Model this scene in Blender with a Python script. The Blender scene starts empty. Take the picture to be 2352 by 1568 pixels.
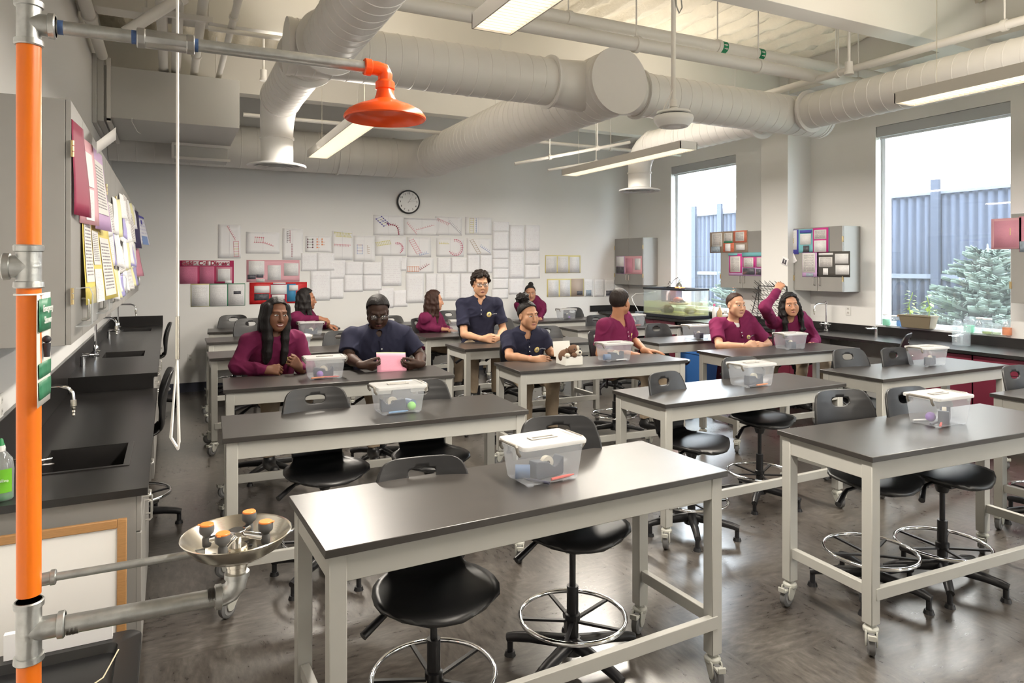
import bpy, bmesh, math, random
import numpy as np
from mathutils import Matrix, Vector, Euler
from mathutils.bvhtree import BVHTree
random.seed(7)
SC = bpy.context.scene
COL = SC.collection
PI = math.pi
R = math.radians

# ------------------------------------------------------------------ camera
cam_d = bpy.data.cameras.new('camera')
cam = bpy.data.objects.new('camera', cam_d)
COL.objects.link(cam)
cam_d.sensor_width = 36.0
cam_d.lens = 24.0
cam_d.shift_y = -175.0 / 2352.0          # architectural shift: level camera, horizon above the middle
cam_d.clip_start = 0.05
cam_d.clip_end = 300
cam.location = (0, 0, 1.786)
cam.rotation_euler = (PI / 2, 0, -math.atan(786 / 1568.0))
SC.camera = cam

# ------------------------------------------------------------------ sky, sun, exposure
SC.view_settings.view_transform = 'Standard'
SC.view_settings.look = 'None'
SC.view_settings.gamma = 1.0
SC.view_settings.use_curve_mapping = False
SC.view_settings.exposure = 1.1
w = bpy.data.worlds.new('sky')
SC.world = w
w.use_nodes = True
bg = w.node_tree.nodes['Background']
bg.inputs[0].default_value = (0.86, 0.93, 1.0, 1)
bg.inputs[1].default_value = 10.0
sun_d = bpy.data.lights.new('sun', 'SUN')
sun_d.energy = 3.0
sun_d.angle = R(8)
sun_d.color = (1, 0.97, 0.92)
sun = bpy.data.objects.new('sun', sun_d)
sun.rotation_euler = (R(18), R(-40), 0)
sun.location = (-5, 0, 14)
COL.objects.link(sun)
try:
    cy = SC.cycles
    cy.max_bounces = 9
    cy.diffuse_bounces = 4
    cy.glossy_bounces = 4
    cy.transmission_bounces = 6
    cy.transparent_max_bounces = 20
    cy.caustics_reflective = False
    cy.caustics_refractive = False
    cy.sample_clamp_indirect = 5.0
    cy.use_denoising = True
except Exception:
    pass


def area(name, loc, size, energy, color, rot=(0, 0, 0), parent=None, portal=False, spread=None):
    d = bpy.data.lights.new(name, 'AREA')
    d.shape = 'RECTANGLE'
    d.size, d.size_y = size
    d.energy = energy
    d.color = color
    if spread:
        d.spread = spread
    o = bpy.data.objects.new(name, d)
    o.location = loc
    o.rotation_euler = rot
    COL.objects.link(o)
    if parent:
        o.parent = parent
    if portal:
        d.cycles.is_portal = True
    return o


# window openings in the right-hand wall (y0, y1), z 1.05 .. 3.5, each with a light portal
WX = 7.83
WINS = [(7.89, 9.42), (4.03, 5.55), (0.2, 1.75), (-3.4, -1.8)]  # last two openings are out of view, added to let in more daylight
WZ0, WZ1 = 1.05, 3.50
for a, b in WINS:
    area('window_portal', (WX + 0.33, (a + b) / 2, (WZ0 + WZ1) / 2), (b - a, WZ1 - WZ0), 1, (1, 1, 1), (0, R(90), 0), portal=True).data.size = WZ1 - WZ0
    bpy.context.scene.objects[-1].data.size_y = b - a

# ------------------------------------------------------------------ helpers
def nrm(v):
    v = Vector(v)
    return v.normalized()


def frame_z(d):
    """3x3 matrix whose z axis is d"""
    d = nrm(d)
    up = Vector((0, 0, 1)) if abs(d.z) < 0.95 else Vector((0, 1, 0))
    x = up.cross(d).normalized()
    y = d.cross(x)
    return Matrix((x, y, d)).transposed()


def rotz(a):
    return Matrix.Rotation(a, 3, 'Z')


class MB:
    def __init__(s):
        s.v, s.f, s.m = [], [], []

    def add(s, verts, faces, mi=0):
        n = len(s.v)
        s.v += [tuple(p) for p in verts]
        s.f += [tuple(i + n for i in f) for f in faces]
        s.m += [mi] * len(faces)
        return s

    def box(s, lo, hi, mi=0, rot=None, c=None):
        x0, y0, z0 = lo
        x1, y1, z1 = hi
        vs = [Vector(p) for p in ((x0, y0, z0), (x1, y0, z0), (x1, y1, z0), (x0, y1, z0), (x0, y0, z1), (x1, y0, z1), (x1, y1, z1), (x0, y1, z1))]
        if rot is not None:
            vs = [rot @ p for p in vs]
        if c is not None:
            vs = [p + Vector(c) for p in vs]
        return s.add(vs, [(0, 3, 2, 1), (4, 5, 6, 7), (0, 1, 5, 4), (1, 2, 6, 5), (2, 3, 7, 6), (3, 0, 4, 7)], mi)

    def bar(s, a, b, w, h, mi=0):
        """rectangular bar from a to b"""
        a, b = Vector(a), Vector(b)
        M = frame_z(b - a)
        return s.box((-w / 2, -h / 2, 0), (w / 2, h / 2, (b - a).length), mi, M, a)

    def cyl(s, a, b, ra, rb=None, n=16, mi=0, caps=True):
        rb = ra if rb is None else rb
        a, b = Vector(a), Vector(b)
        M = frame_z(b - a)
        vs, fs = [], []
        for p, r in ((a, ra), (b, rb)):
            for i in range(n):
                t = 2 * PI * i / n
                vs.append(p + M @ Vector((r * math.cos(t), r * math.sin(t), 0)))
        for i in range(n):
            j = (i + 1) % n
            fs.append((i, j, n + j, n + i))
        if caps:
            fs.append(tuple(range(n - 1, -1, -1)))
            fs.append(tuple(range(n, 2 * n)))
        return s.add(vs, fs, mi)

    def tube(s, pts, r, n=10, mi=0, closed=False, caps=True):
        pts = [Vector(p) for p in pts]
        k = len(pts)
        rs = r if isinstance(r, (list, tuple)) else [r] * k
        vs, fs = [], []
        prev = None
        for i in range(k):
            if closed:
                d = pts[(i + 1) % k] - pts[i - 1]
            else:
                d = pts[min(i + 1, k - 1)] - pts[max(i - 1, 0)]
            d.normalize()
            if prev is None:
                M = frame_z(d)
                x = M.col[0]
            else:
                x = prev - d * prev.dot(d)
                if x.length < 1e-5:
                    x = frame_z(d).col[0]
                x.normalize()
            prev = Vector(x)
            y = d.cross(x)
            for j in range(n):
                t = 2 * PI * j / n
                vs.append(pts[i] + (x * math.cos(t) + y * math.sin(t)) * rs[i])
        for i in range(k if closed else k - 1):
            i2 = (i + 1) % k
            for j in range(n):
                j2 = (j + 1) % n
                fs.append((i * n + j, i * n + j2, i2 * n + j2, i2 * n + j))
        if caps and not closed:
            fs.append(tuple(range(n - 1, -1, -1)))
            fs.append(tuple(range((k - 1) * n, k * n)))
        return s.add(vs, fs, mi)

    def lathe(s, prof, c=(0, 0, 0), n=32, mi=0, M=None, sx=1.0, closed=False):
        """prof: (r, z) rings from one end to the other; closed joins the last ring to the first"""
        vs, fs = [], []
        c = Vector(c)
        for r, z in prof:
            for j in range(n):
                t = 2 * PI * j / n
                p = Vector((r * math.cos(t) * sx, r * math.sin(t), z))
                vs.append(c + (M @ p if M is not None else p))
        k = len(prof)
        for i in range(k if closed else k - 1):
            i2 = (i + 1) % k
            for j in range(n):
                j2 = (j + 1) % n
                fs.append((i * n + j, i * n + j2, i2 * n + j2, i2 * n + j))
        if not closed:
            if prof[0][0] > 1e-5:
                fs.append(tuple(range(n - 1, -1, -1)))
            if prof[-1][0] > 1e-5:
                fs.append(tuple(range((k - 1) * n, k * n)))
        return s.add(vs, fs, mi)

    def sph(s, c, r, n=14, mi=0, M=None):
        r = (r, r, r) if not isinstance(r, (tuple, list)) else r
        vs, fs = [], []
        c = Vector(c)
        m = max(6, n // 2 + 1)
        for i in range(1, m):
            a = PI * i / m
            for j in range(n):
                t = 2 * PI * j / n
                p = Vector((r[0] * math.sin(a) * math.cos(t), r[1] * math.sin(a) * math.sin(t), r[2] * math.cos(a)))
                vs.append(c + (M @ p if M is not None else p))
        for e in ((0, 0, r[2]), (0, 0, -r[2])):
            p = Vector(e)
            vs.append(c + (M @ p if M is not None else p))
        T, B = len(vs) - 2, len(vs) - 1
        for i in range(m - 2):
            for j in range(n):
                j2 = (j + 1) % n
                fs.append((i * n + j, (i + 1) * n + j, (i + 1) * n + j2, i * n + j2))
        for j in range(n):
            j2 = (j + 1) % n
            fs.append((T, j, j2))
            fs.append((B, (m - 2) * n + j2, (m - 2) * n + j))
        return s.add(vs, fs, mi)

    def prism(s, poly, a, b, M=None, c=(0, 0, 0), mi=0):
        """2-D outline (counter-clockwise) extruded from z=a to z=b, then M, c"""
        k = len(poly)
        c = Vector(c)
        vs = []
        for z in (a, b):
            for x, y in poly:
                p = Vector((x, y, z))
                vs.append(c + (M @ p if M is not None else p))
        fs = [tuple(range(k - 1, -1, -1)), tuple(range(k, 2 * k))]
        for i in range(k):
            j = (i + 1) % k
            fs.append((i, j, k + j, k + i))
        return s.add(vs, fs, mi)

    def grid(s, fn, nu, nv, mi=0, wrap=False):
        vs = [fn(i / (nu - 1), j / (nv - 1)) for i in range(nu) for j in range(nv)]
        fs = [(i * nv + j, (i + 1) * nv + j, (i + 1) * nv + j + 1, i * nv + j + 1) for i in range(nu - 1) for j in range(nv - 1)]
        return s.add(vs, fs, mi)

    def build(s, name, mats, parent=None, world=False, bevel=0.0, at=None, sharp=38, solid=0.0, segs=2):
        mats = mats if isinstance(mats, (list, tuple)) else [mats]
        vs = s.v
        if world and parent is not None:
            W = chain_matrix(parent).inverted()
            vs = [tuple(W @ Vector(p)) for p in vs]
        elif at is not None:
            a = Vector(at)
            vs = [tuple(Vector(p) - a) for p in vs]
        me = bpy.data.meshes.new(name)
        me.from_pydata(vs, [], s.f)
        for m in mats:
            me.materials.append(m)
        if len(mats) > 1:
            me.polygons.foreach_set('material_index', s.m)
        me.polygons.foreach_set('use_smooth', [True] * len(s.f))
        me.update()
        me.set_sharp_from_angle(angle=R(sharp))
        o = bpy.data.objects.new(name, me)
        COL.objects.link(o)
        if parent is not None:
            o.parent = parent
        elif at is not None:
            o.location = at
        if solid:
            md = o.modifiers.new('solid', 'SOLIDIFY')
            md.thickness = solid
            md.offset = 0
        if bevel:
            md = o.modifiers.new('edge', 'BEVEL')
            md.width = bevel
            md.segments = segs
            md.limit_method = 'ANGLE'
            md.angle_limit = R(35)
        return o


def chain_matrix(o):
    M = o.matrix_basis.copy()
    while o.parent is not None:
        o = o.parent
        M = o.matrix_basis @ M
    return M


def tag(o, label, cat, group=None, kind=None):
    if label:
        o['label'] = label
    if cat:
        o['category'] = cat
    if group:
        o['group'] = group
    if kind:
        o['kind'] = kind
    return o


def struct(o):
    o['kind'] = 'structure'
    return o


def thing(name, label, cat, loc=(0, 0, 0), rz=0.0, group=None):
    o = bpy.data.objects.new(name, None)
    o.empty_display_size = 0.1
    o.location = loc
    o.rotation_euler = (0, 0, rz)
    COL.objects.link(o)
    return tag(o, label, cat, group)


def dup(root, loc, rz, label=None, group=None):
    def cp(o, par):
        c = o.copy()
        COL.objects.link(c)
        c.parent = par
        for ch in list(o.children):
            cp(ch, c)
        return c
    r = cp(root, None)
    r.location = loc
    r.rotation_euler = (0, 0, rz)
    if label:
        r['label'] = label
    if group:
        r['group'] = group
    return r


# ------------------------------------------------------------------ materials
MATS = {}


def mat(name, col, rough=0.5, metal=0.0, spec=0.5, noise=0.0, nscale=20.0, bump=0.0, bscale=60.0, coat=0.0, emit=None, estr=0.0, stretch=None, alpha=1.0, trans=0.0):
    if name in MATS:
        return MATS[name]
    m = bpy.data.materials.new(name)
    m.use_nodes = True
    nt = m.node_tree
    b = nt.nodes['Principled BSDF']
    b.inputs['Base Color'].default_value = (*col, 1)
    b.inputs['Roughness'].default_value = rough
    b.inputs['Metallic'].default_value = metal
    b.inputs['Specular IOR Level'].default_value = spec
    if coat:
        b.inputs['Coat Weight'].default_value = coat
        b.inputs['Coat Roughness'].default_value = 0.26
        b.inputs['Coat IOR'].default_value = 1.6
    if trans:
        b.inputs['Transmission Weight'].default_value = trans
    if emit:
        b.inputs['Emission Color'].default_value = (*emit, 1)
        b.inputs['Emission Strength'].default_value = estr
    if noise or bump:
        tc = nt.nodes.new('ShaderNodeTexCoord')
        mp = nt.nodes.new('ShaderNodeMapping')
        nt.links.new(tc.outputs['Object'], mp.inputs[0])
        if stretch:
            mp.inputs['Scale'].default_value = stretch
    if noise:
        n = nt.nodes.new('ShaderNodeTexNoise')
        n.inputs['Scale'].default_value = nscale
        n.inputs['Detail'].default_value = 4
        nt.links.new(mp.outputs[0], n.inputs['Vector'])
        mx = nt.nodes.new('ShaderNodeMix')
        mx.data_type = 'RGBA'
        mx.inputs[6].default_value = (*[max(0, c * (1 - noise)) for c in col], 1)
        mx.inputs[7].default_value = (*[min(1, c * (1 + noise)) for c in col], 1)
        nt.links.new(n.outputs[0], mx.inputs[0])
        nt.links.new(mx.outputs[2], b.inputs['Base Color'])
    if bump:
        n2 = nt.nodes.new('ShaderNodeTexNoise')
        n2.inputs['Scale'].default_value = bscale
        n2.inputs['Detail'].default_value = 3
        nt.links.new(mp.outputs[0], n2.inputs['Vector'])
        bp = nt.nodes.new('ShaderNodeBump')
        bp.inputs['Strength'].default_value = bump
        bp.inputs['Distance'].default_value = 0.01
        nt.links.new(n2.outputs[0], bp.inputs['Height'])
        nt.links.new(bp.outputs[0], b.inputs['Normal'])
    MATS[name] = m
    return m


def clear_mat(name, col, clear, rough=0.15, diff=(0.9, 0.92, 0.95), gloss=0.06):
    """thin see-through sheet: part transparent (tinted), part milky, a little gloss"""
    if name in MATS:
        return MATS[name]
    m = bpy.data.materials.new(name)
    m.use_nodes = True
    nt = m.node_tree
    nt.nodes.clear()
    out = nt.nodes.new('ShaderNodeOutputMaterial')
    tr = nt.nodes.new('ShaderNodeBsdfTransparent')
    tr.inputs[0].default_value = (*col, 1)
    df = nt.nodes.new('ShaderNodeBsdfDiffuse')
    df.inputs[0].default_value = (*diff, 1)
    tl = nt.nodes.new('ShaderNodeBsdfTranslucent')
    tl.inputs[0].default_value = (*diff, 1)
    mm = nt.nodes.new('ShaderNodeMixShader')
    mm.inputs[0].default_value = 0.5
    nt.links.new(df.outputs[0], mm.inputs[1])
    nt.links.new(tl.outputs[0], mm.inputs[2])
    m1 = nt.nodes.new('ShaderNodeMixShader')
    m1.inputs[0].default_value = clear
    nt.links.new(mm.outputs[0], m1.inputs[1])
    nt.links.new(tr.outputs[0], m1.inputs[2])
    gl = nt.nodes.new('ShaderNodeBsdfGlossy')
    gl.inputs['Roughness'].default_value = rough
    m2 = nt.nodes.new('ShaderNodeMixShader')
    m2.inputs[0].default_value = gloss
    nt.links.new(m1.outputs[0], m2.inputs[1])
    nt.links.new(gl.outputs[0], m2.inputs[2])
    nt.links.new(m2.outputs[0], out.inputs[0])
    MATS[name] = m
    return m


def ramp(nt, stops):
    r = nt.nodes.new('ShaderNodeValToRGB')
    e = r.color_ramp.elements
    while len(e) < len(stops):
        e.new(0.5)
    for i, (p, c) in enumerate(stops):
        e[i].position = p
        e[i].color = (*c, 1)
    return r


WALL = mat('wall_paint', (0.84, 0.838, 0.825), 0.6, bump=0.05, bscale=180)
CEILW = mat('ceiling_white', (0.85, 0.83, 0.78), 0.7)
DUCT = mat('duct_paint', (0.80, 0.785, 0.755), 0.42, noise=0.04, nscale=6)
PAINT = mat('white_paint', (0.78, 0.76, 0.72), 0.45)
TRIMW = mat('frame_paint', (0.74, 0.77, 0.80), 0.4)
GREY = mat('cabinet_grey', (0.31, 0.303, 0.288), 0.45, noise=0.03, nscale=8)
GREYD = mat('cabinet_gap', (0.12, 0.12, 0.12), 0.7)
LEGP = mat('table_paint', (0.42, 0.415, 0.385), 0.42, noise=0.04, nscale=10)
BLACK = mat('resin_top', (0.034, 0.030, 0.027), 0.33, spec=0.72, coat=0.08, noise=0.25, nscale=9, bump=0.02, bscale=300)
COUNTER = mat('counter_resin', (0.016, 0.015, 0.015), 0.28, spec=0.55, noise=0.25, nscale=9)
CHAIRM = mat('chair_plastic', (0.016, 0.016, 0.017), 0.36, bump=0.04, bscale=500)
BLKM = mat('black_metal', (0.012, 0.012, 0.014), 0.38)
RUBBER = mat('rubber', (0.02, 0.02, 0.022), 0.6)
CASTER = mat('caster_grey', (0.42, 0.42, 0.38), 0.45)
WHEELM = mat('wheel_grey', (0.13, 0.13, 0.13), 0.55)
CHROME = mat('chrome', (0.82, 0.83, 0.85), 0.08, metal=1)
STEEL = mat('stainless', (0.70, 0.66, 0.58), 0.2, metal=1, bump=0.03, bscale=40, stretch=(1, 1, 12))
GALV = mat('galvanized', (0.50, 0.51, 0.50), 0.36, metal=0.9, noise=0.35, nscale=28, bump=0.12, bscale=60)
DARKTHR = mat('pipe_thread', (0.10, 0.09, 0.08), 0.5, metal=0.6)
ORANGE = mat('orange_pipe', (0.88, 0.19, 0.008), 0.33, noise=0.05, nscale=4)
ORANGEH = mat('orange_plastic', (0.80, 0.085, 0.012), 0.25)
WHITEP = mat('white_plastic', (0.82, 0.82, 0.80), 0.4)
BURG = mat('burgundy_laminate', (0.16, 0.018, 0.04), 0.4)
BASEB = mat('baseboard_vinyl', (0.035, 0.04, 0.06), 0.45)
# ------------------------------------------------------------------ floor material: mottled vinyl tiles, grain turned from tile to tile
def floor_material():
    m = bpy.data.materials.new('vinyl_tile')
    m.use_nodes = True
    nt = m.node_tree
    L = nt.links.new
    b = nt.nodes['Principled BSDF']
    tc = nt.nodes.new('ShaderNodeTexCoord')
    ch = nt.nodes.new('ShaderNodeTexChecker')
    mpc = nt.nodes.new('ShaderNodeMapping')
    mpc.inputs['Location'].default_value = (0.13, 0.21, 0.37)
    L(tc.outputs['Object'], mpc.inputs[0])
    L(mpc.outputs[0], ch.inputs[0])
    ch.inputs['Scale'].default_value = 1 / 0.61
    outs = []
    for sc in ((3.5, 11, 1), (11, 3.5, 1)):
        mp = nt.nodes.new('ShaderNodeMapping')
        mp.inputs['Scale'].default_value = sc
        mp.inputs['Rotation'].default_value = (0, 0, R(14))
        L(tc.outputs['Object'], mp.inputs[0])
        n = nt.nodes.new('ShaderNodeTexNoise')
        n.inputs['Scale'].default_value = 3.2
        n.inputs['Detail'].default_value = 9
        n.inputs['Roughness'].default_value = 0.66
        n.inputs['Distortion'].default_value = 0.25
        L(mp.outputs[0], n.inputs['Vector'])
        outs.append(n.outputs[0])
    mx = nt.nodes.new('ShaderNodeMix')
    mx.data_type = 'FLOAT'
    L(ch.outputs['Fac'], mx.inputs[0])
    L(outs[0], mx.inputs[2])
    L(outs[1], mx.inputs[3])
    big = nt.nodes.new('ShaderNodeTexNoise')
    big.inputs['Scale'].default_value = 2.2
    big.inputs['Detail'].default_value = 3
    L(tc.outputs['Object'], big.inputs['Vector'])
    ma = nt.nodes.new('ShaderNodeMath')
    ma.operation = 'MULTIPLY_ADD'
    ma.inputs[1].default_value = 0.45
    L(big.outputs[0], ma.inputs[0])
    L(mx.outputs[0], ma.inputs[2])
    rp = ramp(nt, [(0.48, (0.026, 0.021, 0.017)), (0.64, (0.048, 0.040, 0.034)), (0.78, (0.078, 0.068, 0.058)), (0.98, (0.135, 0.121, 0.107))])
    L(ma.outputs[0], rp.inputs[0])
    L(rp.outputs[0], b.inputs['Base Color'])
    rr = nt.nodes.new('ShaderNodeMapRange')
    rr.inputs[1].default_value = 0.5
    rr.inputs[2].default_value = 0.95
    rr.inputs[3].default_value = 0.26
    rr.inputs[4].default_value = 0.34
    L(ma.outputs[0], rr.inputs[0])
    L(rr.outputs[0], b.inputs['Roughness'])
    b.inputs['Specular IOR Level'].default_value = 0.9
    b.inputs['Coat Weight'].default_value = 0.5
    b.inputs['Coat IOR'].default_value = 1.6
    b.inputs['Coat Roughness'].default_value = 0.22
    bp = nt.nodes.new('ShaderNodeBump')
    bp.inputs['Strength'].default_value = 0.02
    bp.inputs['Distance'].default_value = 0.004
    L(mx.outputs[0], bp.inputs['Height'])
    L(bp.outputs[0], b.inputs['Normal'])
    return m


X0, X1, Y0, Y1, ZC = -0.70, WX, -4.2, 10.65, 4.45
struct(MB().box((X0 - 0.2, Y0 - 0.2, -0.12), (X1 + 0.3, Y1 + 0.2, 0)).build('floor', floor_material()))
struct(MB().box((X0 - 0.2, Y0 - 0.2, 0), (X0, Y1 + 0.2, ZC + 0.35)).build('wall_left', WALL))
struct(MB().box((X0, Y1, 0), (X1 + 0.3, Y1 + 0.2, ZC + 0.35)).build('wall_back', WALL))
struct(MB().box((X0, Y0 - 0.2, 0), (X1 + 0.3, Y0, ZC + 0.35)).build('wall_front', WALL))
m = MB()
edges = sorted([Y0, Y1] + [e for wv in WINS for e in wv])
WT = 0.30
m.box((WX, Y0, 0), (WX + WT, Y1, WZ0))
m.box((WX, Y0, WZ1), (WX + WT, Y1, ZC + 0.35))
for i in range(0, len(edges) - 1, 2):
    m.box((WX, edges[i], WZ0), (WX + WT, edges[i + 1], WZ1))
struct(m.build('wall_right', WALL))
struct(MB().box((7.39, 6.51, 0), (WX, 6.97, ZC)).build('wall_pier', WALL, bevel=0.004))

# baseboards
struct(MB().box((-0.06, Y1 - 0.012, 0), (6.9, Y1, 0.13)).build('baseboard_back', BASEB))

# corrugated roof deck sprayed with insulation
m = MB()
rng = np.random.RandomState(3)
nx, ny = 260, 120
xs = np.linspace(X0, X1 + 0.3, nx)
ys = np.linspace(Y0, Y1, ny)
ph = (xs / 0.31) % 1.0
fl = np.clip((np.abs(ph - 0.5) * 2 - 0.30) / 0.28, 0, 1)
fl = fl * fl * (3 - 2 * fl)
zz = ZC + 0.085 * fl[:, None] + 0.014 * rng.randn(nx, ny) + 0.012 * np.sin(ys * 3.1)[None, :]
m.v = [(float(xs[i]), float(ys[j]), float(zz[i, j])) for i in range(nx) for j in range(ny)]
m.f = [(i * ny + j, i * ny + j + 1, (i + 1) * ny + j + 1, (i + 1) * ny + j) for i in range(nx - 1) for j in range(ny - 1)]
m.m = [0] * len(m.f)
FOAM = mat('foam_spray', (0.80, 0.745, 0.62), 0.85, noise=0.10, nscale=7, bump=0.8, bscale=30)
struct(m.build('ceiling', FOAM, sharp=180))
struct(MB().box((X0 - 0.2, Y0 - 0.2, ZC + 0.16), (X1 + 0.3, Y1 + 0.2, ZC + 0.35)).build('roof', CEILW))
for yb in (-1.2, 1.45, 4.05, 6.65, 9.2):
    struct(MB().box((X0, yb, 3.95), (X1, yb + 0.21, ZC + 0.1)).build('ceiling_beam', CEILW, bevel=0.004))
# edge girder along the window wall
struct(MB().box((7.42, Y0, 4.08), (WX, Y1, ZC + 0.1)).build('ceiling_beam', CEILW))

# windows: frame, glass pane, sill
PANE = clear_mat('window_glass', (0.97, 0.985, 0.99), 0.97, rough=0.02, gloss=0.04)
for k, (a, b) in enumerate(WINS):
    wobj = bpy.data.objects.new('window_%d' % (k + 1), None)
    COL.objects.link(wobj)
    wobj.location = (WX + 0.15, (a + b) / 2, WZ0)
    struct(wobj)
    f = MB()
    xa, xb = WX + 0.11, WX + 0.19
    for (p, q) in (((a, WZ0), (a + 0.05, WZ1)), ((b - 0.05, WZ0), (b, WZ1)), ((a + 0.05, WZ0), (b - 0.05, WZ0 + 0.045)), ((a + 0.05, WZ1 - 0.06), (b - 0.05, WZ1))):
        f.box((xa, p[0], p[1]), (xb, q[0], q[1]))
    f.build('window_frame', TRIMW, wobj, world=True, bevel=0.004)
    MB().box((WX + 0.15, a + 0.05, WZ0 + 0.045), (WX + 0.156, b - 0.05, WZ1 - 0.06)).build('window_pane', PANE, wobj, world=True)
    MB().box((WX - 0.005, a, WZ0 - 0.018), (xa, b, WZ0 + 0.004)).build('window_sill', TRIMW, wobj, world=True)
for k, (a, b) in enumerate(WINS[:2]):
    nm = ('in the far window beside the aquarium', 'over the big window with the potted plant')[k]
    r = thing('roller_shade', 'grey roller shade cassette ' + nm, 'blind', (WX + 0.055, (a + b) / 2, 3.36))
    MB().box((WX + 0.012, a + 0.005, 3.37), (WX + 0.105, b - 0.005, 3.498)).build('cassette', mat('shade_grey', (0.47, 0.49, 0.51), 0.5), r, world=True, bevel=0.004)
    MB().box((WX + 0.05, a + 0.02, 3.345), (WX + 0.065, b - 0.02, 3.37)).build('hem_bar', TRIMW, r, world=True)

# ------------------------------------------------------------------ outside
GROUND = mat('lawn', (0.30, 0.33, 0.24), 0.9, noise=0.3, nscale=6)
struct(MB().box((WX + WT, -25, -0.6), (60, 60, -0.05)).build('ground_outside', GROUND))


def brick_material():
    m = bpy.data.materials.new('cream_brick')
    m.use_nodes = True
    nt = m.node_tree
    b = nt.nodes['Principled BSDF']
    tc = nt.nodes.new('ShaderNodeTexCoord')
    sx = nt.nodes.new('ShaderNodeSeparateXYZ')
    cx = nt.nodes.new('ShaderNodeCombineXYZ')
    nt.links.new(tc.outputs['Object'], sx.inputs[0])
    ad = nt.nodes.new('ShaderNodeMath')
    nt.links.new(sx.outputs[0], ad.inputs[0])
    nt.links.new(sx.outputs[1], ad.inputs[1])
    nt.links.new(ad.outputs[0], cx.inputs[0])
    nt.links.new(sx.outputs[2], cx.inputs[1])
    br = nt.nodes.new('ShaderNodeTexBrick')
    br.inputs['Scale'].default_value = 1.0
    br.inputs['Brick Width'].default_value = 0.24
    br.inputs['Row Height'].default_value = 0.075
    br.inputs['Mortar Size'].default_value = 0.008
    br.inputs['Color1'].default_value = (0.52, 0.47, 0.42, 1)
    br.inputs['Color2'].default_value = (0.085, 0.072, 0.062, 1)
    br.inputs['Mortar'].default_value = (0.30, 0.28, 0.26, 1)
    br.inputs['Bias'].default_value = -0.62
    nt.links.new(cx.outputs[0], br.inputs[0])
    nt.links.new(br.outputs[0], b.inputs['Base Color'])
    b.inputs['Roughness'].default_value = 0.9
    return m


BRICK = brick_material()
STONE = mat('coping_stone', (0.55, 0.53, 0.5), 0.8)
bl = thing('brick_building', 'tall cream brick building wall beyond the dark fence outside the big window', 'building', (18, 3.0, -0.05))
MB().box((15, -9, -0.1), (22, 12.6, 9)).build('wall', BRICK, bl, world=True)
MB().box((14.9, -9.1, 9), (22.1, 12.7, 9.15)).build('coping', STONE, bl, world=True)
bl = thing('brick_building', 'low brick building with stepped parapet seen through the window behind the aquarium', 'building', (17.5, 22, -0.05))
MB().box((13.4, 18, -0.1), (24, 26, 3.72)).build('wall', BRICK, bl, world=True)
MB().box((13.4, 17.95, 3.7), (16.25, 18.5, 3.98)).build('parapet', BRICK, bl, world=True)
MB().box((16.25, 17.93, 3.7), (16.6, 18.5, 4.08)).build('pier', BRICK, bl, world=True)
MB().box((13.3, 17.9, 3.975), (16.25, 18.55, 4.03)).build('coping', STONE, bl, world=True)
MB().box((16.6, 17.93, 3.70), (24.1, 18.55, 3.76)).build('coping', STONE, bl, world=True)
MB().box((17.4, 17.96, 3.15), (17.8, 18.0, 3.6)).build('window', mat('pale_window', (0.85, 0.87, 0.9), 0.3), bl, world=True)
ul = thing('outside_utility_line', 'thin dark overhead wire crossing the sky outside the far window', 'wire', (27, 16, -0.05))
MB().cyl((27, 15.6, -0.1), (27, 15.6, 6.5), 0.12, n=10).build('pole', mat('pole_wood', (0.2, 0.16, 0.12), 0.9), ul, world=True)
MB().tube([(13.0, 24.0, 6.9), (17, 21.5, 6.2), (21, 19, 5.75), (27, 15.6, 5.4)], 0.018, 6).build('wire', RUBBER, ul, world=True)

FENCEM = mat('fence_slate', (0.030, 0.038, 0.058), 0.75, spec=0.2, noise=0.08, nscale=3)
FX = 12.0
fe = thing('metal_fence', 'tall slate blue corrugated metal fence outside between window and brick building', 'fence', (FX, 5, -0.05))
posts = [13.46, 12.55, 9.95, 7.33, 4.7, 2.1, -0.5]
m = MB()
prof = []
y = -3.0
while y < 13.4:
    prof += [(FX, y), (FX, y + 0.06), (FX + 0.05, y + 0.075), (FX + 0.05, y + 0.135)]
    y += 0.15
k = len(prof)
m.v = [(px, py, z) for z in (-0.05, 3.06) for px, py in prof]
m.f = [(i, k + i, k + i + 1, i + 1) for i in range(k - 1)]
m.m = [0] * len(m.f)
m.build('corrugated_panel', FENCEM, fe, world=True, solid=0.006, sharp=20)
for z0, z1 in ((3.03, 3.09), (1.55, 1.63), (0.1, 0.2)):
    MB().box((FX - 0.035, -3, z0), (FX - 0.004, 13.46, z1)).build('rail', mat('fence_rail', (0.085, 0.098, 0.125), 0.75, spec=0.2), fe, world=True)
for p in posts:
    MB().box((FX - 0.10, p - 0.07, -0.05), (FX - 0.036, p + 0.07, 3.28)).build('post', FENCEM, fe, world=True)

SPRUCE = mat('spruce_needles', (0.17, 0.22, 0.19), 0.8, noise=0.3, nscale=5)
BARK = mat('bark', (0.12, 0.09, 0.07), 0.9)


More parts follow.
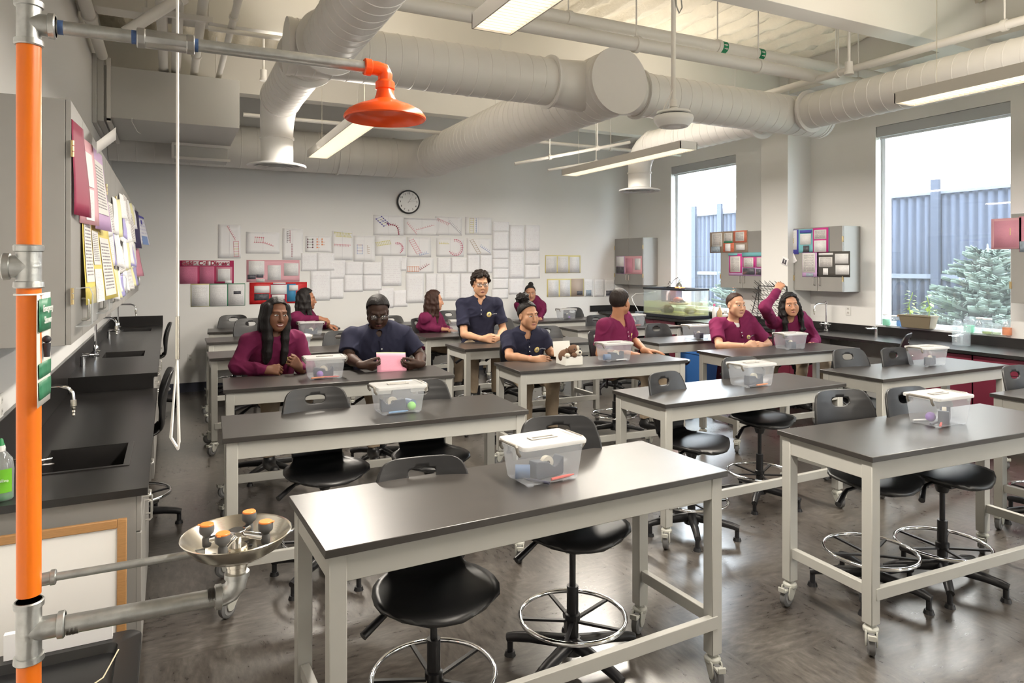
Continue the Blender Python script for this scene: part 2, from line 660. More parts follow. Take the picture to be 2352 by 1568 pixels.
def spruce(x, y, h, rmax, label):
    t = thing('spruce_tree', label, 'tree', (x, y, -0.05))
    MB().cyl((0, 0, 0), (0, 0, h * 0.97), 0.07, 0.01, 8).build('trunk', BARK, t)
    rn = random.Random(int(x * 10))
    m = MB()
    z = 0.12
    while z < h - 0.1:
        fr = 1 - z / h
        rad = rmax * (fr ** 0.8) + 0.05
        nb = max(6, int(7 + 12 * fr))
        for i in range(nb):
            a = 2 * PI * (i + rn.random() * 0.8) / nb
            ln = rad * (0.75 + 0.4 * rn.random())
            d = Vector((math.cos(a), math.sin(a), 0.12 + 0.25 * rn.random()))
            for q in range(max(3, int(ln * 11))):
                f = (q + 1) / max(3, int(ln * 11))
                p = Vector((0, 0, z)) + d * ln * f
                side = Vector((-d.y, d.x, 0))
                for sd in (-1, 0, 1):
                    e = p + (d * 0.10 + side * sd * (0.10 + 0.10 * (1 - f)) + Vector((0, 0, 0.03 - 0.04 * rn.random())))
                    w2 = 0.028
                    up = Vector((0, 0, w2))
                    m.add([p - up, p + up, e + up * 0.6, e - up * 0.6], [(0, 1, 2, 3)])
                    sdv = side * w2
                    m.add([p - sdv, p + sdv, e + sdv * 0.6, e - sdv * 0.6], [(0, 1, 2, 3)])
        z += 0.085 + 0.05 * fr
    m.add([(-0.02, 0, h - 0.25), (0.02, 0, h - 0.25), (0, 0, h)], [(0, 1, 2)])
    m.cyl((0, 0, h - 0.3), (0, 0, h + 0.02), 0.03, 0.008, 6)
    m.build('foliage', SPRUCE, t, sharp=180)


spruce(10.4, 5.65, 2.12, 1.15, 'pale blue spruce tree outside the big window, with a pointed leader shoot')
spruce(10.2, 9.75, 2.2, 1.25, 'spruce tree outside the far window, its top hidden by a wall cabinet')
# ------------------------------------------------------------------ lights: suspended direct / indirect fixtures
LENS = mat('lit_louver', (0.9, 0.88, 0.84), 0.5, emit=(1.0, 0.86, 0.66), estr=1.7)
FIXT = mat('fixture_body', (0.62, 0.60, 0.56), 0.45)
LOUV = mat('louver_blade', (0.80, 0.77, 0.70), 0.4)
WARM = (1.0, 0.92, 0.81)


def fixture(x, ya, yb, label, z=3.0, w=0.225, parts=2):
    t = thing('suspended_light', label, 'ceiling light', (x, (ya + yb) / 2, z), 0, 'suspended linear lights')
    L = (yb - ya) / 2
    m = MB()
    m.box((-w / 2, -L, 0.0), (-w / 2 + 0.008, L, 0.075)).box((w / 2 - 0.008, -L, 0.0), (w / 2, L, 0.075))
    m.box((-w / 2, -L, 0.0), (w / 2, -L + 0.008, 0.075)).box((-w / 2, L - 0.008, 0.0), (w / 2, L, 0.075))
    m.box((-w / 2, -L, 0.075), (w / 2, L, 0.083))
    m.build('housing', FIXT, t)
    n = parts
    for i in range(n):
        a = -L + 0.014 + i * (2 * L) / n
        b = -L - 0.006 + (i + 1) * (2 * L) / n
        le = MB().box((-w / 2 + 0.010, a, 0.022), (w / 2 - 0.010, b, 0.026)).build('lens', LENS, t)
        m = MB()
        k = int((b - a) / 0.035)
        for q in range(k):
            yy = a + (q + 0.5) * (b - a) / k
            m.box((-w / 2 + 0.012, yy - 0.0012, 0.003), (w / 2 - 0.012, yy + 0.0012, 0.019))
        m.build('louver', LOUV, le)
    for s in (-1, 1):
        MB().cyl((0, s * (L - 0.25), 0.083), (0, s * (L - 0.25), ZC - z), 0.0022, n=6).build('hanger_wire', STEEL, t)
    area('lamp', (0, 0, -0.004), (w * 0.9, 2 * L * 0.95), 54 * L, WARM, (0, 0, 0), t)
    area('uplight', (0, 0, 0.09), (w * 0.9, 2 * L * 0.95), 14 * L, WARM, (PI, 0, 0), t)


fixture(1.50, 5.58, 7.92, 'suspended light behind the orange shower head, above the middle of the sink counter side')
fixture(1.50, 0.75, 3.23, 'suspended light cut by the top edge of the photo, above the shower arm')
fixture(4.85, 5.55, 7.95, 'suspended light hanging between pendant pole and aquarium window, seen nearly edge-on')
fixture(4.98, 0.90, 3.30, 'suspended light reaching out of the photo above the big window')
fixture(4.95, -3.9, -1.5, 'unseen suspended light added behind the camera on the window side')  # unseen fixture, added to brighten the room from behind

# ------------------------------------------------------------------ ducts
def spiral(a, b, r, name='duct', parent=None, seam=0.125, mat_=DUCT, cap_a=False, cap_b=False):
    """round duct with raised lock seams"""
    a, b = Vector(a), Vector(b)
    d = (b - a)
    L = d.length
    M = frame_z(d)
    prof = []
    n = max(2, int(L / seam))
    prof.append((r, 0))
    for i in range(n):
        z = (i + 0.5) * L / n
        prof += [(r, z - 0.006), (r + 0.004, z - 0.003), (r + 0.004, z + 0.003), (r, z + 0.006)]
    prof.append((r, L))
    m = MB()
    m.lathe(prof, a, 40, 0, M)
    return m.build(name, mat_, parent, world=parent is not None, sharp=50)


def ring(c, d, r, wd=0.03, th=0.012, name='flange', parent=None, mat_=DUCT):
    c = Vector(c)
    M = frame_z(d)
    return MB().lathe([(r - 0.004, -wd / 2), (r + th, -wd / 2), (r + th, wd / 2), (r - 0.004, wd / 2)], c, 40, 0, M, closed=True).build(name, mat_, parent, world=True)


ZD = 3.42
RB, RM, RS = 0.29, 0.206, 0.185
# big duct: runs to the back wall, elbows along it
D = thing('supply_duct', 'largest spiral duct, ending in a flat round cap and elbowing along the papered wall', 'duct', (3.56, 7.0, ZD))
spiral((3.56, 4.98, ZD), (3.56, 9.75, ZD), RB, 'straight_run', D, 0.12)
MB().lathe([(RB + 0.006, -0.012), (RB + 0.006, 0.02), (RB, 0.02)], (3.56, 4.98, ZD), 48, 0, frame_z((0, 1, 0))).build('end_cap', mat('cap_paint', (0.74, 0.715, 0.69), 0.45), D, world=True)
m = MB()
pts = [(3.56 - 0.42 + 0.42 * math.cos(t), 9.70 + 0.42 * math.sin(t), ZD) for t in [PI / 2 * i / 8 for i in range(9)]]
pts = [(3.56, 9.6, ZD)] + [(3.14 + 0.42 * math.cos(PI / 2 * i / 8), 9.70 + 0.42 * math.sin(PI / 2 * i / 8), ZD) for i in range(9)] + [(3.0, 10.12, ZD)]
m.tube(pts, RB, 40)
m.build('elbow', DUCT, D, world=True)
spiral((3.05, 10.12, ZD), (-0.695, 10.12, ZD), RB, 'wall_run', D, 0.20)
ring((3.05, 10.12, ZD), (1, 0, 0), RB, parent=D)
ring((3.56, 9.62, ZD), (0, 1, 0), RB, parent=D)
ring((2.2, 10.12, ZD), (1, 0, 0), RB, parent=D, th=0.02)
# cross duct
D = thing('supply_duct', 'long spiral duct crossing the ceiling through the round cap, parallel to the papered wall', 'duct', (3.2, 5.3, ZD))
spiral((0.78, 5.3, ZD), (3.34, 5.3, ZD), RM, 'west_run', D, 0.125)
spiral((3.78, 5.3, ZD), (6.52, 5.3, ZD), RM, 'east_run', D, 0.125)
MB().lathe([(RM + 0.006, 0.03), (RM + 0.006, -0.008), (0, -0.008)], (0.78, 5.3, ZD), 40, 0, frame_z((1, 0, 0))).build('end_cap', DUCT, D, world=True)
MB().lathe([(RM + 0.006, -0.03), (RM + 0.006, 0.008), (0, 0.008)], (6.52, 5.3, ZD), 40, 0, frame_z((1, 0, 0))).build('end_cap', DUCT, D, world=True)
ring((3.02, 5.3, ZD), (1, 0, 0), RM, 0.02, 0.03, parent=D)
MB().cyl((3.04, 5.3, ZD), (3.40, 5.3, ZD), RM * 0.985, RM * 1.12, 40).build('tee_collar', DUCT, D, world=True)
ring((4.0, 5.3, ZD), (1, 0, 0), RM, 0.02, 0.03, parent=D)
MB().cyl((3.98, 5.3, ZD), (3.70, 5.3, ZD), RM * 0.985, RM * 1.10, 40).build('tee_collar', DUCT, D, world=True)


def branch(x, r, ya, yb, label, drop=None):
    D = thing('branch_duct', label, 'duct', (x, (ya + yb) / 2, ZD))
    if drop is None:
        spiral((x, ya, ZD), (x, yb, ZD), r, 'run', D, 0.13)
    else:
        spiral((x, ya, ZD), (x, yb - 0.3, ZD), r, 'run', D, 0.13)
        rr = 0.30
        pts = [(x, yb - 0.36, ZD)] + [(x, yb - 0.3 + rr * math.sin(PI / 2 * i / 6), ZD - rr + rr * math.cos(PI / 2 * i / 6)) for i in range(7)] + [(x, yb, drop + 0.02)]
        MB().tube(pts, [r, r] + [r * (1 - .025 * i) for i in range(1, 7)] + [r * .84], 36).build('elbow', DUCT, D, world=True)
        ring((x, yb - 0.3, ZD), (0, 1, 0), r, parent=D)
        ring((x, yb, ZD - rr - 0.05), (0, 0, 1), r * .85, parent=D, wd=0.02)
        g = MB().lathe([(r * 0.85, 0.03), (r * 0.95, 0.022), (r * 1.50, 0.0), (r * 1.56, -0.012), (r * 1.50, -0.022), (r * 1.28, -0.012)], (x, yb, drop), 40).build('diffuser', mat('diffuser', (0.70, 0.70, 0.70), 0.4), D, world=True)
        for q, (ri, zo) in enumerate(((1.15, -0.02), (0.82, -0.024), (0.52, -0.028))):
            MB().lathe([(r * (ri - 0.26), 0.03 + zo), (r * ri, zo), (r * (ri + 0.03), zo - 0.006), (r * (ri - 0.24), 0.022 + zo)], (x, yb, drop), 36, closed=True).build('cone', mat('diffuser', (0.7, 0.7, 0.7), 0.4), g, world=True)
        MB().cyl((x, yb, drop - 0.02), (x, yb, drop - 0.012), r * 0.26, n=24).build('cone', mat('diffuser', (0.7, 0.7, 0.7), 0.4), g, world=True)
    return D


b1 = branch(0.97, RS, 5.45, 7.25, 'branch duct dropping to a round diffuser over the sink counter side', 2.80)
ring((0.97, 5.53, ZD), (0, 1, 0), RS, 0.02, 0.05, parent=b1)
b2 = branch(1.05, RS + 0.01, -2.0, 5.12, 'branch duct running out of the photo overhead from the capped cross duct')
ring((1.05, 5.06, ZD), (0, 1, 0), RS + 0.01, 0.02, 0.05, parent=b2)
b3 = branch(5.86, RS, 5.47, 7.72, 'branch duct bending down to a round diffuser near the far window', 2.84)
ring((5.86, 5.53, ZD), (0, 1, 0), RS, 0.02, 0.05, parent=b3)
b4 = branch(6.08, RS, -3.0, 5.13, 'branch duct running above the big window toward the camera')
ring((6.08, 5.06, ZD), (0, 1, 0), RS, 0.025, 0.04, parent=b4)
for x, y in ((1.05, 4.4), (6.08, 3.2), (2.2, 5.3), (5.2, 5.3), (1.8, 10.12), (3.56, 7.5)):
    pass

# return-air box on the left
bx = thing('return_air_box', 'big grey rectangular return air duct boxed against wall above sink counter', 'duct', (0.0, 8.8, 3.28))
MB().box((-0.66, 8.1, 3.30), (0.69, 9.5, 3.83)).build('casing', mat('duct_grey', (0.56, 0.555, 0.53), 0.45), bx, world=True, bevel=0.004)
MB().box((-0.70, 8.02, 3.22), (-0.66, 9.56, 3.92)).box((-0.66, 8.06, 3.25), (-0.60, 9.53, 3.89)).build('wall_flange', mat('duct_grey', (0.56, 0.555, 0.53), 0.45), bx, world=True, bevel=0.006)
MB().box((-0.575, 8.06, 3.26), (-0.54, 8.10, 3.90)).box((-0.575, 8.06, 3.25), (-0.54, 9.5, 3.285)).build('clip_rail', PAINT, bx, world=True)
MB().box((0.05, 9.40, 3.11), (0.66, 9.76, 3.299)).build('boot', mat('duct_grey', (0.56, 0.555, 0.53), 0.45), bx, world=True)
MB().box((0.02, 9.37, 3.265), (0.69, 9.40, 3.30)).box((0.02, 9.37, 3.10), (0.69, 9.40, 3.13)).box((0.02, 9.37, 3.13), (0.05, 9.40, 3.265)).build('clip_rail', PAINT, bx, world=True)
MB().tube([(-0.35, 8.08, 3.31), (-0.35, 8.07, 3.27), (-0.30, 8.07, 3.17), (-0.27, 8.07, 3.15)], 0.004, 6).build('cable_tie', WHITEP, bx, world=True)

# ------------------------------------------------------------------ pipes under the deck
def pipe(name, label, a, b, r, cat='pipe', mat_=PAINT, clamps=2, group=None, hang=True):
    a, b = Vector(a), Vector(b)
    t = thing(name, label, cat, (a + b) / 2, 0, group)
    MB().cyl(a, b, r, n=20).build('tube', mat_, t, world=True)
    for i in range(clamps):
        p = a.lerp(b, (i + 0.7) / (clamps + 0.4))
        d = (b - a).normalized()
        k = MB().lathe([(r, -0.02), (r + 0.012, -0.02), (r + 0.012, 0.02), (r, 0.02)], p, 20, 0, frame_z(d), closed=True)
        k.build('clamp', mat_, t, world=True)
        if hang:
            MB().cyl(p + Vector((0, 0, r)), (p.x, p.y, ZC + 0.05), 0.007, n=8).build('hanger_rod', mat_, t, world=True)
    return t


p1 = pipe('sprinkler_main', 'white pipe with green arrow bands crossing below the sprayed deck', (1.9, 5.08, 3.93), (7.7, 5.08, 3.93), 0.055, clamps=3)
GREENT = mat('green_band', (0.0, 0.22, 0.09), 0.5)
for x in (4.86, 5.36):
    bnd = MB().lathe([(0.0565, -0.035), (0.0575, -0.035), (0.0575, 0.035), (0.0565, 0.035)], (x, 5.08, 3.93), 24, 0, frame_z((1, 0, 0)), closed=True).build('flow_marker', GREENT, p1, world=True)
    m = MB()
    for sgn in (-1, 1):
        for zc in (0.018 * sgn,):
            c = Vector((x, 5.08 - 0.060, 3.93 - 0.012 + zc))
            m.add([c + Vector((-0.024, 0.001, -0.005)), c + Vector((0.0, 0, -0.005)), c + Vector((0.0, 0, -0.011)), c + Vector((0.024, 0.0, 0)), c + Vector((0, 0, 0.011)), c + Vector((0, 0, 0.005)), c + Vector((-0.024, 0.001, 0.005))], [(0, 1, 2, 3, 4, 5, 6)])
    m.build('arrow', WHITEP, bnd, world=True, solid=0.001)
pipe('conduit_main', 'fat white pipe with couplings, second of the pair below the sprayed deck', (1.2, 4.96, 3.76), (7.75, 4.96, 3.76), 0.062, clamps=4)
pipe('strut_pipe', 'white pipe with clamps running over the big window duct', (6.02, -1.0, 3.72), (6.02, 5.75, 3.72), 0.035, clamps=4)
pipe('thin_conduit', 'thin white conduit crossing low near the papered wall beams', (0.8, 8.9, 3.62), (7.6, 8.9, 3.62), 0.025, clamps=3)
pipe('thin_conduit', 'thin white conduit just below the beam nearest the shower', (0.3, 6.5, 3.85), (7.6, 6.5, 3.85), 0.022, clamps=4)
pipe('thin_conduit', 'thin white conduit angling behind the pendant unit', (4.15, 8.2, 3.15), (5.9, 8.0, 3.55), 0.022, clamps=2)
pipe('thin_conduit', 'thin white conduit parallel below the angled one behind the pendant unit', (4.75, 8.35, 3.12), (6.2, 8.1, 3.42), 0.018, clamps=1)
for x, y0, y1, r, nm in ((-0.61, 2.0, 8.0, 0.05, 'white pipe hugging the wall over the return air box'), (-0.06, 2.0, 10.0, 0.045, 'first white pipe of the close pair behind the hanging rod'),
                         (0.06, 2.0, 10.0, 0.045, 'second white pipe of the close pair behind the hanging rod'), (0.24, 2.0, 9.0, 0.04, 'white pipe beside the small junction box overhead'), (0.49, 2.0, 10.5, 0.03, 'slim white pipe between junction box and capped duct')):
    pipe('ceiling_pipe', nm, (x, y0, 3.9), (x, y1, 3.9), r, clamps=3)
pipe('diagonal_brace', 'pale diagonal pipe rising across the ceiling behind the shower arm', (-0.25, 4.9, 3.24), (0.38, 4.9, 3.79), 0.035, clamps=1)
tr = thing('trapeze_hanger', 'slotted white trapeze hanger under the close pipe pair', 'pipe hanger', (0, 6.2, 3.8))
MB().box((-0.2, 6.18, 3.80), (0.32, 6.22, 3.845)).build('channel', PAINT, tr, world=True)
for x in (-0.17, 0.29):
    MB().cyl((x, 6.2, 3.78), (x, 6.2, ZC + 0.05), 0.008, n=8).build('threaded_rod', PAINT, tr, world=True)
jb = thing('junction_box', 'small white junction box hanging among pipes above the shower arm', 'box', (0.36, 5.0, 3.98))
MB().box((0.28, 4.95, 3.94), (0.46, 5.08, 4.02)).build('box', PAINT, jb, world=True, bevel=0.004)
MB().cyl((0.37, 5.01, 4.02), (0.37, 5.01, ZC + 0.05), 0.008, n=8).build('hanger_rod', PAINT, jb, world=True)
for (x, y, z, nm) in ((0.93, 8.0, 3.86, 'white sprinkler head behind the shower arm'), (5.75, 4.35, 3.62, 'white sprinkler drop with brass ring beside the strut pipe')):
    t = thing('sprinkler', nm, 'sprinkler', (x, y, z))
    MB().cyl((x, y, z), (x, y, z + 0.09), 0.035, n=14).cyl((x, y, z + 0.09), (x, y, ZC + 0.05), 0.014, n=10).build('drop', PAINT, t, world=True)
    MB().cyl((x, y, z - 0.03), (x, y, z), 0.045, 0.04, n=14).build('deflector', PAINT, t, world=True)

# pendant unit on a pole
t = thing('pendant_unit', 'white round ceiling unit hanging on a long pole in mid room', 'ceiling fan hub', (3.6, 4.30, 2.95))
c = Vector((3.6, 4.30, 2.95))
MB().lathe([(0.0, -0.062), (0.055, -0.062), (0.058, -0.056), (0.085, -0.056), (0.09, -0.062), (0.115, -0.058), (0.15, -0.02), (0.158, 0.005), (0.152, 0.025), (0.13, 0.032)], c, 40).build('lower_housing', WHITEP, t, world=True)
MB().lathe([(0.11, 0.03), (0.115, 0.04), (0.115, 0.05)], c, 40).build('gap_ring', GREYD, t, world=True)
MB().lathe([(0.118, 0.042), (0.135, 0.046), (0.132, 0.062), (0.05, 0.072), (0.03, 0.095), (0.02, 0.10)], c, 40).build('upper_housing', WHITEP, t, world=True)
MB().cyl(c + Vector((0, 0, 0.095)), (3.6, 4.30, ZC + 0.05), 0.019, n=14).build('down_rod', PAINT, t, world=True)
MB().cyl(c + Vector((0, 0, 0.10)), c + Vector((0, 0, 0.16)), 0.03, n=14).build('coupling', PAINT, t, world=True)
MB().tube([(3.62, 4.29, 3.95), (3.66, 4.28, 3.92), (3.67, 4.28, 3.85), (3.64, 4.28, 3.80), (3.61, 4.28, 3.86), (3.60, 4.27, 3.93)], 0.006, 8).build('safety_hook', GALV, t, world=True)
MB().tube([(3.59, 4.29, 3.2), (3.55, 4.29, 3.12), (3.51, 4.29, 3.06), (3.49, 4.3, 3.0)], 0.004, 6).build('wire', PAINT, t, world=True)
# ------------------------------------------------------------------ lab tables
TZ = 0.914
TL, TW = 1.70, 0.57


def make_caster(t, x, y, a, brake):
    """swivel caster under a leg: parts of the table"""
    M = rotz(a)
    P = lambda p: Vector((x, y, 0)) + M @ Vector(p)
    c = MB()
    c.cyl((x, y, 0.118), (x, y, 0.135), 0.021, n=14)
    c.lathe([(0.030, 0.092), (0.035, 0.098), (0.035, 0.112), (0.026, 0.121)], (x, y, 0), 18)
    for s in (-1, 1):
        poly = [(-0.040, 0.108), (0.026, 0.110), (0.034, 0.096), (0.012, 0.074), (-0.010, 0.042), (-0.030, 0.036), (-0.046, 0.044), (-0.052, 0.072)]
        Mx = M @ Matrix(((1, 0, 0), (0, 0, 1), (0, 1, 0)))
        c.prism([(px, py) for px, py in poly], 0.022 * s - 0.0035, 0.022 * s + 0.0035, Mx, (x, y, 0))
    ca = c.build('caster', CASTER, t, bevel=0.002, segs=1)
    wh = MB()
    ctr = P((-0.03, 0, 0.0515))
    wh.lathe([(0.020, -0.016), (0.042, -0.016), (0.049, -0.012), (0.051, 0), (0.049, 0.012), (0.042, 0.016), (0.020, 0.016)], ctr, 26, 0, M @ Matrix(((1, 0, 0), (0, 0, 1), (0, 1, 0))), closed=False)
    wh.build('wheel', WHEELM, ca)
    MB().cyl(P((-0.03, -0.0175, 0.0515)), P((-0.03, 0.0175, 0.0515)), 0.034, n=22).build('hub', mat('hub_grey', (0.22, 0.22, 0.22), 0.5), ca)
    if brake:
        b = MB().box((-0.082, -0.017, 0.085), (-0.038, 0.017, 0.097), 0, M, (x, y, 0)).box((-0.088, -0.017, 0.088), (-0.078, 0.017, 0.112), 0, M, (x, y, 0))
        b.build('brake_pedal', CASTER, ca, bevel=0.002, segs=1)


def make_table():
    t = thing('lab_table', 'x', 'table')
    h = TZ
    MB().box((-TL / 2, -TW / 2, h - 0.026), (TL / 2, TW / 2, h)).build('tabletop', BLACK, t, bevel=0.0025)
    lx, ly, q = TL / 2 - 0.045, TW / 2 - 0.045, 0.028
    m = MB()
    for s in (-1, 1):
        m.box((-lx, s * (ly + 0.012) - 0.011, h - 0.118), (lx, s * (ly + 0.012) + 0.011, h - 0.026))
        m.box((s * (lx + 0.012) - 0.011, -ly, h - 0.118), (s * (lx + 0.012) + 0.011, ly, h - 0.026))
    m.build('apron', LEGP, t, bevel=0.002, segs=1)
    for sx in (-1, 1):
        for sy in (-1, 1):
            MB().box((sx * lx - q, sy * ly - q, 0.132), (sx * lx + q, sy * ly + q, h - 0.026)).build('leg', LEGP, t, bevel=0.003, segs=1)
        MB().box((sx * lx - 0.016, -ly + q, 0.255), (sx * lx + 0.016, ly - q, 0.305)).build('stretcher', LEGP, t, bevel=0.002, segs=1)
    MB().box((-lx + 0.0, -ly - q - 0.004, 0.245), (lx, -ly - q + 0.026, 0.300)).build('stretcher', LEGP, t, bevel=0.002, segs=1)
    for sx, sy, a, b in ((-1, -1, 0.75, 1), (1, -1, 1.25, 1), (-1, 1, 0.25, 1), (1, 1, 0.5, 1)):
        make_caster(t, sx * lx, sy * ly, a, b)
    return t


ROWN = ('first', 'second', 'third', 'fourth', 'fifth', 'sixth')
COLN = {'A': 'column by the black sink counter', 'B': 'middle column', 'C': 'column by the windows'}
TABLES = {
    'A1': (1.262, 2.435, 2.2), 'A2': (1.10, 3.96, -2.8), 'A3': (1.198, 5.40, -3.2), 'A4': (1.18, 7.25, 0.0), 'A5': (1.225, 8.70, 0.0), 'A6': (1.30, 9.95, -3.0),
    'B1': (3.715, 2.285, -2.5), 'B2': (3.62, 3.68, 0.5), 'B3': (3.434, 5.225, -3.0), 'B4': (3.59, 6.84, 0.0), 'B5': (3.60, 8.08, 0.0), 'B6': (3.62, 9.88, 0.0),
    'C1': (5.85, 2.42, 0.0), 'C2': (5.72, 3.675, 0.0), 'C3': (5.66, 5.09, -1.5), 'C4': (5.73, 6.33, -1.5), 'C5': (5.76, 8.02, -4.0), 'C6': (5.66, 9.52, -1.0)}
TINFO = {'A1': 'nearest the eyewash bowl', }
tab0 = make_table()
TOBJ = {}
first = True


def tname(k):
    return '%s row, %s' % (ROWN[int(k[1]) - 1], COLN[k[0]])


for k, (x, y, a) in TABLES.items():
    lab = 'black topped grey lab table on casters, ' + tname(k)
    if first:
        o = tab0
        o.location = (x, y, 0)
        o.rotation_euler = (0, 0, R(a))
        first = False
        o['label'] = lab
        o['group'] = 'lab tables'
    else:
        o = dup(tab0, (x, y, 0), R(a), lab, 'lab tables')
    TOBJ[k] = o


def on(k, u, v):
    """point on a table: u along its length (-1..1), v across (-1 front .. 1 back)"""
    x, y, a = TABLES[k]
    p = rotz(R(a)) @ Vector((u * TL / 2, v * TW / 2, 0))
    return (x + p.x, y + p.y, TZ)


# ------------------------------------------------------------------ stools with a moulded shell, gas lift, foot ring and five-arm base
def make_chair():
    t = thing('lab_stool', 'x', 'chair')
    SZ = 0.635
    # one moulded shell drawn as two parts: seat pan and back
    def shell(rows, nu=17):
        m = MB()
        k = len(rows)
        for (y, z, hw, cup, fwd) in rows:
            for i in range(nu):
                s = -1 + 2 * i / (nu - 1)
                se = math.copysign(abs(s) ** 0.9, s)
                m.v.append((se * hw, y - fwd * s * s, z + cup * s * s))
        m.f = [(r * nu + i, r * nu + i + 1, (r + 1) * nu + i + 1, (r + 1) * nu + i) for r in range(k - 1) for i in range(nu - 1)]
        m.m = [0] * len(m.f)
        return m
    seat = [(-0.222, SZ - 0.034, 0.090, 0.0, -0.045), (-0.215, SZ - 0.022, 0.150, 0.002, -0.05), (-0.20, SZ - 0.012, 0.185, 0.004, -0.05), (-0.15, SZ - 0.004, 0.222, 0.008, -0.03),
            (-0.08, SZ - 0.002, 0.236, 0.012, -0.01), (0.0, SZ - 0.006, 0.236, 0.016, 0.0), (0.06, SZ - 0.010, 0.226, 0.018, 0.0), (0.12, SZ - 0.012, 0.200, 0.022, 0.01),
            (0.155, SZ - 0.008, 0.170, 0.022, 0.015), (0.185, SZ + 0.008, 0.152, 0.014, 0.02), (0.205, SZ + 0.035, 0.147, 0.006, 0.024)]
    so = shell(seat).build('seat', CHAIRM, t, solid=0.013, sharp=60)
    back = [(0.205, SZ + 0.035, 0.147, 0.006, 0.024), (0.215, SZ + 0.075, 0.152, 0.0, 0.028), (0.218, SZ + 0.13, 0.178, 0.0, 0.03), (0.222, SZ + 0.19, 0.200, 0.0, 0.033), (0.230, SZ + 0.25, 0.208, 0.0, 0.034)]
    m = MB()
    # back panel with a hand hole: built as a grid with cells left out
    nu = 41
    rows = []
    prof = [(0.205, 0.035, 0.147), (0.212, 0.06, 0.149), (0.216, 0.10, 0.163), (0.218, 0.15, 0.190), (0.222, 0.20, 0.203), (0.229, 0.25, 0.207), (0.238, 0.30, 0.203), (0.243, 0.323, 0.1985), (0.245, 0.330, 0.197), (0.247, 0.337, 0.195), (0.2485, 0.343, 0.1935), (0.250, 0.349, 0.192), (0.2515, 0.356, 0.190),
            (0.253, 0.363, 0.188), (0.2545, 0.369, 0.186), (0.256, 0.374, 0.184), (0.258, 0.380, 0.182), (0.260, 0.390, 0.178), (0.264, 0.405, 0.168), (0.267, 0.417, 0.152), (0.269, 0.425, 0.130), (0.270, 0.430, 0.095)]
    zs_ = [p[1] for p in prof]
    yy = lambda z: float(np.interp(z, zs_, [p[0] for p in prof]))
    ww = lambda z: float(np.interp(z, zs_, [p[2] for p in prof]))
    G = [[((-1 + 2 * i / (nu - 1)) * hw, z) for i in range(nu)] for (y, z, hw) in prof]
    HCX, HCZ = 0.0, 0.366

    def rho(x, z):
        rz = 0.020 if z > HCZ else 0.030
        return ((abs(x - HCX) / 0.060) ** 2.6 + (abs(z - HCZ) / rz) ** 2.6) ** (1 / 2.6)
    nr = len(prof)
    keep = {}
    for r in range(nr - 1):
        for i in range(nu - 1):
            c4 = [G[r][i], G[r][i + 1], G[r + 1][i], G[r + 1][i + 1]]
            keep[r, i] = rho(sum(p[0] for p in c4) / 4, sum(p[1] for p in c4) / 4) >= 1
    for r in range(nr):
        for i in range(nu):
            adj = [keep[a, b] for a in (r - 1, r) for b in (i - 1, i) if (a, b) in keep]
            if any(adj) and not all(adj):
                x, z = G[r][i]
                q = max(rho(x, z), 0.2)
                G[r][i] = (HCX + (x - HCX) / q, HCZ + (z - HCZ) / q)
    for r in range(nr):
        for i in range(nu):
            x, z = G[r][i]
            sx_ = x / ww(z)
            m.v.append((x, yy(z) - 0.034 * sx_ * sx_ * (ww(z) / 0.2) ** 2, SZ + z))
    m.f = [(r * nu + i, r * nu + i + 1, (r + 1) * nu + i + 1, (r + 1) * nu + i) for (r, i), k_ in keep.items() if k_]
    m.m = [0] * len(m.f)
    m.build('backrest', CHAIRM, t, solid=0.013, sharp=60)
    MB().box((-0.10, -0.10, SZ - 0.058), (0.10, 0.13, SZ - 0.022)).cyl((0, 0.02, SZ - 0.12), (0, 0.02, SZ - 0.05), 0.028, 0.05, 16).build('mechanism', BLKM, t, bevel=0.006)
    MB().tube([(-0.06, 0.02, SZ - 0.05), (-0.17, 0.0, SZ - 0.058), (-0.21, -0.02, SZ - 0.075), (-0.275, -0.06, SZ - 0.105)], [0.008, 0.010, 0.014, 0.016], 10).build('lever', BLKM, t)
    MB().cyl((0, 0.02, 0.33), (0, 0.02, SZ - 0.10), 0.014, n=14).build('gas_lift', BLKM, t)
    MB().cyl((0, 0.02, 0.09), (0, 0.02, 0.36), 0.026, n=18).lathe([(0.026, 0.205), (0.034, 0.21), (0.034, 0.235), (0.026, 0.24)], (0, 0.02, 0), 18).build('column', BLKM, t)
    rg = MB().tube([(0.235 * math.cos(2 * PI * i / 40), 0.02 + 0.235 * math.sin(2 * PI * i / 40), 0.225) for i in range(40)], 0.0105, 10, closed=True).build('foot_ring', CHROME, t)
    for i in range(5):
        a = 2 * PI * i / 5 + 0.5
        d = Vector((math.cos(a), math.sin(a), 0))
        MB().bar(Vector((0, 0.02, 0.205)) + d * 0.03, Vector((0, 0.02, 0.222)) + d * 0.228, 0.016, 0.010).build('spoke', BLKM, rg)
    b = MB().cyl((0, 0.02, 0.065), (0, 0.02, 0.135), 0.048, 0.036, 20).build('base_hub', BLKM, t)
    for i in range(5):
        a = 2 * PI * i / 5 + 0.1
        d = Vector((math.cos(a), math.sin(a), 0))
        o = Vector((0, 0.02, 0))
        lg = MB().tube([o + d * 0.03 + Vector((0, 0, 0.108)), o + d * 0.20 + Vector((0, 0, 0.098)), o + d * 0.27 + Vector((0, 0, 0.088)), o + d * 0.305 + Vector((0, 0, 0.078))], [0.030, 0.024, 0.022, 0.020], 10).build('base_arm', BLKM, t)
        f = o + d * 0.292
        MB().cyl(f + Vector((0, 0, 0.018)), f + Vector((0, 0, 0.09)), 0.014, n=12).cyl(f, f + Vector((0, 0, 0.020)), 0.027, 0.021, 14).build('glide_foot', BLKM, lg)
    return t


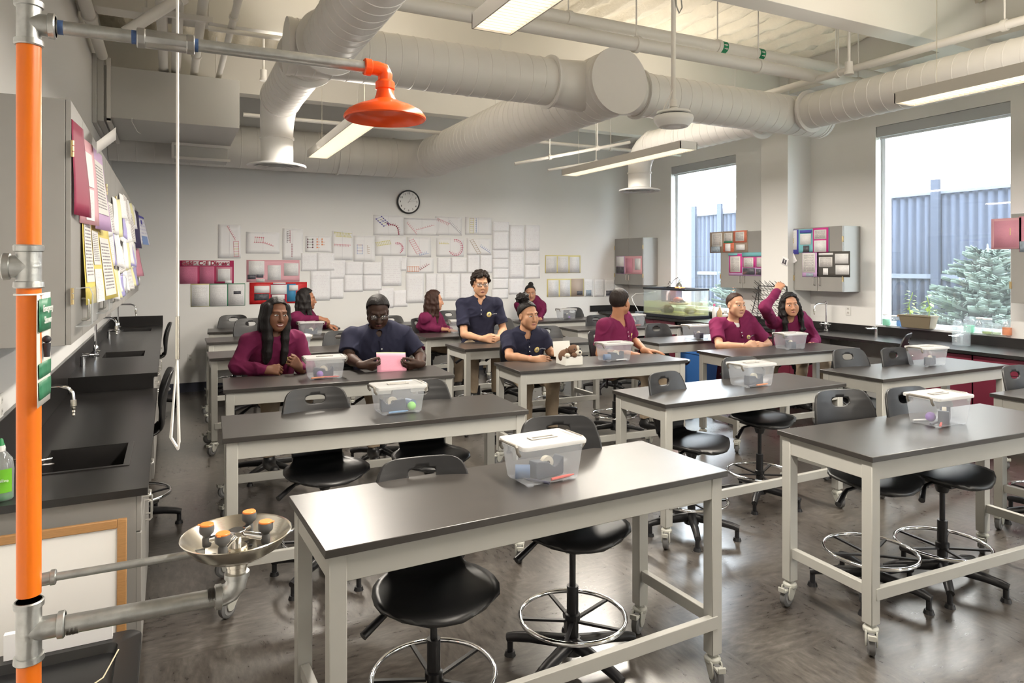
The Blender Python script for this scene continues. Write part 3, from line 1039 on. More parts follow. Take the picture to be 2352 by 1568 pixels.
chair0 = make_chair()
chair_used = [False]
SEAT_PARTS = ('seat', 'backrest', 'mechanism', 'lever', 'gas_lift')


def chair(x, y, rz, label, group='black swivel stools', lift=0.0):
    if not chair_used[0]:
        chair_used[0] = True
        o = chair0
        o.location = (x, y, 0)
        o.rotation_euler = (0, 0, R(rz))
        o['label'] = label
        o['group'] = group
    else:
        o = dup(chair0, (x, y, 0), R(rz), label, group)
    for c in o.children:
        st = c.name.split('.')[0]
        c.location.z = lift if st in ('seat', 'backrest', 'mechanism', 'lever', 'gas_lift') else 0.0
    return o


NS = {'s': 'end nearer the sinks', 'w': 'end nearer the windows'}


def clab(k, e):
    return 'black swivel stool behind the %s row table of the %s, %s' % (ROWN[int(k[1]) - 1], {'A': 'sink column', 'B': 'middle column', 'C': 'window column'}[k[0]], NS[e])


CH = [('A1', 's', .90, 2.45, -8, -.075), ('A1', 'w', 1.60, 2.58, -14, 0), ('A2', 's', .80, 3.98, 3, -.02), ('A2', 'w', 1.43, 3.98, -4, -.02),
      ('B1', 's', 3.42, 2.44, -12, 0), ('B1', 'w', 3.87, 2.32, -4, 0), ('B2', 's', 3.12, 3.52, 14, -.02), ('B2', 'w', 3.99, 3.76, -5, 0),
      ('C2', 's', 5.20, 3.72, -6, 0), ('C2', 'w', 5.66, 3.60, 0, 0), ('C1', 's', 5.43, 2.52, 0, 0),
      ('A4', 'w', 1.68, 7.32, 0, 0), ('A5', 's', .90, 8.82, 0, .06), ('A6', 's', .80, 10.14, 0, .02),
      ('B4', 'w', 4.02, 6.86, 0, 0), ('C4', 's', 5.38, 6.50, 0, 0), ('C5', 's', 5.52, 8.05, 0, 0), ('C5', 'w', 6.08, 7.95, -4, 0), ('C6', 'w', 6.15, 9.72, 0, 0), ('B6', 's', 3.03, 9.95, 0, -.05), ('B6', 'w', 3.98, 9.95, 0, 0), ('B5', 'w', 4.0, 8.2, -10, 0)]
for (k, e, x, y, rz, lf) in CH:
    chair(x, y, rz, clab(k, e), lift=lf)
chair(-0.25, 5.32, -88, 'black swivel stool tucked at the low sink counter, beside the hanging rod', lift=0)
chair(-0.25, 9.62, -88, 'black swivel stool tucked at the far end of the tall sink counter', lift=0)
chair(6.42, 4.50, -155, 'black swivel stool turned toward the window counter, below the potted plant', lift=0.05)

# ------------------------------------------------------------------ clear storage bins and what is in them
BINM = clear_mat('bin_plastic', (0.97, 0.98, 0.99), 0.76, rough=0.2, diff=(0.86, 0.89, 0.94), gloss=0.05)
LIDM = clear_mat('lid_plastic', (0.95, 0.95, 0.95), 0.22, rough=0.25, diff=(0.84, 0.84, 0.83), gloss=0.06)
HANDLE = mat('bin_handle', (0.20, 0.185, 0.16), 0.4)
DISP = mat('dispenser_grey', (0.05, 0.062, 0.09), 0.35)
TAPE = mat('tape_roll', (0.75, 0.70, 0.58), 0.4)


def make_bin():
    t = thing('storage_bin', 'x', 'box')
    m = MB()
    n = 9
    def rr(hx, hy, r):
        out = []
        for cx, cy, a0 in ((hx - r, hy - r, 0), (-hx + r, hy - r, 90), (-hx + r, -hy + r, 180), (hx - r, -hy + r, 270)):
            for i in range(4):
                a = R(a0 + 30 * i)
                out.append((cx + r * math.cos(a), cy + r * math.sin(a)))
        return out
    rings = [(0.118, 0.080, 0.012, 0.006), (0.122, 0.084, 0.012, 0.010), (0.142, 0.098, 0.016, 0.150), (0.146, 0.102, 0.016, 0.152)]
    k = 16
    for hx, hy, r, z in rings:
        for x, y in rr(hx, hy, r):
            m.v.append((x, y, z))
    for i in range(len(rings) - 1):
        for j in range(k):
            j2 = (j + 1) % k
            m.f.append((i * k + j, i * k + j2, (i + 1) * k + j2, (i + 1) * k + j))
    m.f.append(tuple(range(k - 1, -1, -1)))
    for sx in (-1, 1):
        for sy in (-1, 1):
            m.box((sx * 0.10 - 0.012, sy * 0.066 - 0.010, 0), (sx * 0.10 + 0.012, sy * 0.066 + 0.010, 0.007))
    m.m = [0] * len(m.f)
    m.build('tub', BINM, t)
    m = MB()
    rings = [(0.151, 0.107, 0.018, 0.150), (0.152, 0.108, 0.018, 0.160), (0.150, 0.106, 0.018, 0.166), (0.128, 0.084, 0.016, 0.169), (0.126, 0.082, 0.014, 0.165)]
    for hx, hy, r, z in rings:
        for x, y in rr(hx, hy, r):
            m.v.append((x, y, z))
    for i in range(len(rings) - 1):
        for j in range(k):
            j2 = (j + 1) % k
            m.f.append((i * k + j, i * k + j2, (i + 1) * k + j2, (i + 1) * k + j))
    m.f.append(tuple(range((len(rings) - 1) * k, len(rings) * k)))
    m.m = [0] * len(m.f)
    lid = m.build('lid', LIDM, t)
    MB().box((-0.055, -0.020, 0.1655), (0.055, -0.010, 0.171)).box((-0.055, 0.010, 0.1655), (0.055, 0.020, 0.171)).box((-0.063, -0.020, 0.1655), (-0.050, 0.020, 0.171)).box((0.050, -0.020, 0.1655), (0.063, 0.020, 0.171)).build('carry_handle', mat('lid_handle', (0.42, 0.40, 0.37), 0.4), lid, bevel=0.0015, segs=1)
    for s in (-1, 1):
        MB().tube([(s * 0.146, -0.070, 0.125), (s * 0.158, -0.070, 0.140), (s * 0.160, -0.068, 0.158), (s * 0.158, -0.055, 0.163), (s * 0.158, 0.055, 0.163), (s * 0.160, 0.068, 0.158), (s * 0.158, 0.070, 0.140), (s * 0.146, 0.070, 0.125)], 0.0065, 8).build('latch_handle', HANDLE, t)
    return t


def make_dispenser():
    t = thing('tape_dispenser', 'x', 'tape dispenser')
    poly = [(-0.068, 0.0), (0.072, 0.0), (0.078, 0.010), (0.078, 0.074), (0.070, 0.074), (0.045, 0.045), (0.030, 0.040), (0.012, 0.048), (-0.005, 0.064), (-0.03, 0.066), (-0.050, 0.070), (-0.066, 0.070), (-0.072, 0.04)]
    Mx = Matrix(((1, 0, 0), (0, 0, -1), (0, 1, 0)))
    MB().prism(poly, -0.026, 0.026, Mx).build('body', DISP, t, bevel=0.003)
    MB().lathe([(0.012, -0.01), (0.030, -0.01), (0.030, 0.01), (0.012, 0.01)], (0.005, 0, 0.052), 22, 0, Mx, closed=True).build('tape_roll', TAPE, t)
    return t


bin0, disp0 = make_bin(), make_dispenser()
used = {'b': False, 'd': False}


def place(key, proto, loc, rz, label, group):
    if not used[key]:
        used[key] = True
        proto.location = loc
        proto.rotation_euler = (0, 0, rz)
        proto['label'] = label
        proto['group'] = group
        return proto
    return dup(proto, loc, rz, label, group)


def small(name, label, cat, bm_, m_, loc, rz, group=None):
    o = bm_.build(name, m_)
    o.location = loc
    o.rotation_euler = (0, 0, rz)
    return tag(o, label, cat, group)


PENC = {'red': mat('marker_red', (0.75, 0.09, 0.06), 0.4), 'orange': mat('marker_orange', (0.85, 0.25, 0.05), 0.4), 'blue': mat('marker_blue', (0.12, 0.28, 0.5), 0.4), 'white': mat('marker_white', (0.85, 0.85, 0.85), 0.4), 'dark': mat('marker_dark', (0.05, 0.05, 0.08), 0.4)}
BALLS = {'green': mat('ball_green', (0.25, 0.65, 0.12), 0.45), 'purple': mat('ball_purple', (0.32, 0.16, 0.55), 0.45), 'blue': mat('ball_blue', (0.10, 0.18, 0.34), 0.45)}


def bin_at(k, px, rz, contents, where):
    x, y = px
    a = R(rz)
    place('b', bin0, (x, y, TZ + 0.0005), a, 'clear lidded plastic storage bin on the %s' % where, 'clear storage bins')
    M = rotz(a)
    for c in contents:
        kind, dx, dy, da = c[:4]
        p = Vector((x, y, TZ + 0.0075)) + M @ Vector((dx, dy, 0))
        if kind == 'disp':
            place('d', disp0, p, a + R(da), 'dark grey tape dispenser inside the bin on the %s' % where, 'tape dispensers')
        elif kind == 'ball':
            small('glue_ball', '%s ball inside the bin on the %s' % (c[4], where), 'ball', MB().sph((0, 0, 0.026), 0.026, 18), BALLS[c[4]], p, 0)
        elif kind == 'can':
            small('cup', 'blue grey cup in the bin on the %s' % where, 'cup', MB().cyl((0, -0.03, 0.028), (0, 0.03, 0.028), 0.028, 0.028, 20), BALLS['blue'], p, a + R(da))
        elif kind == 'pen':
            small('marker_pen', '%s marker lying in the bin on the %s' % (c[4], where), 'marker', MB().cyl((-0.055, 0, 0.006), (0.04, 0, 0.006), 0.006, n=10).cyl((0.04, 0, 0.006), (0.062, 0, 0.006), 0.0045, 0.003, n=10), PENC[c[4]], p, a + R(da))


def where(k):
    return '%s row table of the %s' % (ROWN[int(k[1]) - 1], {'A': 'sink column', 'B': 'middle column', 'C': 'window column'}[k[0]])


bin_at('A1', (1.365, 2.445), 3, [('disp', 0.015, 0.0, 8), ('can', -0.085, 0.015, 60), ('pen', 0.055, -0.062, 6, 'red'), ('pen', -0.06, -0.055, 120, 'dark')], where('A1'))
bin_at('A2', (1.215, 3.945), 0, [('disp', -0.025, 0.005, 175), ('ball', 0.075, -0.035, 0, 'green'), ('can', 0.085, 0.035, 20), ('pen', -0.02, -0.068, 2, 'blue')], where('A2'))
bin_at('A3', (1.075, 5.395), -3, [('disp', -0.01, 0.02, 0), ('ball', -0.04, -0.035, 0, 'purple'), ('pen', -0.055, -0.068, 12, 'orange'), ('pen', 0.04, -0.06, -4, 'red')], where('A3'))
bin_at('A4', (1.13, 7.16), 4, [('disp', 0, 0, 20), ('ball', 0.08, -0.05, 0, 'purple')], where('A4'))
bin_at('A5', (1.58, 8.80), 0, [('disp', 0, 0, 5)], where('A5'))
bin_at('B1', (3.785, 2.31), -2, [('disp', 0.035, -0.01, 30), ('ball', -0.02, 0.03, 0, 'purple'), ('pen', -0.045, -0.045, 30, 'red'), ('pen', -0.055, -0.02, 10, 'dark'), ('pen', -0.05, 0.055, -20, 'white')], where('B1'))
bin_at('B2', (3.775, 3.655), 0, [('disp', 0.01, -0.01, 5), ('pen', -0.05, -0.06, 20, 'dark'), ('pen', 0.04, -0.065, 4, 'orange')], where('B2'))
bin_at('B3', (3.645, 5.185), -2, [('disp', 0.015, 0.0, 0), ('can', -0.085, -0.02, 80), ('pen', 0.04, -0.066, 0, 'white')], where('B3'))
bin_at('B5', (3.36, 8.17), -8, [('disp', 0, 0.0, 60)], where('B5'))
bin_at('C2', (5.90, 3.70), -4, [('disp', 0.01, -0.02, 20), ('ball', 0.06, 0.03, 0, 'purple'), ('pen', -0.06, -0.03, 40, 'dark')], where('C2'))
bin_at('C3', (5.80, 5.08), -4, [('disp', 0.01, 0.0, 70)], where('C3'))
bin_at('C4', (5.60, 6.28), -4, [('disp', 0.02, -0.02, 80)], where('C4'))
bin_at('C5', (5.99, 8.03), -4, [('disp', 0.0, 0.0, 10), ('pen', 0.02, -0.065, 0, 'red')], where('C5'))
bin_at('C6', (5.78, 9.56), -2, [('disp', 0.02, 0.0, 85), ('ball', 0.02, -0.05, 0, 'purple')], where('C6'))
# ------------------------------------------------------------------ counter with sinks along the left wall
def slab(m, x0, x1, y0, y1, z0, z1, holes=(), mi=0):
    """flat slab with rectangular cut-outs"""
    xs = sorted({x0, x1} | {h[0] for h in holes} | {h[1] for h in holes})
    ys = sorted({y0, y1} | {h[2] for h in holes} | {h[3] for h in holes})
    nx, ny = len(xs), len(ys)
    solid = lambda i, j: 0 <= i < nx - 1 and 0 <= j < ny - 1 and not any(h[0] <= (xs[i] + xs[i + 1]) / 2 <= h[1] and h[2] <= (ys[j] + ys[j + 1]) / 2 <= h[3] for h in holes)
    V = [(x, y, z) for z in (z0, z1) for x in xs for y in ys]
    I = lambda i, j, t: t * nx * ny + i * ny + j
    F = []
    for i in range(nx - 1):
        for j in range(ny - 1):
            if not solid(i, j):
                continue
            F.append((I(i, j, 1), I(i + 1, j, 1), I(i + 1, j + 1, 1), I(i, j + 1, 1)))
            F.append((I(i, j, 0), I(i, j + 1, 0), I(i + 1, j + 1, 0), I(i + 1, j, 0)))
            for (di, dj, a, b) in ((-1, 0, (i, j + 1), (i, j)), (1, 0, (i + 1, j), (i + 1, j + 1)), (0, -1, (i, j), (i + 1, j)), (0, 1, (i + 1, j + 1), (i, j + 1))):
                if not solid(i + di, j + dj):
                    F.append((I(*a, 0), I(*b, 0), I(*b, 1), I(*a, 1)))
    m.add(V, F, mi)
    return m


def basin(x0, x1, y0, y1, zt, depth, parent, t=0.012):
    m = MB()
    r = 0.02
    m.add([(x0, y0, zt), (x1, y0, zt), (x1, y1, zt), (x0, y1, zt), (x0 + r, y0 + r, zt - depth), (x1 - r, y0 + r, zt - depth), (x1 - r, y1 - r, zt - depth), (x0 + r, y1 - r, zt - depth)],
          [(0, 4, 5, 1), (1, 5, 6, 2), (2, 6, 7, 3), (3, 7, 4, 0), (4, 7, 6, 5)])
    o = m.build('sink_basin', COUNTER, parent, world=True, sharp=60)
    MB().cyl(((x0 + x1) / 2, (y0 + y1) / 2, zt - depth), ((x0 + x1) / 2, (y0 + y1) / 2, zt - depth + 0.006), 0.04, n=20).build('drain', STEEL, o, world=True)
    return o


ZL, ZH = 0.83, 0.95
XF, XW = -0.085, -0.697
YS = 6.0
wl = thing('worktop', 'low black resin worktop with sink in front, nearest the shower pipe', 'countertop', (-0.4, 4.7, ZL))
slab(MB(), XW, XF, 3.33, YS, ZL - 0.032, ZL, [(-0.545, -0.200, 3.76, 4.20)]).build('slab', COUNTER, wl, world=True)
MB().box((XW, 3.33, ZL), (XW + 0.022, YS, ZH + 0.14)).build('backsplash', COUNTER, wl, world=True, bevel=0.002)
bo = basin(-0.545, -0.200, 3.76, 4.20, ZL, 0.22, wl)
m = MB()
slab(m, -0.575, -0.172, 3.735, 4.225, ZL - 0.001, ZL + 0.004, [(-0.545, -0.200, 3.76, 4.20)])
m.build('sink_rim', COUNTER, wl, world=True, bevel=0.003)
wh = thing('worktop', 'tall black resin worktop with two sinks, running on to the papered wall', 'countertop', (-0.4, 8.3, ZH))
h1, h2 = (-0.55, -0.215, 7.15, 7.60), (-0.54, -0.215, 9.85, 10.25)
slab(MB(), XW, XF, YS, 10.65, ZH - 0.032, ZH, [h1, h2]).build('slab', COUNTER, wh, world=True)
MB().box((XW, YS, ZH), (XW + 0.022, 10.65, ZH + 0.14)).box((XW + 0.022, 10.628, ZH), (XF, 10.65, ZH + 0.14)).build('backsplash', COUNTER, wh, world=True)
MB().box((XW, YS + 0.006, ZL - 0.03), (XF - 0.03, YS + 0.03, ZH - 0.03)).build('step_panel', COUNTER, wh, world=True)
basin(h1[0], h1[1], h1[2], h1[3], ZH, 0.22, wh)
basin(h2[0], h2[1], h2[2], h2[3], ZH, 0.22, wh)

HANDM = mat('satin_handle', (0.6, 0.59, 0.56), 0.3, metal=0.8)


def pull(p, d, L=0.10, n=(1, 0, 0), parent=None, name='handle'):
    """bent wire pull"""
    p, d, n = Vector(p), Vector(d), Vector(n)
    a, b = p - d * L / 2, p + d * L / 2
    o = 0.028
    pts = [a, a + n * o * 0.7, a + n * o + d * 0.008, b + n * o - d * 0.008, b + n * o * 0.7, b]
    return MB().tube(pts, 0.005, 8).build(name, HANDM, parent, world=True)


def base_unit(label, y0, y1, zt, group):
    t = thing('base_cabinet', label, 'cabinet', ((XW + XF) / 2, (y0 + y1) / 2, 0), 0, group)
    x1 = XF - 0.045
    xb = XW + 0.002
    MB().box((xb, y0, 0.10), (x1, y0 + 0.02, zt)).box((xb, y1 - 0.02, 0.10), (x1, y1, zt)).box((x1 - 0.02, y0 + 0.02, 0.10), (x1, y1 - 0.02, zt)).box((xb, y0 + 0.02, 0.10), (xb + 0.012, y1 - 0.02, zt)).box((xb, y0, 0), (x1 - 0.06, y1, 0.10)).build('carcass', GREY, t, world=True)
    ym = (y0 + y1) / 2
    for a, b, hy in ((y0 + 0.004, ym - 0.002, ym - 0.05), (ym + 0.002, y1 - 0.004, ym + 0.05)):
        dr = MB().box((x1, a, zt - 0.16), (x1 + 0.02, b, zt - 0.008)).build('drawer', GREY, t, world=True, bevel=0.002)
        pull((x1 + 0.02, (a + b) / 2, zt - 0.085), (0, 1, 0), parent=dr)
        dd = MB().box((x1, a, 0.115), (x1 + 0.02, b, zt - 0.166)).build('door', GREY, t, world=True, bevel=0.002)
        pull((x1 + 0.02, hy, zt - 0.24), (0, 0, 1), parent=dd)
    return t


base_unit('grey base cabinet under the low worktop, its end panel behind the leaning whiteboard', 3.36, 4.52, ZL - 0.033, 'base cabinets under the sink counter')
base_unit('grey base cabinet under the tall worktop, just past the step', 6.03, 7.0, ZH - 0.033, 'base cabinets under the sink counter')
base_unit('grey base cabinet under the tall worktop below its first sink', 7.01, 8.0, ZH - 0.033, 'base cabinets under the sink counter')
base_unit('grey base cabinet under the tall worktop, between its two sinks', 8.01, 9.1, ZH - 0.033, 'base cabinets under the sink counter')


def faucet(x, y, z, label, spout=(0.22, 0.0), h=0.36, blackarm=True, dirn=1):
    """lab gooseneck with cross handles"""
    t = thing('lab_faucet', label, 'faucet', (x, y, z))
    MB().lathe([(0.03, 0), (0.03, 0.01), (0.018, 0.02), (0.018, 0.07), (0.022, 0.075), (0.022, 0.10), (0.013, 0.115)], (x, y, z), 20).build('base', CHROME, t, world=True)
    MB().cyl((x, y, z + 0.10), (x, y, z + h), 0.010, n=14).build('riser', CHROME, t, world=True)
    sx, sy = spout
    L = math.hypot(sx, sy)
    d = Vector((sx / L, sy / L, 0))
    p0 = Vector((x, y, z + h))
    pts = [p0 - Vector((0, 0, 0.02)), p0 + d * 0.012, p0 + d * (L - 0.06), p0 + d * (L - 0.025) - Vector((0, 0, 0.010)), p0 + d * (L - 0.005) - Vector((0, 0, 0.035)), p0 + d * L - Vector((0, 0, 0.075))]
    sp = MB().tube(pts, 0.0095, 12).build('spout', CHROME, t, world=True)
    q = p0 + d * L - Vector((0, 0, 0.07))
    MB().lathe([(0.014, 0.0), (0.015, -0.03), (0.009, -0.035), (0.010, -0.045), (0.007, -0.05), (0.009, -0.06), (0.006, -0.065), (0.008, -0.075), (0.005, -0.08)], q, 14).build('nozzle', STEEL, sp, world=True)
    for s, dd in ((1, Vector((0.0, 1.0, 0))), (-1, Vector((0.0, -1.0, 0)))):
        c = Vector((x, y, z + 0.055))
        e = c + dd * 0.05
        hd = MB().cyl(c, e, 0.011, n=12).cyl(e, e + dd * 0.012, 0.014, n=12).build('valve', CHROME, t, world=True)
        k = MB()
        e2 = e + dd * 0.008
        for a in (0, PI / 2):
            v = Vector((math.cos(a), 0, math.sin(a))) * 0.032
            k.tube([e2 - v, e2 + v], 0.0055, 8)
        k.build('cross_handle', CHROME, hd, world=True)
    return t


faucet(-0.62, 3.92, ZL, 'chrome gooseneck lab faucet at the low worktop sink, mostly behind the orange pipe', (0.20, 0.02), 0.37)
faucet(-0.60, 7.22, ZH, 'chrome lab faucet with a red marked valve at the middle sink of the tall worktop', (0.17, -0.1), 0.36)
faucet(-0.585, 9.95, ZH, 'chrome lab faucet at the far sink, beside the papered wall', (0.20, -0.05), 0.34)


def turret(x, y, z, label, arm=(1, 0.2)):
    t = thing('gas_turret', label, 'gas tap', (x, y, z))
    MB().cyl((x, y, z), (x, y, z + 0.085), 0.019, n=18).build('column', CHROME, t, world=True)
    d = Vector((arm[0], arm[1], 0)).normalized()
    sidev = Vector((-d.y, d.x, 0))
    for s in (-1, 1):
        c = Vector((x, y, z + 0.088))
        e = c + (d * 0.6 + sidev * 0.5 * s).normalized() * 0.055
        hb = MB().cyl(c, e, 0.010, n=12).build('arm', CHROME, t, world=True)
        o = (d + sidev * 0.25 * s).normalized()
        MB().lathe([(0.009, 0), (0.009, 0.02), (0.0055, 0.03), (0.007, 0.04), (0.0045, 0.05), (0.006, 0.058), (0.0035, 0.075)], e, 12, 0, frame_z(o)).build('hose_barb', CHROME, hb, world=True)
        MB().tube([e + Vector((0, 0, 0.012)), e + Vector((0, 0, 0.02)) - d * 0.045], 0.005, 8).build('lever', CHROME, hb, world=True)
    return t


turret(-0.64, 6.62, ZH, 'chrome gas turret on the tall worktop near the step')
turret(-0.62, 9.0, ZH, 'chrome gas turret on the tall worktop between the sinks')
turret(-0.575, 3.60, ZL, 'chrome gas turret half hidden behind the orange pipe')

# detergent bottle
GL = clear_mat('bottle_clear', (0.93, 0.98, 0.95), 0.72, rough=0.05, gloss=0.08)
t = thing('soap_bottle', 'clear dish soap bottle with green label behind the orange pipe', 'bottle', (-0.615, 3.42, ZL))
c = Vector((-0.615, 3.42, ZL + 0.001))
MB().lathe([(0.030, 0), (0.034, 0.006), (0.034, 0.03), (0.036, 0.12), (0.032, 0.165), (0.018, 0.19), (0.013, 0.198), (0.013, 0.21)], c, 28, sx=1.25).build('bottle', GL, t, world=True)
MB().lathe([(0.027, 0.002), (0.031, 0.008), (0.031, 0.025), (0, 0.025)], c, 24, sx=1.25).build('soap', mat('green_soap', (0.1, 0.65, 0.22), 0.1, trans=0.6), t, world=True)
LABG = mat('green_label', (0.16, 0.50, 0.03), 0.4, noise=0.2, nscale=12)
lb = MB()
for i in range(12):
    for j in range(2):
        a = R(-150 + 120 * i / 11)
        lb.v.append(tuple(c + Vector((0.0475 * math.cos(a) * 0.96, 0.0375 * math.sin(a), 0.035 + 0.095 * j))))
lb.f = [(2 * i, 2 * i + 2, 2 * i + 3, 2 * i + 1) for i in range(11)]
lb.m = [0] * 11
lbo = lb.build('label', LABG, t, world=True)
MB().lathe([(0.015, 0.198), (0.016, 0.21), (0.014, 0.222)], c, 18).build('collar', WHITEP, t, world=True)
MB().lathe([(0.014, 0.222), (0.010, 0.232), (0.008, 0.245), (0.003, 0.25)], c, 16).build('cap', mat('cap_green', (0.02, 0.25, 0.08), 0.4), t, world=True)


def text_mesh(s, size, mat_, parent, o, u, v, name='lettering', depth=0.0008, bold=0.0, align='CENTER'):
    cu = bpy.data.curves.new('t', 'FONT')
    cu.body = s
    cu.size = size
    cu.extrude = depth
    cu.offset = bold
    cu.align_x = align
    cu.align_y = 'CENTER'
    ob = bpy.data.objects.new('t', cu)
    COL.objects.link(ob)
    dg = bpy.context.evaluated_depsgraph_get()
    dg.update()
    me = bpy.data.meshes.new_from_object(ob.evaluated_get(dg))
    bpy.data.objects.remove(ob)
    u, v = Vector(u).normalized(), Vector(v).normalized()
    n = u.cross(v)
    M = Matrix((u, v, n)).transposed()
    vs = [M @ p.co + Vector(o) for p in me.vertices]
    m = MB()
    m.add(vs, [tuple(p.vertices) for p in me.polygons])
    bpy.data.meshes.remove(me)
    return m.build(name, mat_, parent, world=parent is not None)


INKD = mat('ink_dark', (0.03, 0.03, 0.04), 0.6)
INKW = mat('ink_white', (0.9, 0.9, 0.88), 0.6)
INKR = mat('ink_red', (0.32, 0.01, 0.05), 0.6)
text_mesh('Palmolive', 0.018, INKW, lbo, c + Vector((-0.002, -0.0385, 0.085)), (1, 0.0, 0), (0, 0, 1))

# ------------------------------------------------------------------ wall cabinets on the left wall
XC = -0.37
ZCB, ZCT = 1.45, 2.48
BRASS = mat('brass_hinge', (0.62, 0.50, 0.28), 0.3, metal=0.9)


def wall_cab(label, o, u, width, depth, z0, z1, group, hinge=True, hz=(0.20, 0.80)):
    """cabinet: o = corner of its front at the viewer's end, u = along the front, body behind the front"""
    u = Vector(u)
    n = Vector((u.y, -u.x, 0))        # out of the front
    if n.dot(Vector((3.5, 4, 0)) - Vector((o[0], o[1], 0))) < 0:
        n = -n
    o = Vector((o[0], o[1], 0))
    t = thing('wall_cabinet', label, 'cabinet', (o + u * width / 2 - n * depth / 2 + Vector((0, 0, z0))), 0, group)
    def bx(a0, a1, d0, d1, za, zb, m):
        p, q = o + u * a0 + n * d0, o + u * a1 + n * d1
        m.box((min(p.x, q.x), min(p.y, q.y), za), (max(p.x, q.x), max(p.y, q.y), zb))
    m = MB()
    bx(0, width, -depth, -0.02, z0, z1, m)
    m.build('carcass', GREY, t, world=True, bevel=0.002, segs=1)
    h = width / 2
    for k, (a, b, hy, hx) in enumerate(((0.003, h - 0.0015, h - 0.04, 0.0), (h + 0.0015, width - 0.003, h + 0.04, width))):
        m = MB()
        bx(a, b, -0.019, 0, z0 + 0.002, z1 - 0.002, m)
        d = m.build('door', GREY, t, world=True, bevel=0.0015, segs=1)
        pull(o + u * hy + Vector((0, 0, z0 + 0.13)), (0, 0, 1), 0.10, n, d)
        if hinge:
            for f in hz:
                zc = z0 + (z1 - z0) * f
                hm = MB()
                bx(hx - 0.012, hx + 0.012, 0, 0.004, zc - 0.035, zc + 0.035, hm)
                for q in range(3):
                    hm.cyl(o + u * hx + n * 0.006 + Vector((0, 0, zc - 0.034 + q * 0.024)), o + u * hx + n * 0.006 + Vector((0, 0, zc - 0.034 + q * 0.024 + 0.020)), 0.006, n=10)
                hm.build('hinge', BRASS, d, world=True)
    return t


orders = ('first', 'second', 'third', 'fourth', 'fifth', 'sixth', 'seventh', 'eighth')
for i in range(8):
    y = 3.38 + 0.86 * i
    wall_cab('grey wall cabinet over the sink counter, %s from the orange shower pipe' % orders[i], (XC, y), (0, 1, 0), 0.858, 0.33, ZCB, ZCT, 'wall cabinets over the sink counter')

# ------------------------------------------------------------------ paper
def paper_mat(name, base, ink=(0.15, 0.15, 0.2), lines=24, amt=0.6, gate=0.47, axis='XZ', margin=0.10, words=26):
    if name in MATS:
        return MATS[name]
    m = bpy.data.materials.new(name)
    m.use_nodes = True
    nt = m.node_tree
    L = nt.links.new
    b = nt.nodes['Principled BSDF']
    b.inputs['Roughness'].default_value = 0.7
    b.inputs['Specular IOR Level'].default_value = 0.2
    uv = nt.nodes.new('ShaderNodeUVMap')
    uv.uv_map = 'UVMap'
    sx = nt.nodes.new('ShaderNodeSeparateXYZ')
    L(uv.outputs[0], sx.inputs[0])

    def mth(op, a, b_=None, c_=None):
        n = nt.nodes.new('ShaderNodeMath')
        n.operation = op
        for i, v in enumerate((a, b_, c_)):
            if v is None:
                continue
            if isinstance(v, (int, float)):
                n.inputs[i].default_value = v
            else:
                L(v, n.inputs[i])
        return n.outputs[0]
    U, V = sx.outputs[0], sx.outputs[1]
    row = mth('MULTIPLY', V, lines)
    fr = mth('FRACT', row)
    on_ = mth('LESS_THAN', fr, 0.42)
    fl = mth('FLOOR', row)
    cv = nt.nodes.new('ShaderNodeCombineXYZ')
    L(mth('MULTIPLY', U, words), cv.inputs[0])
    L(mth('MULTIPLY', fl, 7.3), cv.inputs[1])
    nz = nt.nodes.new('ShaderNodeTexNoise')
    nz.inputs['Scale'].default_value = 1.0
    nz.inputs['Detail'].default_value = 3
    oi = nt.nodes.new('ShaderNodeObjectInfo')
    va = nt.nodes.new('ShaderNodeVectorMath')
    va.operation = 'ADD'
    cz = nt.nodes.new('ShaderNodeCombineXYZ')
    L(mth('MULTIPLY', oi.outputs['Random'], 50.0), cz.inputs[2])
    L(cv.outputs[0], va.inputs[0])
    L(cz.outputs[0], va.inputs[1])
    L(va.outputs[0], nz.inputs['Vector'])
    g = mth('GREATER_THAN', nz.outputs[0], gate)
    k = mth('MULTIPLY', on_, g)
    for s, lo, hi in ((U, margin, 1 - margin), (V, margin * 0.8, 1 - margin * 0.9)):
        k = mth('MULTIPLY', k, mth('GREATER_THAN', s, lo))
        k = mth('MULTIPLY', k, mth('LESS_THAN', s, hi))
    k = mth('MULTIPLY', k, amt)
    mx = nt.nodes.new('ShaderNodeMix')
    mx.data_type = 'RGBA'
    mx.inputs[6].default_value = (*base, 1)
    mx.inputs[7].default_value = (*ink, 1)
    L(k, mx.inputs[0])
    L(mx.outputs[2], b.inputs['Base Color'])
    MATS[name] = m
    return m


PW = (0.88, 0.88, 0.89)
SHEET_T = paper_mat('printed_sheet', PW, lines=22, amt=0.25)
SHEET_S = [paper_mat('notes_sheet_a', (0.92, 0.92, 0.95), (0.45, 0.35, 0.45), 15, 0.14, 0.50, margin=0.06, words=14), paper_mat('notes_sheet_b', (0.93, 0.93, 0.96), (0.45, 0.35, 0.45), 11, 0.11, 0.54, margin=0.05, words=9),
           paper_mat('notes_sheet_c', (0.91, 0.91, 0.94), (0.45, 0.3, 0.42), 19, 0.15, 0.52, margin=0.07, words=20)]
PLAINW = mat('plain_sheet', (0.90, 0.90, 0.92), 0.7)
SHEET_K = paper_mat('bold_sheet', (0.82, 0.80, 0.78), (0.12, 0.10, 0.14), 18, 0.75, 0.40)


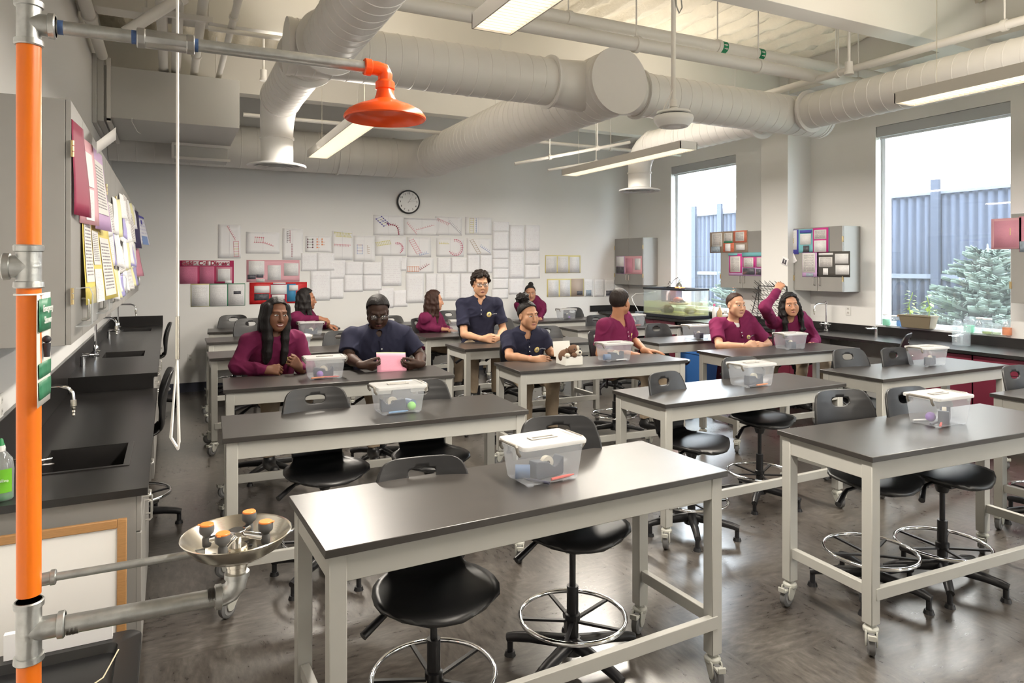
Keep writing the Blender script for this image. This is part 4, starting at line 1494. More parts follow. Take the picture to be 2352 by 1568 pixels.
def sheet(o, u, v, w, h, m_, name='sheet', parent=None, curl=0.004, lift=0.002, n=None, seed=0, corner=0.0, at=None, nu=7):
    """thin paper: o lower left corner as the viewer sees it, u right, v up; bulges towards the viewer"""
    u, v, o = Vector(u).normalized(), Vector(v).normalized(), Vector(o)
    n = u.cross(v)
    rn = random.Random(seed * 31 + 5)
    p1, p2, p3 = rn.random() * 6, rn.random() * 6, rn.random()
    m = MB()
    uvs = []
    for i in range(nu):
        for j in range(nu):
            a, b = i / (nu - 1), j / (nu - 1)
            d = lift + curl * (0.5 + 0.5 * math.sin(a * 3 + p1) * math.cos(b * 2.4 + p2))
            if corner:
                d += corner * max(0, (a + (1 - b)) - 1.3) ** 2 * 2
            m.v.append(tuple(o + u * (a * w) + v * (b * h) + n * d))
            uvs.append((a, b))
    m.f = [(i * nu + j, (i + 1) * nu + j, (i + 1) * nu + j + 1, i * nu + j + 1) for i in range(nu - 1) for j in range(nu - 1)]
    m.m = [0] * len(m.f)
    ob = m.build(name, m_, parent, world=parent is not None, at=at, sharp=180)
    me = ob.data
    uvl = me.uv_layers.new(name='UVMap')
    vi = np.empty(len(me.loops), np.int32)
    me.loops.foreach_get('vertex_index', vi)
    uvl.data.foreach_set('uv', np.array(uvs, np.float32)[vi].ravel())
    sm = ob.modifiers.new('solid', 'SOLIDIFY')
    sm.thickness = 0.0006
    sm.offset = -1
    return ob


def colr(name, c):
    return mat('ink_' + name, c, 0.6)


DC = {'pink': colr('pink', (0.72, 0.22, 0.30)), 'red': colr('red', (0.70, 0.04, 0.05)), 'blue': colr('blue', (0.08, 0.07, 0.42)), 'black': colr('black', (0.04, 0.02, 0.03)), 'orange': colr('orange', (0.80, 0.22, 0.04)),
      'yellow': colr('yellow', (0.72, 0.66, 0.10)), 'grey': colr('grey', (0.4, 0.4, 0.46)), 'brown': colr('brown', (0.45, 0.30, 0.18)), 'green': colr('green', (0.12, 0.40, 0.15)), 'sky': colr('sky', (0.22, 0.34, 0.66)), 'rose': colr('rose', (0.62, 0.06, 0.18)), 'maroon': colr('maroon', (0.12, 0.02, 0.05))}


def strand(parent, o, u, v, w, h, paths, name='drawing', k=1.0):
    """beads and bars of a drawn strand; paths: (points in 0..1 sheet units, colour key, bead, ticks)"""
    u, v, o = Vector(u).normalized(), Vector(v).normalized(), Vector(o)
    n = u.cross(v)
    for pts, colk, bead, ticks in paths:
        m = MB()
        P = [o + u * (a * w) + v * (b * h) + n * 0.0085 for a, b in pts]
        for i, p in enumerate(P):
            if bead:
                m.cyl(p, p + n * 0.002, bead * k, n=8)
            if i + 1 < len(P):
                q = P[i + 1]
                if (q - p).length > 1e-4:
                    m.cyl(p + n * 0.001, q + n * 0.001, 0.0022 * k, n=5)
            if ticks and i + 1 < len(P):
                d = (P[i + 1] - p).normalized()
                sd = n.cross(d)
                m.cyl(p + n * 0.001, p + sd * ticks * k + n * 0.001, 0.0024 * k, n=5)
        m.build(name, DC[colk], parent, world=True)


def ladder(a, b, wd, nb):
    """two rails from a to b (sheet units) and rungs; returns rails, rungs"""
    a, b = Vector((*a, 0)), Vector((*b, 0))
    d = b - a
    s = Vector((-d.y, d.x, 0)).normalized() * wd
    r1 = [tuple((a + d * i / (nb - 1))[:2]) for i in range(nb)]
    r2 = [tuple((a + s + d * i / (nb - 1))[:2]) for i in range(nb)]
    return r1, r2, [[r1[i], r2[i]] for i in range(nb)]


F_, PXC, PYC = 1568.0, 1176.0, 609.0
_a = math.atan(786 / 1568.0)


def back_at(px, py, y=10.648):
    """measured photo position -> point on the papered back wall"""
    u_, v_ = (px - PXC) / F_, -(py - PYC) / F_
    dx, dy = math.sin(_a) + u_ * math.cos(_a), math.cos(_a) - u_ * math.sin(_a)
    t = y / dy
    return Vector((dx * t, y, 1.786 + v_ * t))


UB, VB = (1, 0, 0), (0, 0, 1)


def bsheet(rect, m_, label, name='drawing_sheet', group=None, seed=0, **kw):
    x0, y0, x1, y1 = rect
    xm, ym = (x0 + x1) / 2, (y0 + y1) / 2
    l, r_ = back_at(x0, ym), back_at(x1, ym)
    tp, bt = back_at(xm, y0), back_at(xm, y1)
    o = Vector((l.x, 10.648, bt.z))
    w_, h_ = r_.x - l.x, tp.z - bt.z
    ob = sheet(o, UB, VB, w_, h_, m_, name, None, seed=seed, at=(l.x + w_ / 2, 10.648, bt.z), **kw)
    tag(ob, label, 'paper', group)
    return ob, o, w_, h_


def cA(x0, y0, x1, y1):
    return (680 + x0 / 6.817, 480 + y0 / 6.817, 680 + x1 / 6.817, 480 + y1 / 6.817)


def cB(x0, y0, x1, y1):
    return (960 + x0 / 6.817, 480 + y0 / 6.817, 960 + x1 / 6.817, 480 + y1 / 6.817)


def drawn(rect, label, paths, seed, mt=None, k=1.0, **kw):
    ob, o, w_, h_ = bsheet(rect, mt or PLAINW, label, 'drawing_sheet', 'strand drawings on the papered wall', seed, **kw)
    MB().box((o.x + w_ / 2 - 0.0012, 10.648 - 0.0085, o.z + 0.002), (o.x + w_ / 2 + 0.0012, 10.648 - 0.0075, o.z + h_ - 0.002)).build('fold', mat('fold_line', (0.66, 0.66, 0.69), 0.7), ob, world=True)
    strand(ob, o, UB, VB, w_, h_, paths, k=k)


def lad(a, b, wd, nb, c1, c2, bead=0.006, c3=None):
    r1, r2, rg = ladder(a, b, wd, nb)
    out = [(r1, c1, bead, 0), (r2, c3 or c1, bead, 0)]
    for i, g in enumerate(rg):
        out.append((g, c2 if i % 2 else c1, 0, 0))
    return out


arc = lambda cx, cy, rx_, ry_, a0, a1, n: [(cx + rx_ * math.cos(R(a0 + (a1 - a0) * i / (n - 1))), cy + ry_ * math.sin(R(a0 + (a1 - a0) * i / (n - 1)))) for i in range(n)]
line = lambda a, b, n: [(a[0] + (b[0] - a[0]) * i / (n - 1), a[1] + (b[1] - a[1]) * i / (n - 1)) for i in range(n)]
drawn((501, 516, 553, 593), 'tall drawing of a pink strand uncoiling down one white sheet, near the hanging rod', [(line((.4, .95), (.75, .55), 9), 'pink', .005, .02)] + lad((.68, .5), (.70, .05), .22, 7, 'pink', 'yellow', .004), 1)
drawn((565, 533, 642, 582), 'drawing of a short pink ladder with a trailing tail, above the pink folder', lad((.25, .52), (.50, .50), .24, 5, 'pink', 'brown', .008) + [(line((.5, .52), (.80, .36), 6), 'pink', .007, .02)], 2)
drawn((649, 525, 696, 596), 'tall drawing of red and black dots in a vertical row', [(line((.22, .9), (.22, .55), 6), 'black', .005, .02), (line((.36, .93), (.36, .55), 6), 'red', .005, -.02), (line((.45, .5), (.45, .1), 6), 'red', .006, 0)], 3)
drawn(cA(145, 425, 550, 670), 'drawing with a dark bead ladder beside two orange strands', lad((.09, .28), (.09, .80), -.19, 4, 'maroon', 'green', .010) + [(line((.45, .28), (.45, .82), 4), 'orange', .010, -.04), (line((.64, .46), (.64, .82), 3), 'orange', .010, -.04)], 4, corner=.02)
drawn(cA(560, 345, 885, 800), 'tall sheet with a yellow fringed row above a pink fringed row', [(line((.12, .96), (.94, .92), 12), 'yellow', .004, -.03), (line((.2, .82), (.94, .79), 12), 'yellow', .004, .03), (line((.12, .55), (.88, .52), 11), 'pink', .005, -.03)], 5)
drawn(cA(900, 420, 1230, 820), 'creased sheet with a blue rung ladder, hung aslant', lad((.17, .30), (.17, .64), -.24, 4, 'sky', 'red', .006) + [(line((.68, .32), (.66, .62), 5), 'brown', .005, -.03)], 6, corner=.03)
drawn(cA(1210, 100, 1680, 412), 'drawing of a dark blue ladder joined to a red curve, just below the clock', lad((.09, .80), (.34, .46), .22, 5, 'blue', 'yellow', .010) + [(line((.24, .78), (.46, .58), 4), 'blue', .008, 0), ([(.46, .6), (.5, .52), (.57, .54), (.64, .53), (.70, .51), (.76, .46), (.80, .38), (.82, .28), (.83, .18), (.84, .08)], 'red', .011, .03)], 7)
drawn(cA(1690, 140, 2240, 410), 'sheet with a grey folded flap over a dotted pink zigzag', [(line((.08, .68), (.35, .06), 8), 'pink', .004, .03), (line((.35, .3), (.85, .6), 9), 'pink', .003, .02), (line((.0, .93), (1.0, .93), 2), 'grey', 0, 0)], 8)
drawn(cA(1240, 430, 1720, 730), 'drawing of a yellow ladder turning into a rose curve, below the blue and red one', lad((.06, .50), (.50, .62), .18, 9, 'yellow', 'yellow', .005) + [(arc(.72, .40, .18, .28, 110, -60, 10), 'rose', .007, -.03)], 9)
drawn((935, 545, 990, 590), 'drawing of a pink ladder slanting down one half of a folded sheet', lad((.08, .82), (.40, .15), .20, 8, 'pink', 'pink', .006) + [(line((.52, .08), (.9, .20), 6), 'sky', .003, .04)], 10)
drawn((999, 498, 1061, 540), 'faint grey strand slanting across a folded sheet, top row', [(line((.1, .9), (.55, .62), 9), 'pink', .003, -.04), (line((.5, .72), (.95, .08), 11), 'grey', .004, .04)], 11)
drawn((1068, 499, 1129, 539), 'drawing of an upright yellow ladder beside blue marks, end of top row', lad((.18, .10), (.18, .93), -.13, 8, 'yellow', 'brown', .004) + [(line((.42, .15), (.42, .92), 8), 'sky', .004, .02)], 12)
drawn((1002, 547, 1065, 589), 'drawing of a rose strand curling into a hook', [(line((.10, .70), (.45, .70), 6), 'yellow', .005, .03), (arc(.70, .50, .26, .44, 100, -150, 16), 'rose', .007, -.04)], 13)
drawn((1072, 547, 1128, 585), 'drawing of a brown ladder slanting into blue flecks', lad((.12, .86), (.44, .06), .14, 8, 'brown', 'brown', .004) + [(line((.55, .5), (.95, .12), 7), 'sky', .004, .04)], 14)
drawn((933, 593, 996, 627), 'drawing of an orange comb ladder with a rising tail', lad((.05, .12), (.45, .12), .32, 6, 'orange', 'orange', .005) + [(line((.50, .22), (.82, .60), 6), 'red', .006, .04)], 15)

WHITES = [cA(75, 690, 330, 970), cA(330, 690, 600, 960), cA(225, 970, 530, 1430), cA(520, 800, 770, 1090), cA(530, 1090, 740, 1400), cA(770, 830, 1045, 1030), cA(750, 1030, 1045, 1295), cA(1050, 830, 1340, 1030), cA(1050, 1035, 1340, 1270),
          cA(1345, 740, 1650, 1200), cA(1640, 760, 1728, 960), cA(1720, 1010, 2000, 1470), cA(1290, 1240, 1525, 1550), cA(1525, 1270, 1740, 1530), cB(120, 1010, 290, 1440), cB(290, 1010, 402, 1440), cB(402, 1010, 660, 1430), cB(662, 1010, 870, 1430),
          cB(300, 760, 515, 1000), cB(520, 760, 760, 1000), cB(770, 720, 965, 1000), cB(970, 720, 1160, 1000), cB(1165, 200, 1420, 345), cB(1165, 347, 1420, 640), cB(1165, 642, 1420, 778), cB(1165, 780, 1420, 928), cB(1165, 930, 1420, 1085), cB(1165, 1090, 1410, 1250), cB(1150, 1252, 1410, 1400),
          cB(1430, 250, 1660, 660), cB(1430, 662, 1660, 1085), cB(1420, 1090, 1665, 1330), cB(1675, 250, 1900, 650), cB(1675, 655, 1900, 868), cB(1670, 870, 1905, 1085)]
for i, rc in enumerate(WHITES):
    bsheet(rc, SHEET_S[i % 3], 'white sheet of faint pencil notes taped up on the papered wall', 'notes_sheet', 'pencil note sheets on the papered wall', 40 + i, curl=0.006, lift=0.002 + 0.0012 * (i % 3))

# ------------------------------------------------------------------ trifold posters
def poster(name, label, o, u, v, w_, h_, base, panels, flare=0.0, group=None, title=None, seed=0, cat='poster'):
    """stiff backing sheet with smaller sheets pasted on: panels (a0,b0,a1,b1,material)"""
    u, v, o = Vector(u).normalized(), Vector(v).normalized(), Vector(o)
    n = u.cross(v)
    t = thing(name, label, cat, o + u * w_ / 2, 0, group)
    sheet(o, u, v, w_, h_, base, 'backing', t, curl=0.0, lift=0.003, seed=seed)
    for i, (a0, b0, a1, b1, mt) in enumerate(panels):
        sheet(o + u * a0 * w_ + v * b0 * h_ + n * (0.004 + 0.0016 * i), u, v, (a1 - a0) * w_, (b1 - b0) * h_, mt, 'pasted_sheet', t, curl=0.0, lift=0.001, seed=seed + i, nu=2)
    if title:
        s, size, mt, a, b = title
        text_mesh(s, size, mt, t, o + u * a * w_ + v * b * h_ + n * (0.007 + 0.0016 * len(panels)), u, v, 'title', bold=0.004 * size / 0.1)
    return t


MAGB = mat('board_magenta', (0.42, 0.02, 0.10), 0.6)
PINKL = mat('board_pink', (0.78, 0.42, 0.48), 0.6)
PINKP = paper_mat('pink_sheet', (0.62, 0.20, 0.32), (0.4, 0.10, 0.2), 20, 0.5)
PINKS = paper_mat('pink_paper', (0.75, 0.34, 0.44), (0.5, 0.2, 0.3), 20, 0.15)
REDB = mat('board_red', (0.60, 0.02, 0.025), 0.5, noise=0.5, nscale=14)
SKYB = mat('board_blue', (0.06, 0.28, 0.52), 0.6)
YELB = mat('board_yellow', (0.80, 0.72, 0.32), 0.6)
GRNB = mat('board_green', (0.04, 0.24, 0.13), 0.6)
TANB = mat('board_tan', (0.55, 0.45, 0.38), 0.6)
PHOTO = mat('photo_print', (0.10, 0.10, 0.12), 0.4, noise=0.9, nscale=40)
PHOTOC = mat('photo_colour', (0.35, 0.42, 0.5), 0.4, noise=0.7, nscale=30)


def brect(x0, y0, x1, y1):
    l, r_, tp, bt = back_at(x0, (y0 + y1) / 2), back_at(x1, (y0 + y1) / 2), back_at((x0 + x1) / 2, y0), back_at((x0 + x1) / 2, y1)
    return Vector((l.x, 10.648, bt.z)), r_.x - l.x, tp.z - bt.z


o, w_, h_ = brect(413, 598, 537, 651)
poster('trifold_poster', 'magenta trifold poster titled Sickle Cell Disease beside the hanging rod', o, UB, VB, w_, h_, MAGB,
       [(0, 0, .32, .74, PINKP), (.36, 0, .63, .74, PINKP), (.67, .06, .97, .72, PINKS), (.70, .10, .93, .64, SHEET_T), (.04, .78, .92, .97, PLAINW), (.83, .0, .96, .13, PLAINW)], title=('Sickle Cell Disease', 0.082, INKR, .48, .875), seed=3)
o, w_, h_ = brect(566, 597, 688, 647)
poster('trifold_poster', 'pale pink trifold folder with three printed sheets, above the red poster', o, UB, VB, w_, h_, PINKL, [(.04, .30, .33, .96, SHEET_T), (.39, .08, .64, .76, SHEET_T), (.70, .28, .98, .86, SHEET_T), (.02, .13, .17, .33, PHOTO), (.18, .20, .31, .34, PHOTO), (.18, .0, .33, .14, SHEET_K)], seed=5)
o, w_, h_ = brect(573, 648, 705, 697)
poster('trifold_poster', 'bright red trifold poster behind the long haired girl at the far table', o, UB, VB, w_, h_, REDB, [(.36, .0, .62, .92, MAGB), (.64, .08, .80, .92, SKYB), (.08, .52, .34, .84, PLAINW), (.36, .44, .64, .88, PLAINW), (.08, .18, .33, .48, PHOTO), (.38, .2, .60, .42, SHEET_T), (.68, .6, .84, .86, PLAINW), (.40, .92, .62, .98, PLAINW)], seed=7)
o, w_, h_ = brect(438, 651, 563, 703)
poster('trifold_poster', 'yellow and green edged trifold with printed sheets, below the magenta poster', o, UB, VB, w_, h_, GRNB, [(0, 0, .335, .995, YELB), (.01, .02, .33, .96, SHEET_T), (.345, .01, .66, .96, SHEET_T), (.68, .01, .99, .96, SHEET_T), (.78, .52, .92, .66, PHOTO)], seed=9)
o, w_, h_ = brect(1252, 586, 1333, 627)
poster('trifold_poster', 'pale yellow edged trifold of three grids, beside the pencil sheets', o, UB, VB, w_, h_, YELB, [(.02, .02, .32, .94, SHEET_T), (.345, .02, .65, .94, SHEET_T), (.68, .02, .97, .92, SHEET_T)], seed=11)
o, w_, h_ = brect(1256, 640, 1341, 681)
poster('trifold_poster', 'yellow edged trifold with a tan cover sheet bearing a dark photo', o, UB, VB, w_, h_, YELB, [(.03, .01, .31, .94, SHEET_T), (.345, .01, .62, .94, SHEET_T), (.645, .0, .98, .99, TANB), (.80, .08, .95, .30, PHOTO)], seed=13)
for i, (rc, lb_, pn) in enumerate((((1342, 641, 1362, 681), 'small white sheet with a red and teal picture, next to the tan cover', (.18, .05, .8, .38, PHOTOC)), ((1365, 641, 1388, 681), 'white sheet of grey text, between two pictured sheets near the wall cabinet', None), ((1390, 642, 1412, 681), 'white sheet with a blue grey picture strip, partly behind the boy turning round', (.08, .06, .9, .36, PHOTO)))):
    o, w_, h_ = brect(*rc)
    poster('printed_notice', lb_, o, UB, VB, w_, h_, SHEET_T, [pn] if pn else [], seed=20 + i, cat='paper')

# clock
cc = back_at(937, 464)
t = thing('wall_clock', 'round black rimmed wall clock above the drawings', 'clock', (cc.x, 10.6, cc.z))
rk = 0.192
My = Matrix(((1, 0, 0), (0, 0, -1), (0, 1, 0)))
cz = Vector((cc.x, 10.648, cc.z))
MB().lathe([(rk - 0.004, 0), (rk, 0.005), (rk, 0.04), (rk - 0.008, 0.048), (rk - 0.02, 0.046), (rk - 0.024, 0.036)], cz, 48, 0, My).build('rim', BLKM, t, world=True)
MB().cyl(cz + Vector((0, -0.03, 0)), cz + Vector((0, -0.0375, 0)), rk - 0.018, n=48).build('face', mat('clock_face', (0.85, 0.85, 0.84), 0.4), t, world=True)
fc = cz + Vector((0, -0.0385, 0))
for hnum in range(1, 13):
    a = PI / 2 - hnum * PI / 6
    text_mesh(str(hnum), 0.044, INKD, t, fc + Vector((math.cos(a) * 0.138, 0, math.sin(a) * 0.138)), UB, VB, 'numeral', 0.0006, 0.0004)
for ang, ln, wd, nm in ((32.5 + 0, 0.085, 0.006, 'hour_hand'), (66, 0.13, 0.004, 'minute_hand'), (83, 0.14, 0.0016, 'second_hand')):
    a = R(90 - ang)
    MB().bar(fc + Vector((-math.cos(a) * 0.02, -0.002, -math.sin(a) * 0.02)), fc + Vector((math.cos(a) * ln, -0.002, math.sin(a) * ln)), wd, 0.001).build(nm, INKD, t, world=True)


def outlet(label, o, u, v, nrecept=2):
    u, v, o = Vector(u), Vector(v), Vector(o)
    n = u.cross(v)
    t = thing('wall_outlet', label, 'outlet', o)
    M = Matrix((u, v, n)).transposed()
    MB().box((-0.036, -0.058, 0), (0.036, 0.058, 0.007), 0, M, o).build('plate', WHITEP, t, world=True, bevel=0.003)
    for s in (-1, 1):
        rcp = MB().box((-0.016, s * 0.026 - 0.014, 0.007), (0.016, s * 0.026 + 0.014, 0.009), 0, M, o).build('socket', mat('outlet_face', (0.66, 0.65, 0.62), 0.5), t, world=True, bevel=0.002)
        MB().box((-0.008, s * 0.026 - 0.002, 0.0088), (-0.005, s * 0.026 + 0.008, 0.0095), 0, M, o).box((0.005, s * 0.026 - 0.002, 0.0088), (0.008, s * 0.026 + 0.008, 0.0095), 0, M, o).build('slot', BLKM, rcp, world=True)


outlet('white electrical outlet low on the papered wall beside the hanging rod', (0.258, 10.648, 0.484), UB, VB)
outlet('white outlet on the wall above the low worktop, beside the orange pipe', (XW + 0.001, 3.85, 1.14), (0, 1, 0), VB)

# ------------------------------------------------------------------ papers on the left cabinets, many lifting off the doors
UL = (0, 1, 0)


def flap(name, label, y0, z0, w_, h_, lift_near, lift_far, m_, group=None, seed=0, skew=0.0, cat='paper', bow=0.0, extra=()):
    """sheet pinned to a cabinet door at its upper edge; its near edge stands off"""
    m = MB()
    uvs = []
    nu = 8
    rn = random.Random(seed)
    ph = rn.random() * 6
    def pt(a, b):
        d = 0.004 + (lift_near * (1 - a) + lift_far * a) * (1 - 0.55 * b) + bow * math.sin(PI * b) + 0.004 * math.sin(4 * b + ph)
        return Vector((XC + d, y0 + w_ * a + skew * b, z0 + h_ * b + 0.02 * (1 - a) * seedsgn))
    seedsgn = rn.choice((-1, 0, 1)) if group else 0
    for i in range(nu):
        for j in range(nu):
            m.v.append(tuple(pt(i / 7, j / 7)))
            uvs.append((i / 7, j / 7))
    m.f = [(i * nu + j, (i + 1) * nu + j, (i + 1) * nu + j + 1, i * nu + j + 1) for i in range(nu - 1) for j in range(nu - 1)]
    m.m = [0] * len(m.f)
    t = None
    ob = m.build(name, m_, None, at=(XC, y0 + w_ / 2, z0), sharp=180)
    me = ob.data
    uvl = me.uv_layers.new(name='UVMap')
    vi = np.empty(len(me.loops), np.int32)
    me.loops.foreach_get('vertex_index', vi)
    uvl.data.foreach_set('uv', np.array(uvs, np.float32)[vi].ravel())
    sm = ob.modifiers.new('solid', 'SOLIDIFY')
    sm.thickness = 0.0008
    for (a0, b0, a1, b1, mt) in extra:
        p = MB()
        pu = []
        for i in range(5):
            for j in range(5):
                a, b = a0 + (a1 - a0) * i / 4, b0 + (b1 - b0) * j / 4
                q = pt(a, b)
                p.v.append((q.x + 0.003, q.y - 0.001, q.z))
                pu.append((i / 4, j / 4))
        p.f = [(i * 5 + j, (i + 1) * 5 + j, (i + 1) * 5 + j + 1, i * 5 + j + 1) for i in range(4) for j in range(4)]
        p.m = [0] * 16
        po = p.build('pasted_sheet', mt, ob, world=True, sharp=180)
        ul = po.data.uv_layers.new(name='UVMap')
        vi = np.empty(len(po.data.loops), np.int32)
        po.data.loops.foreach_get('vertex_index', vi)
        ul.data.foreach_set('uv', np.array(pu, np.float32)[vi].ravel())
    return tag(ob, label, cat, group)


LILAC = mat('board_lilac', (0.56, 0.36, 0.62), 0.6)
MAROONB = mat('board_wine', (0.30, 0.02, 0.07), 0.6)
YELF = mat('board_lemon', (0.80, 0.66, 0.16), 0.6)
NAVYB = mat('board_navy', (0.03, 0.02, 0.10), 0.6)
flap('folder_poster', 'wine red folder edge standing off the first wall cabinet', 3.39, 2.0, 0.24, 0.40, 0.004, 0.045, MAROONB, seed=1, cat='poster')
flap('folder_poster', 'pale pink folder page with white strips on the first wall cabinet', 3.66, 1.98, 0.30, 0.40, 0.0, 0.055, PINKL, seed=2, cat='poster', extra=((.15, .45, .75, .85, PLAINW), (.30, .05, .72, .42, SHEET_T)))
flap('folder_poster', 'lilac folder page with typed sheet beside the pale pink one', 3.99, 1.97, 0.40, 0.42, 0.03, 0.075, LILAC, seed=3, cat='poster', extra=((.1, .2, .9, .86, SHEET_K),))
tag(MB().add([(XC + 0.05, 3.90, 2.33), (XC + 0.05, 3.90, 2.39), (XC + 0.10, 4.42, 2.56), (XC + 0.10, 4.42, 2.49)], [(0, 1, 2, 3)]).build('title_strip', SHEET_K, at=(XC + 0.07, 4.1, 2.4), solid=0.001), 'slanting white lettered strip sticking up over the lilac folder page', 'paper')
flap('yellow_poster', 'yellow edged poster of typed sheets curling off the cabinet, below the pink folder', 3.72, 1.60, 0.95, 0.42, 0.015, 0.09, YELF, seed=4, cat='poster', extra=((.03, .25, .25, .95, SHEET_K), (.28, .45, .50, .86, SHEET_K), (.27, .0, .50, .40, SHEET_T), (.55, .05, .92, .80, SHEET_K)))
flap('navy_poster', 'navy backed poster edge beside the flared blue chart at the far cabinets', 8.55, 1.98, 0.45, 0.42, 0.02, 0.08, NAVYB, seed=5, cat='poster')
bf = flap('flared_chart', 'white chart with blue rim flaring out from the far cabinets', 9.0, 2.03, 0.42, 0.34, 0.07, 0.16, paper_mat('chart', (0.78, 0.78, 0.86), (0.1, 0.1, 0.5), 8, 0.3), seed=6, cat='poster', extra=((.0, .92, 1, 1, DC['blue']), (.2, .0, .8, .3, DC['sky']), (.3, .7, .5, .85, DC['blue'])))
flap('pink_page', 'pale pink typed page hanging below the flared chart', 8.75, 1.66, 0.45, 0.32, 0.02, 0.09, PINKS, seed=7)
rn = random.Random(11)
rows = [(2.22, 6.3, 8.6, 0.22), (2.02, 4.85, 8.4, 0.26), (1.80, 5.0, 8.6, 0.26), (1.60, 5.0, 8.6, 0.20)]
cnt = 0
for zr, ya, yb, hh in rows:
    y = ya
    while y < yb:
        wv = rn.uniform(0.16, 0.24)
        c_ = cnt % 7
        mt = [SHEET_T, PLAINW, SHEET_K, PLAINW, mat('sheet_lemon', (0.80, 0.78, 0.45), 0.7), SHEET_T, mat('sheet_lilac', (0.45, 0.42, 0.75), 0.7)][c_]
        gp, lb_ = (('white worksheets on the cabinet doors', 'white worksheet standing off a far cabinet door') if c_ not in (4, 6) else (('lemon slips on the cabinet doors', 'pale yellow slip among worksheets on a far cabinet door') if c_ == 4 else ('lilac slips on the cabinet doors', 'lilac slip among worksheets on a far cabinet door')))
        ln = rn.uniform(0.0, 0.03)
        flap('worksheet', lb_, y, zr - rn.uniform(0, 0.06), wv, hh * rn.uniform(0.75, 1.1), ln, ln + rn.uniform(0.02, 0.05), mt, gp, 100 + cnt, rn.uniform(-0.02, 0.02))
        cnt += 1
        y += rn.uniform(0.24, 0.42)
CLR = clear_mat('clear_pocket', (0.97, 0.98, 0.98), 0.86, rough=0.1, gloss=0.08)
for i, (y0, z0) in enumerate(((3.50, 1.50), (4.42, 1.50), (6.1, 1.52))):
    t = thing('clear_holder', 'clear plastic holder on the %s, low on its door' % ('first wall cabinet', 'second wall cabinet', 'fourth wall cabinet')[i], 'holder', (XC + 0.04, y0 + 0.15, z0))
    m = MB()
    pr = [(0.002, 0.0), (0.05, 0.0), (0.062, 0.012), (0.066, 0.15), (0.058, 0.168)]
    for a in range(6):
        yy = y0 + 0.30 * a / 5
        for x, z in pr:
            m.v.append((XC + x, yy, z0 + z + 0.02))
    k = len(pr)
    m.f = [(a * k + j, (a + 1) * k + j, (a + 1) * k + j + 1, a * k + j + 1) for a in range(5) for j in range(k - 1)]
    m.m = [0] * len(m.f)
    m.build('pocket', CLR, t, world=True, solid=0.003)
    MB().tube([(XC + 0.004, y0, z0 + 0.185), (XC + 0.056, y0, z0 + 0.19), (XC + 0.068, y0, z0 + 0.16), (XC + 0.066, y0, z0 + 0.03), (XC + 0.05, y0, z0 + 0.02), (XC + 0.004, y0, z0 + 0.02)], 0.003, 6).build('edge', clear_mat('clear_edge', (0.9, 0.92, 0.92), 0.5), t, world=True)
# ------------------------------------------------------------------ safety shower and eyewash
SX, SY = -0.32, 2.10
t = thing('safety_shower', 'orange and galvanized emergency shower with eyewash bowl on one standpipe', 'emergency shower', (SX, SY, 0))
OR = 0.0268
MB().cyl((SX, SY, 0.0), (SX, SY, 0.80), OR, n=32).build('standpipe', ORANGE, t, world=True)
MB().cyl((SX, SY, 0.95), (SX, SY, 1.735), OR, n=32).build('standpipe', ORANGE, t, world=True)
MB().cyl((SX, SY, 1.83), (SX, SY, 2.36), OR, n=32).build('standpipe', ORANGE, t, world=True)
MB().cyl((SX, SY, 2.46), (SX, SY, 4.45), 0.022, n=24).build('riser', GALV, t, world=True)


def tee(c, dirs, r, L, parent, name='tee_fitting'):
    c = Vector(c)
    m = MB()
    for d in dirs:
        d = Vector(d)
        m.cyl(c, c + d * L, r, n=28)
        M = frame_z(d)
        m.lathe([(r, L - 0.018), (r + 0.005, L - 0.016), (r + 0.006, L - 0.003), (r + 0.003, L), (r - 0.008, L)], c, 28, 0, M)
    m.sph(c, r * 1.02, 20)
    return m.build(name, GALV, parent, world=True)


tee((SX, SY, 2.40), [(0, 0, 1), (0, 0, -1), (1, 0, 0)], 0.027, 0.058, t)
tee((SX, SY, 1.783), [(0, 0, 1), (0, 0, -1), (-1, 0, 0)], 0.028, 0.055, t)
MB().cyl((SX - 0.05, SY, 1.783), (XW, SY, 1.783), 0.021, n=20).build('supply_pipe', GALV, t, world=True)
tee((SX, SY, 0.858), [(0, 0, 1), (0, 0, -1), (1, 0, 0)], 0.028, 0.078, t)
# shower arm with coupling
ar = MB().cyl((SX + 0.05, SY, 2.40), (0.55, SY, 2.402), 0.0175, n=24).build('shower_arm', GALV, t, world=True)
MB().cyl((SX + 0.245, SY, 2.40), (SX + 0.375, SY, 2.40), 0.0255, n=10).lathe([(0.0255, 0), (0.028, 0.002), (0.028, 0.020), (0.0255, 0.022)], (SX + 0.24, SY, 2.40), 8, 0, frame_z((1, 0, 0))).lathe([(0.0255, 0), (0.028, 0.002), (0.028, 0.020), (0.0255, 0.022)], (SX + 0.36, SY, 2.40), 8, 0, frame_z((1, 0, 0))).build('check_valve', mat('dull_steel', (0.42, 0.42, 0.41), 0.35, metal=0.9, noise=0.2, nscale=30), ar, world=True, bevel=0.002)
for x in (SX + 0.068, SX + 0.234, SX + 0.385):
    MB().cyl((x - 0.006, SY, 2.40), (x + 0.006, SY, 2.40), 0.0185, n=22).build('thread_seal', mat('blue_sealant', (0.06, 0.12, 0.28), 0.6, noise=0.6, nscale=80), ar, world=True)
HX, HZ = 0.59, 2.30
m = MB()
m.tube([(HX - 0.045, SY, 2.402), (HX - 0.01, SY, 2.402), (HX + 0.010, SY, 2.398), (HX + 0.016, SY, 2.385), (HX + 0.016, SY, 2.345)], [0.022, 0.022, 0.023, 0.023, 0.020], 24)
m.lathe([(0.023, 0), (0.026, 0.003), (0.026, 0.022), (0.023, 0.024)], (HX - 0.052, SY, 2.402), 24, 0, frame_z((1, 0, 0)))
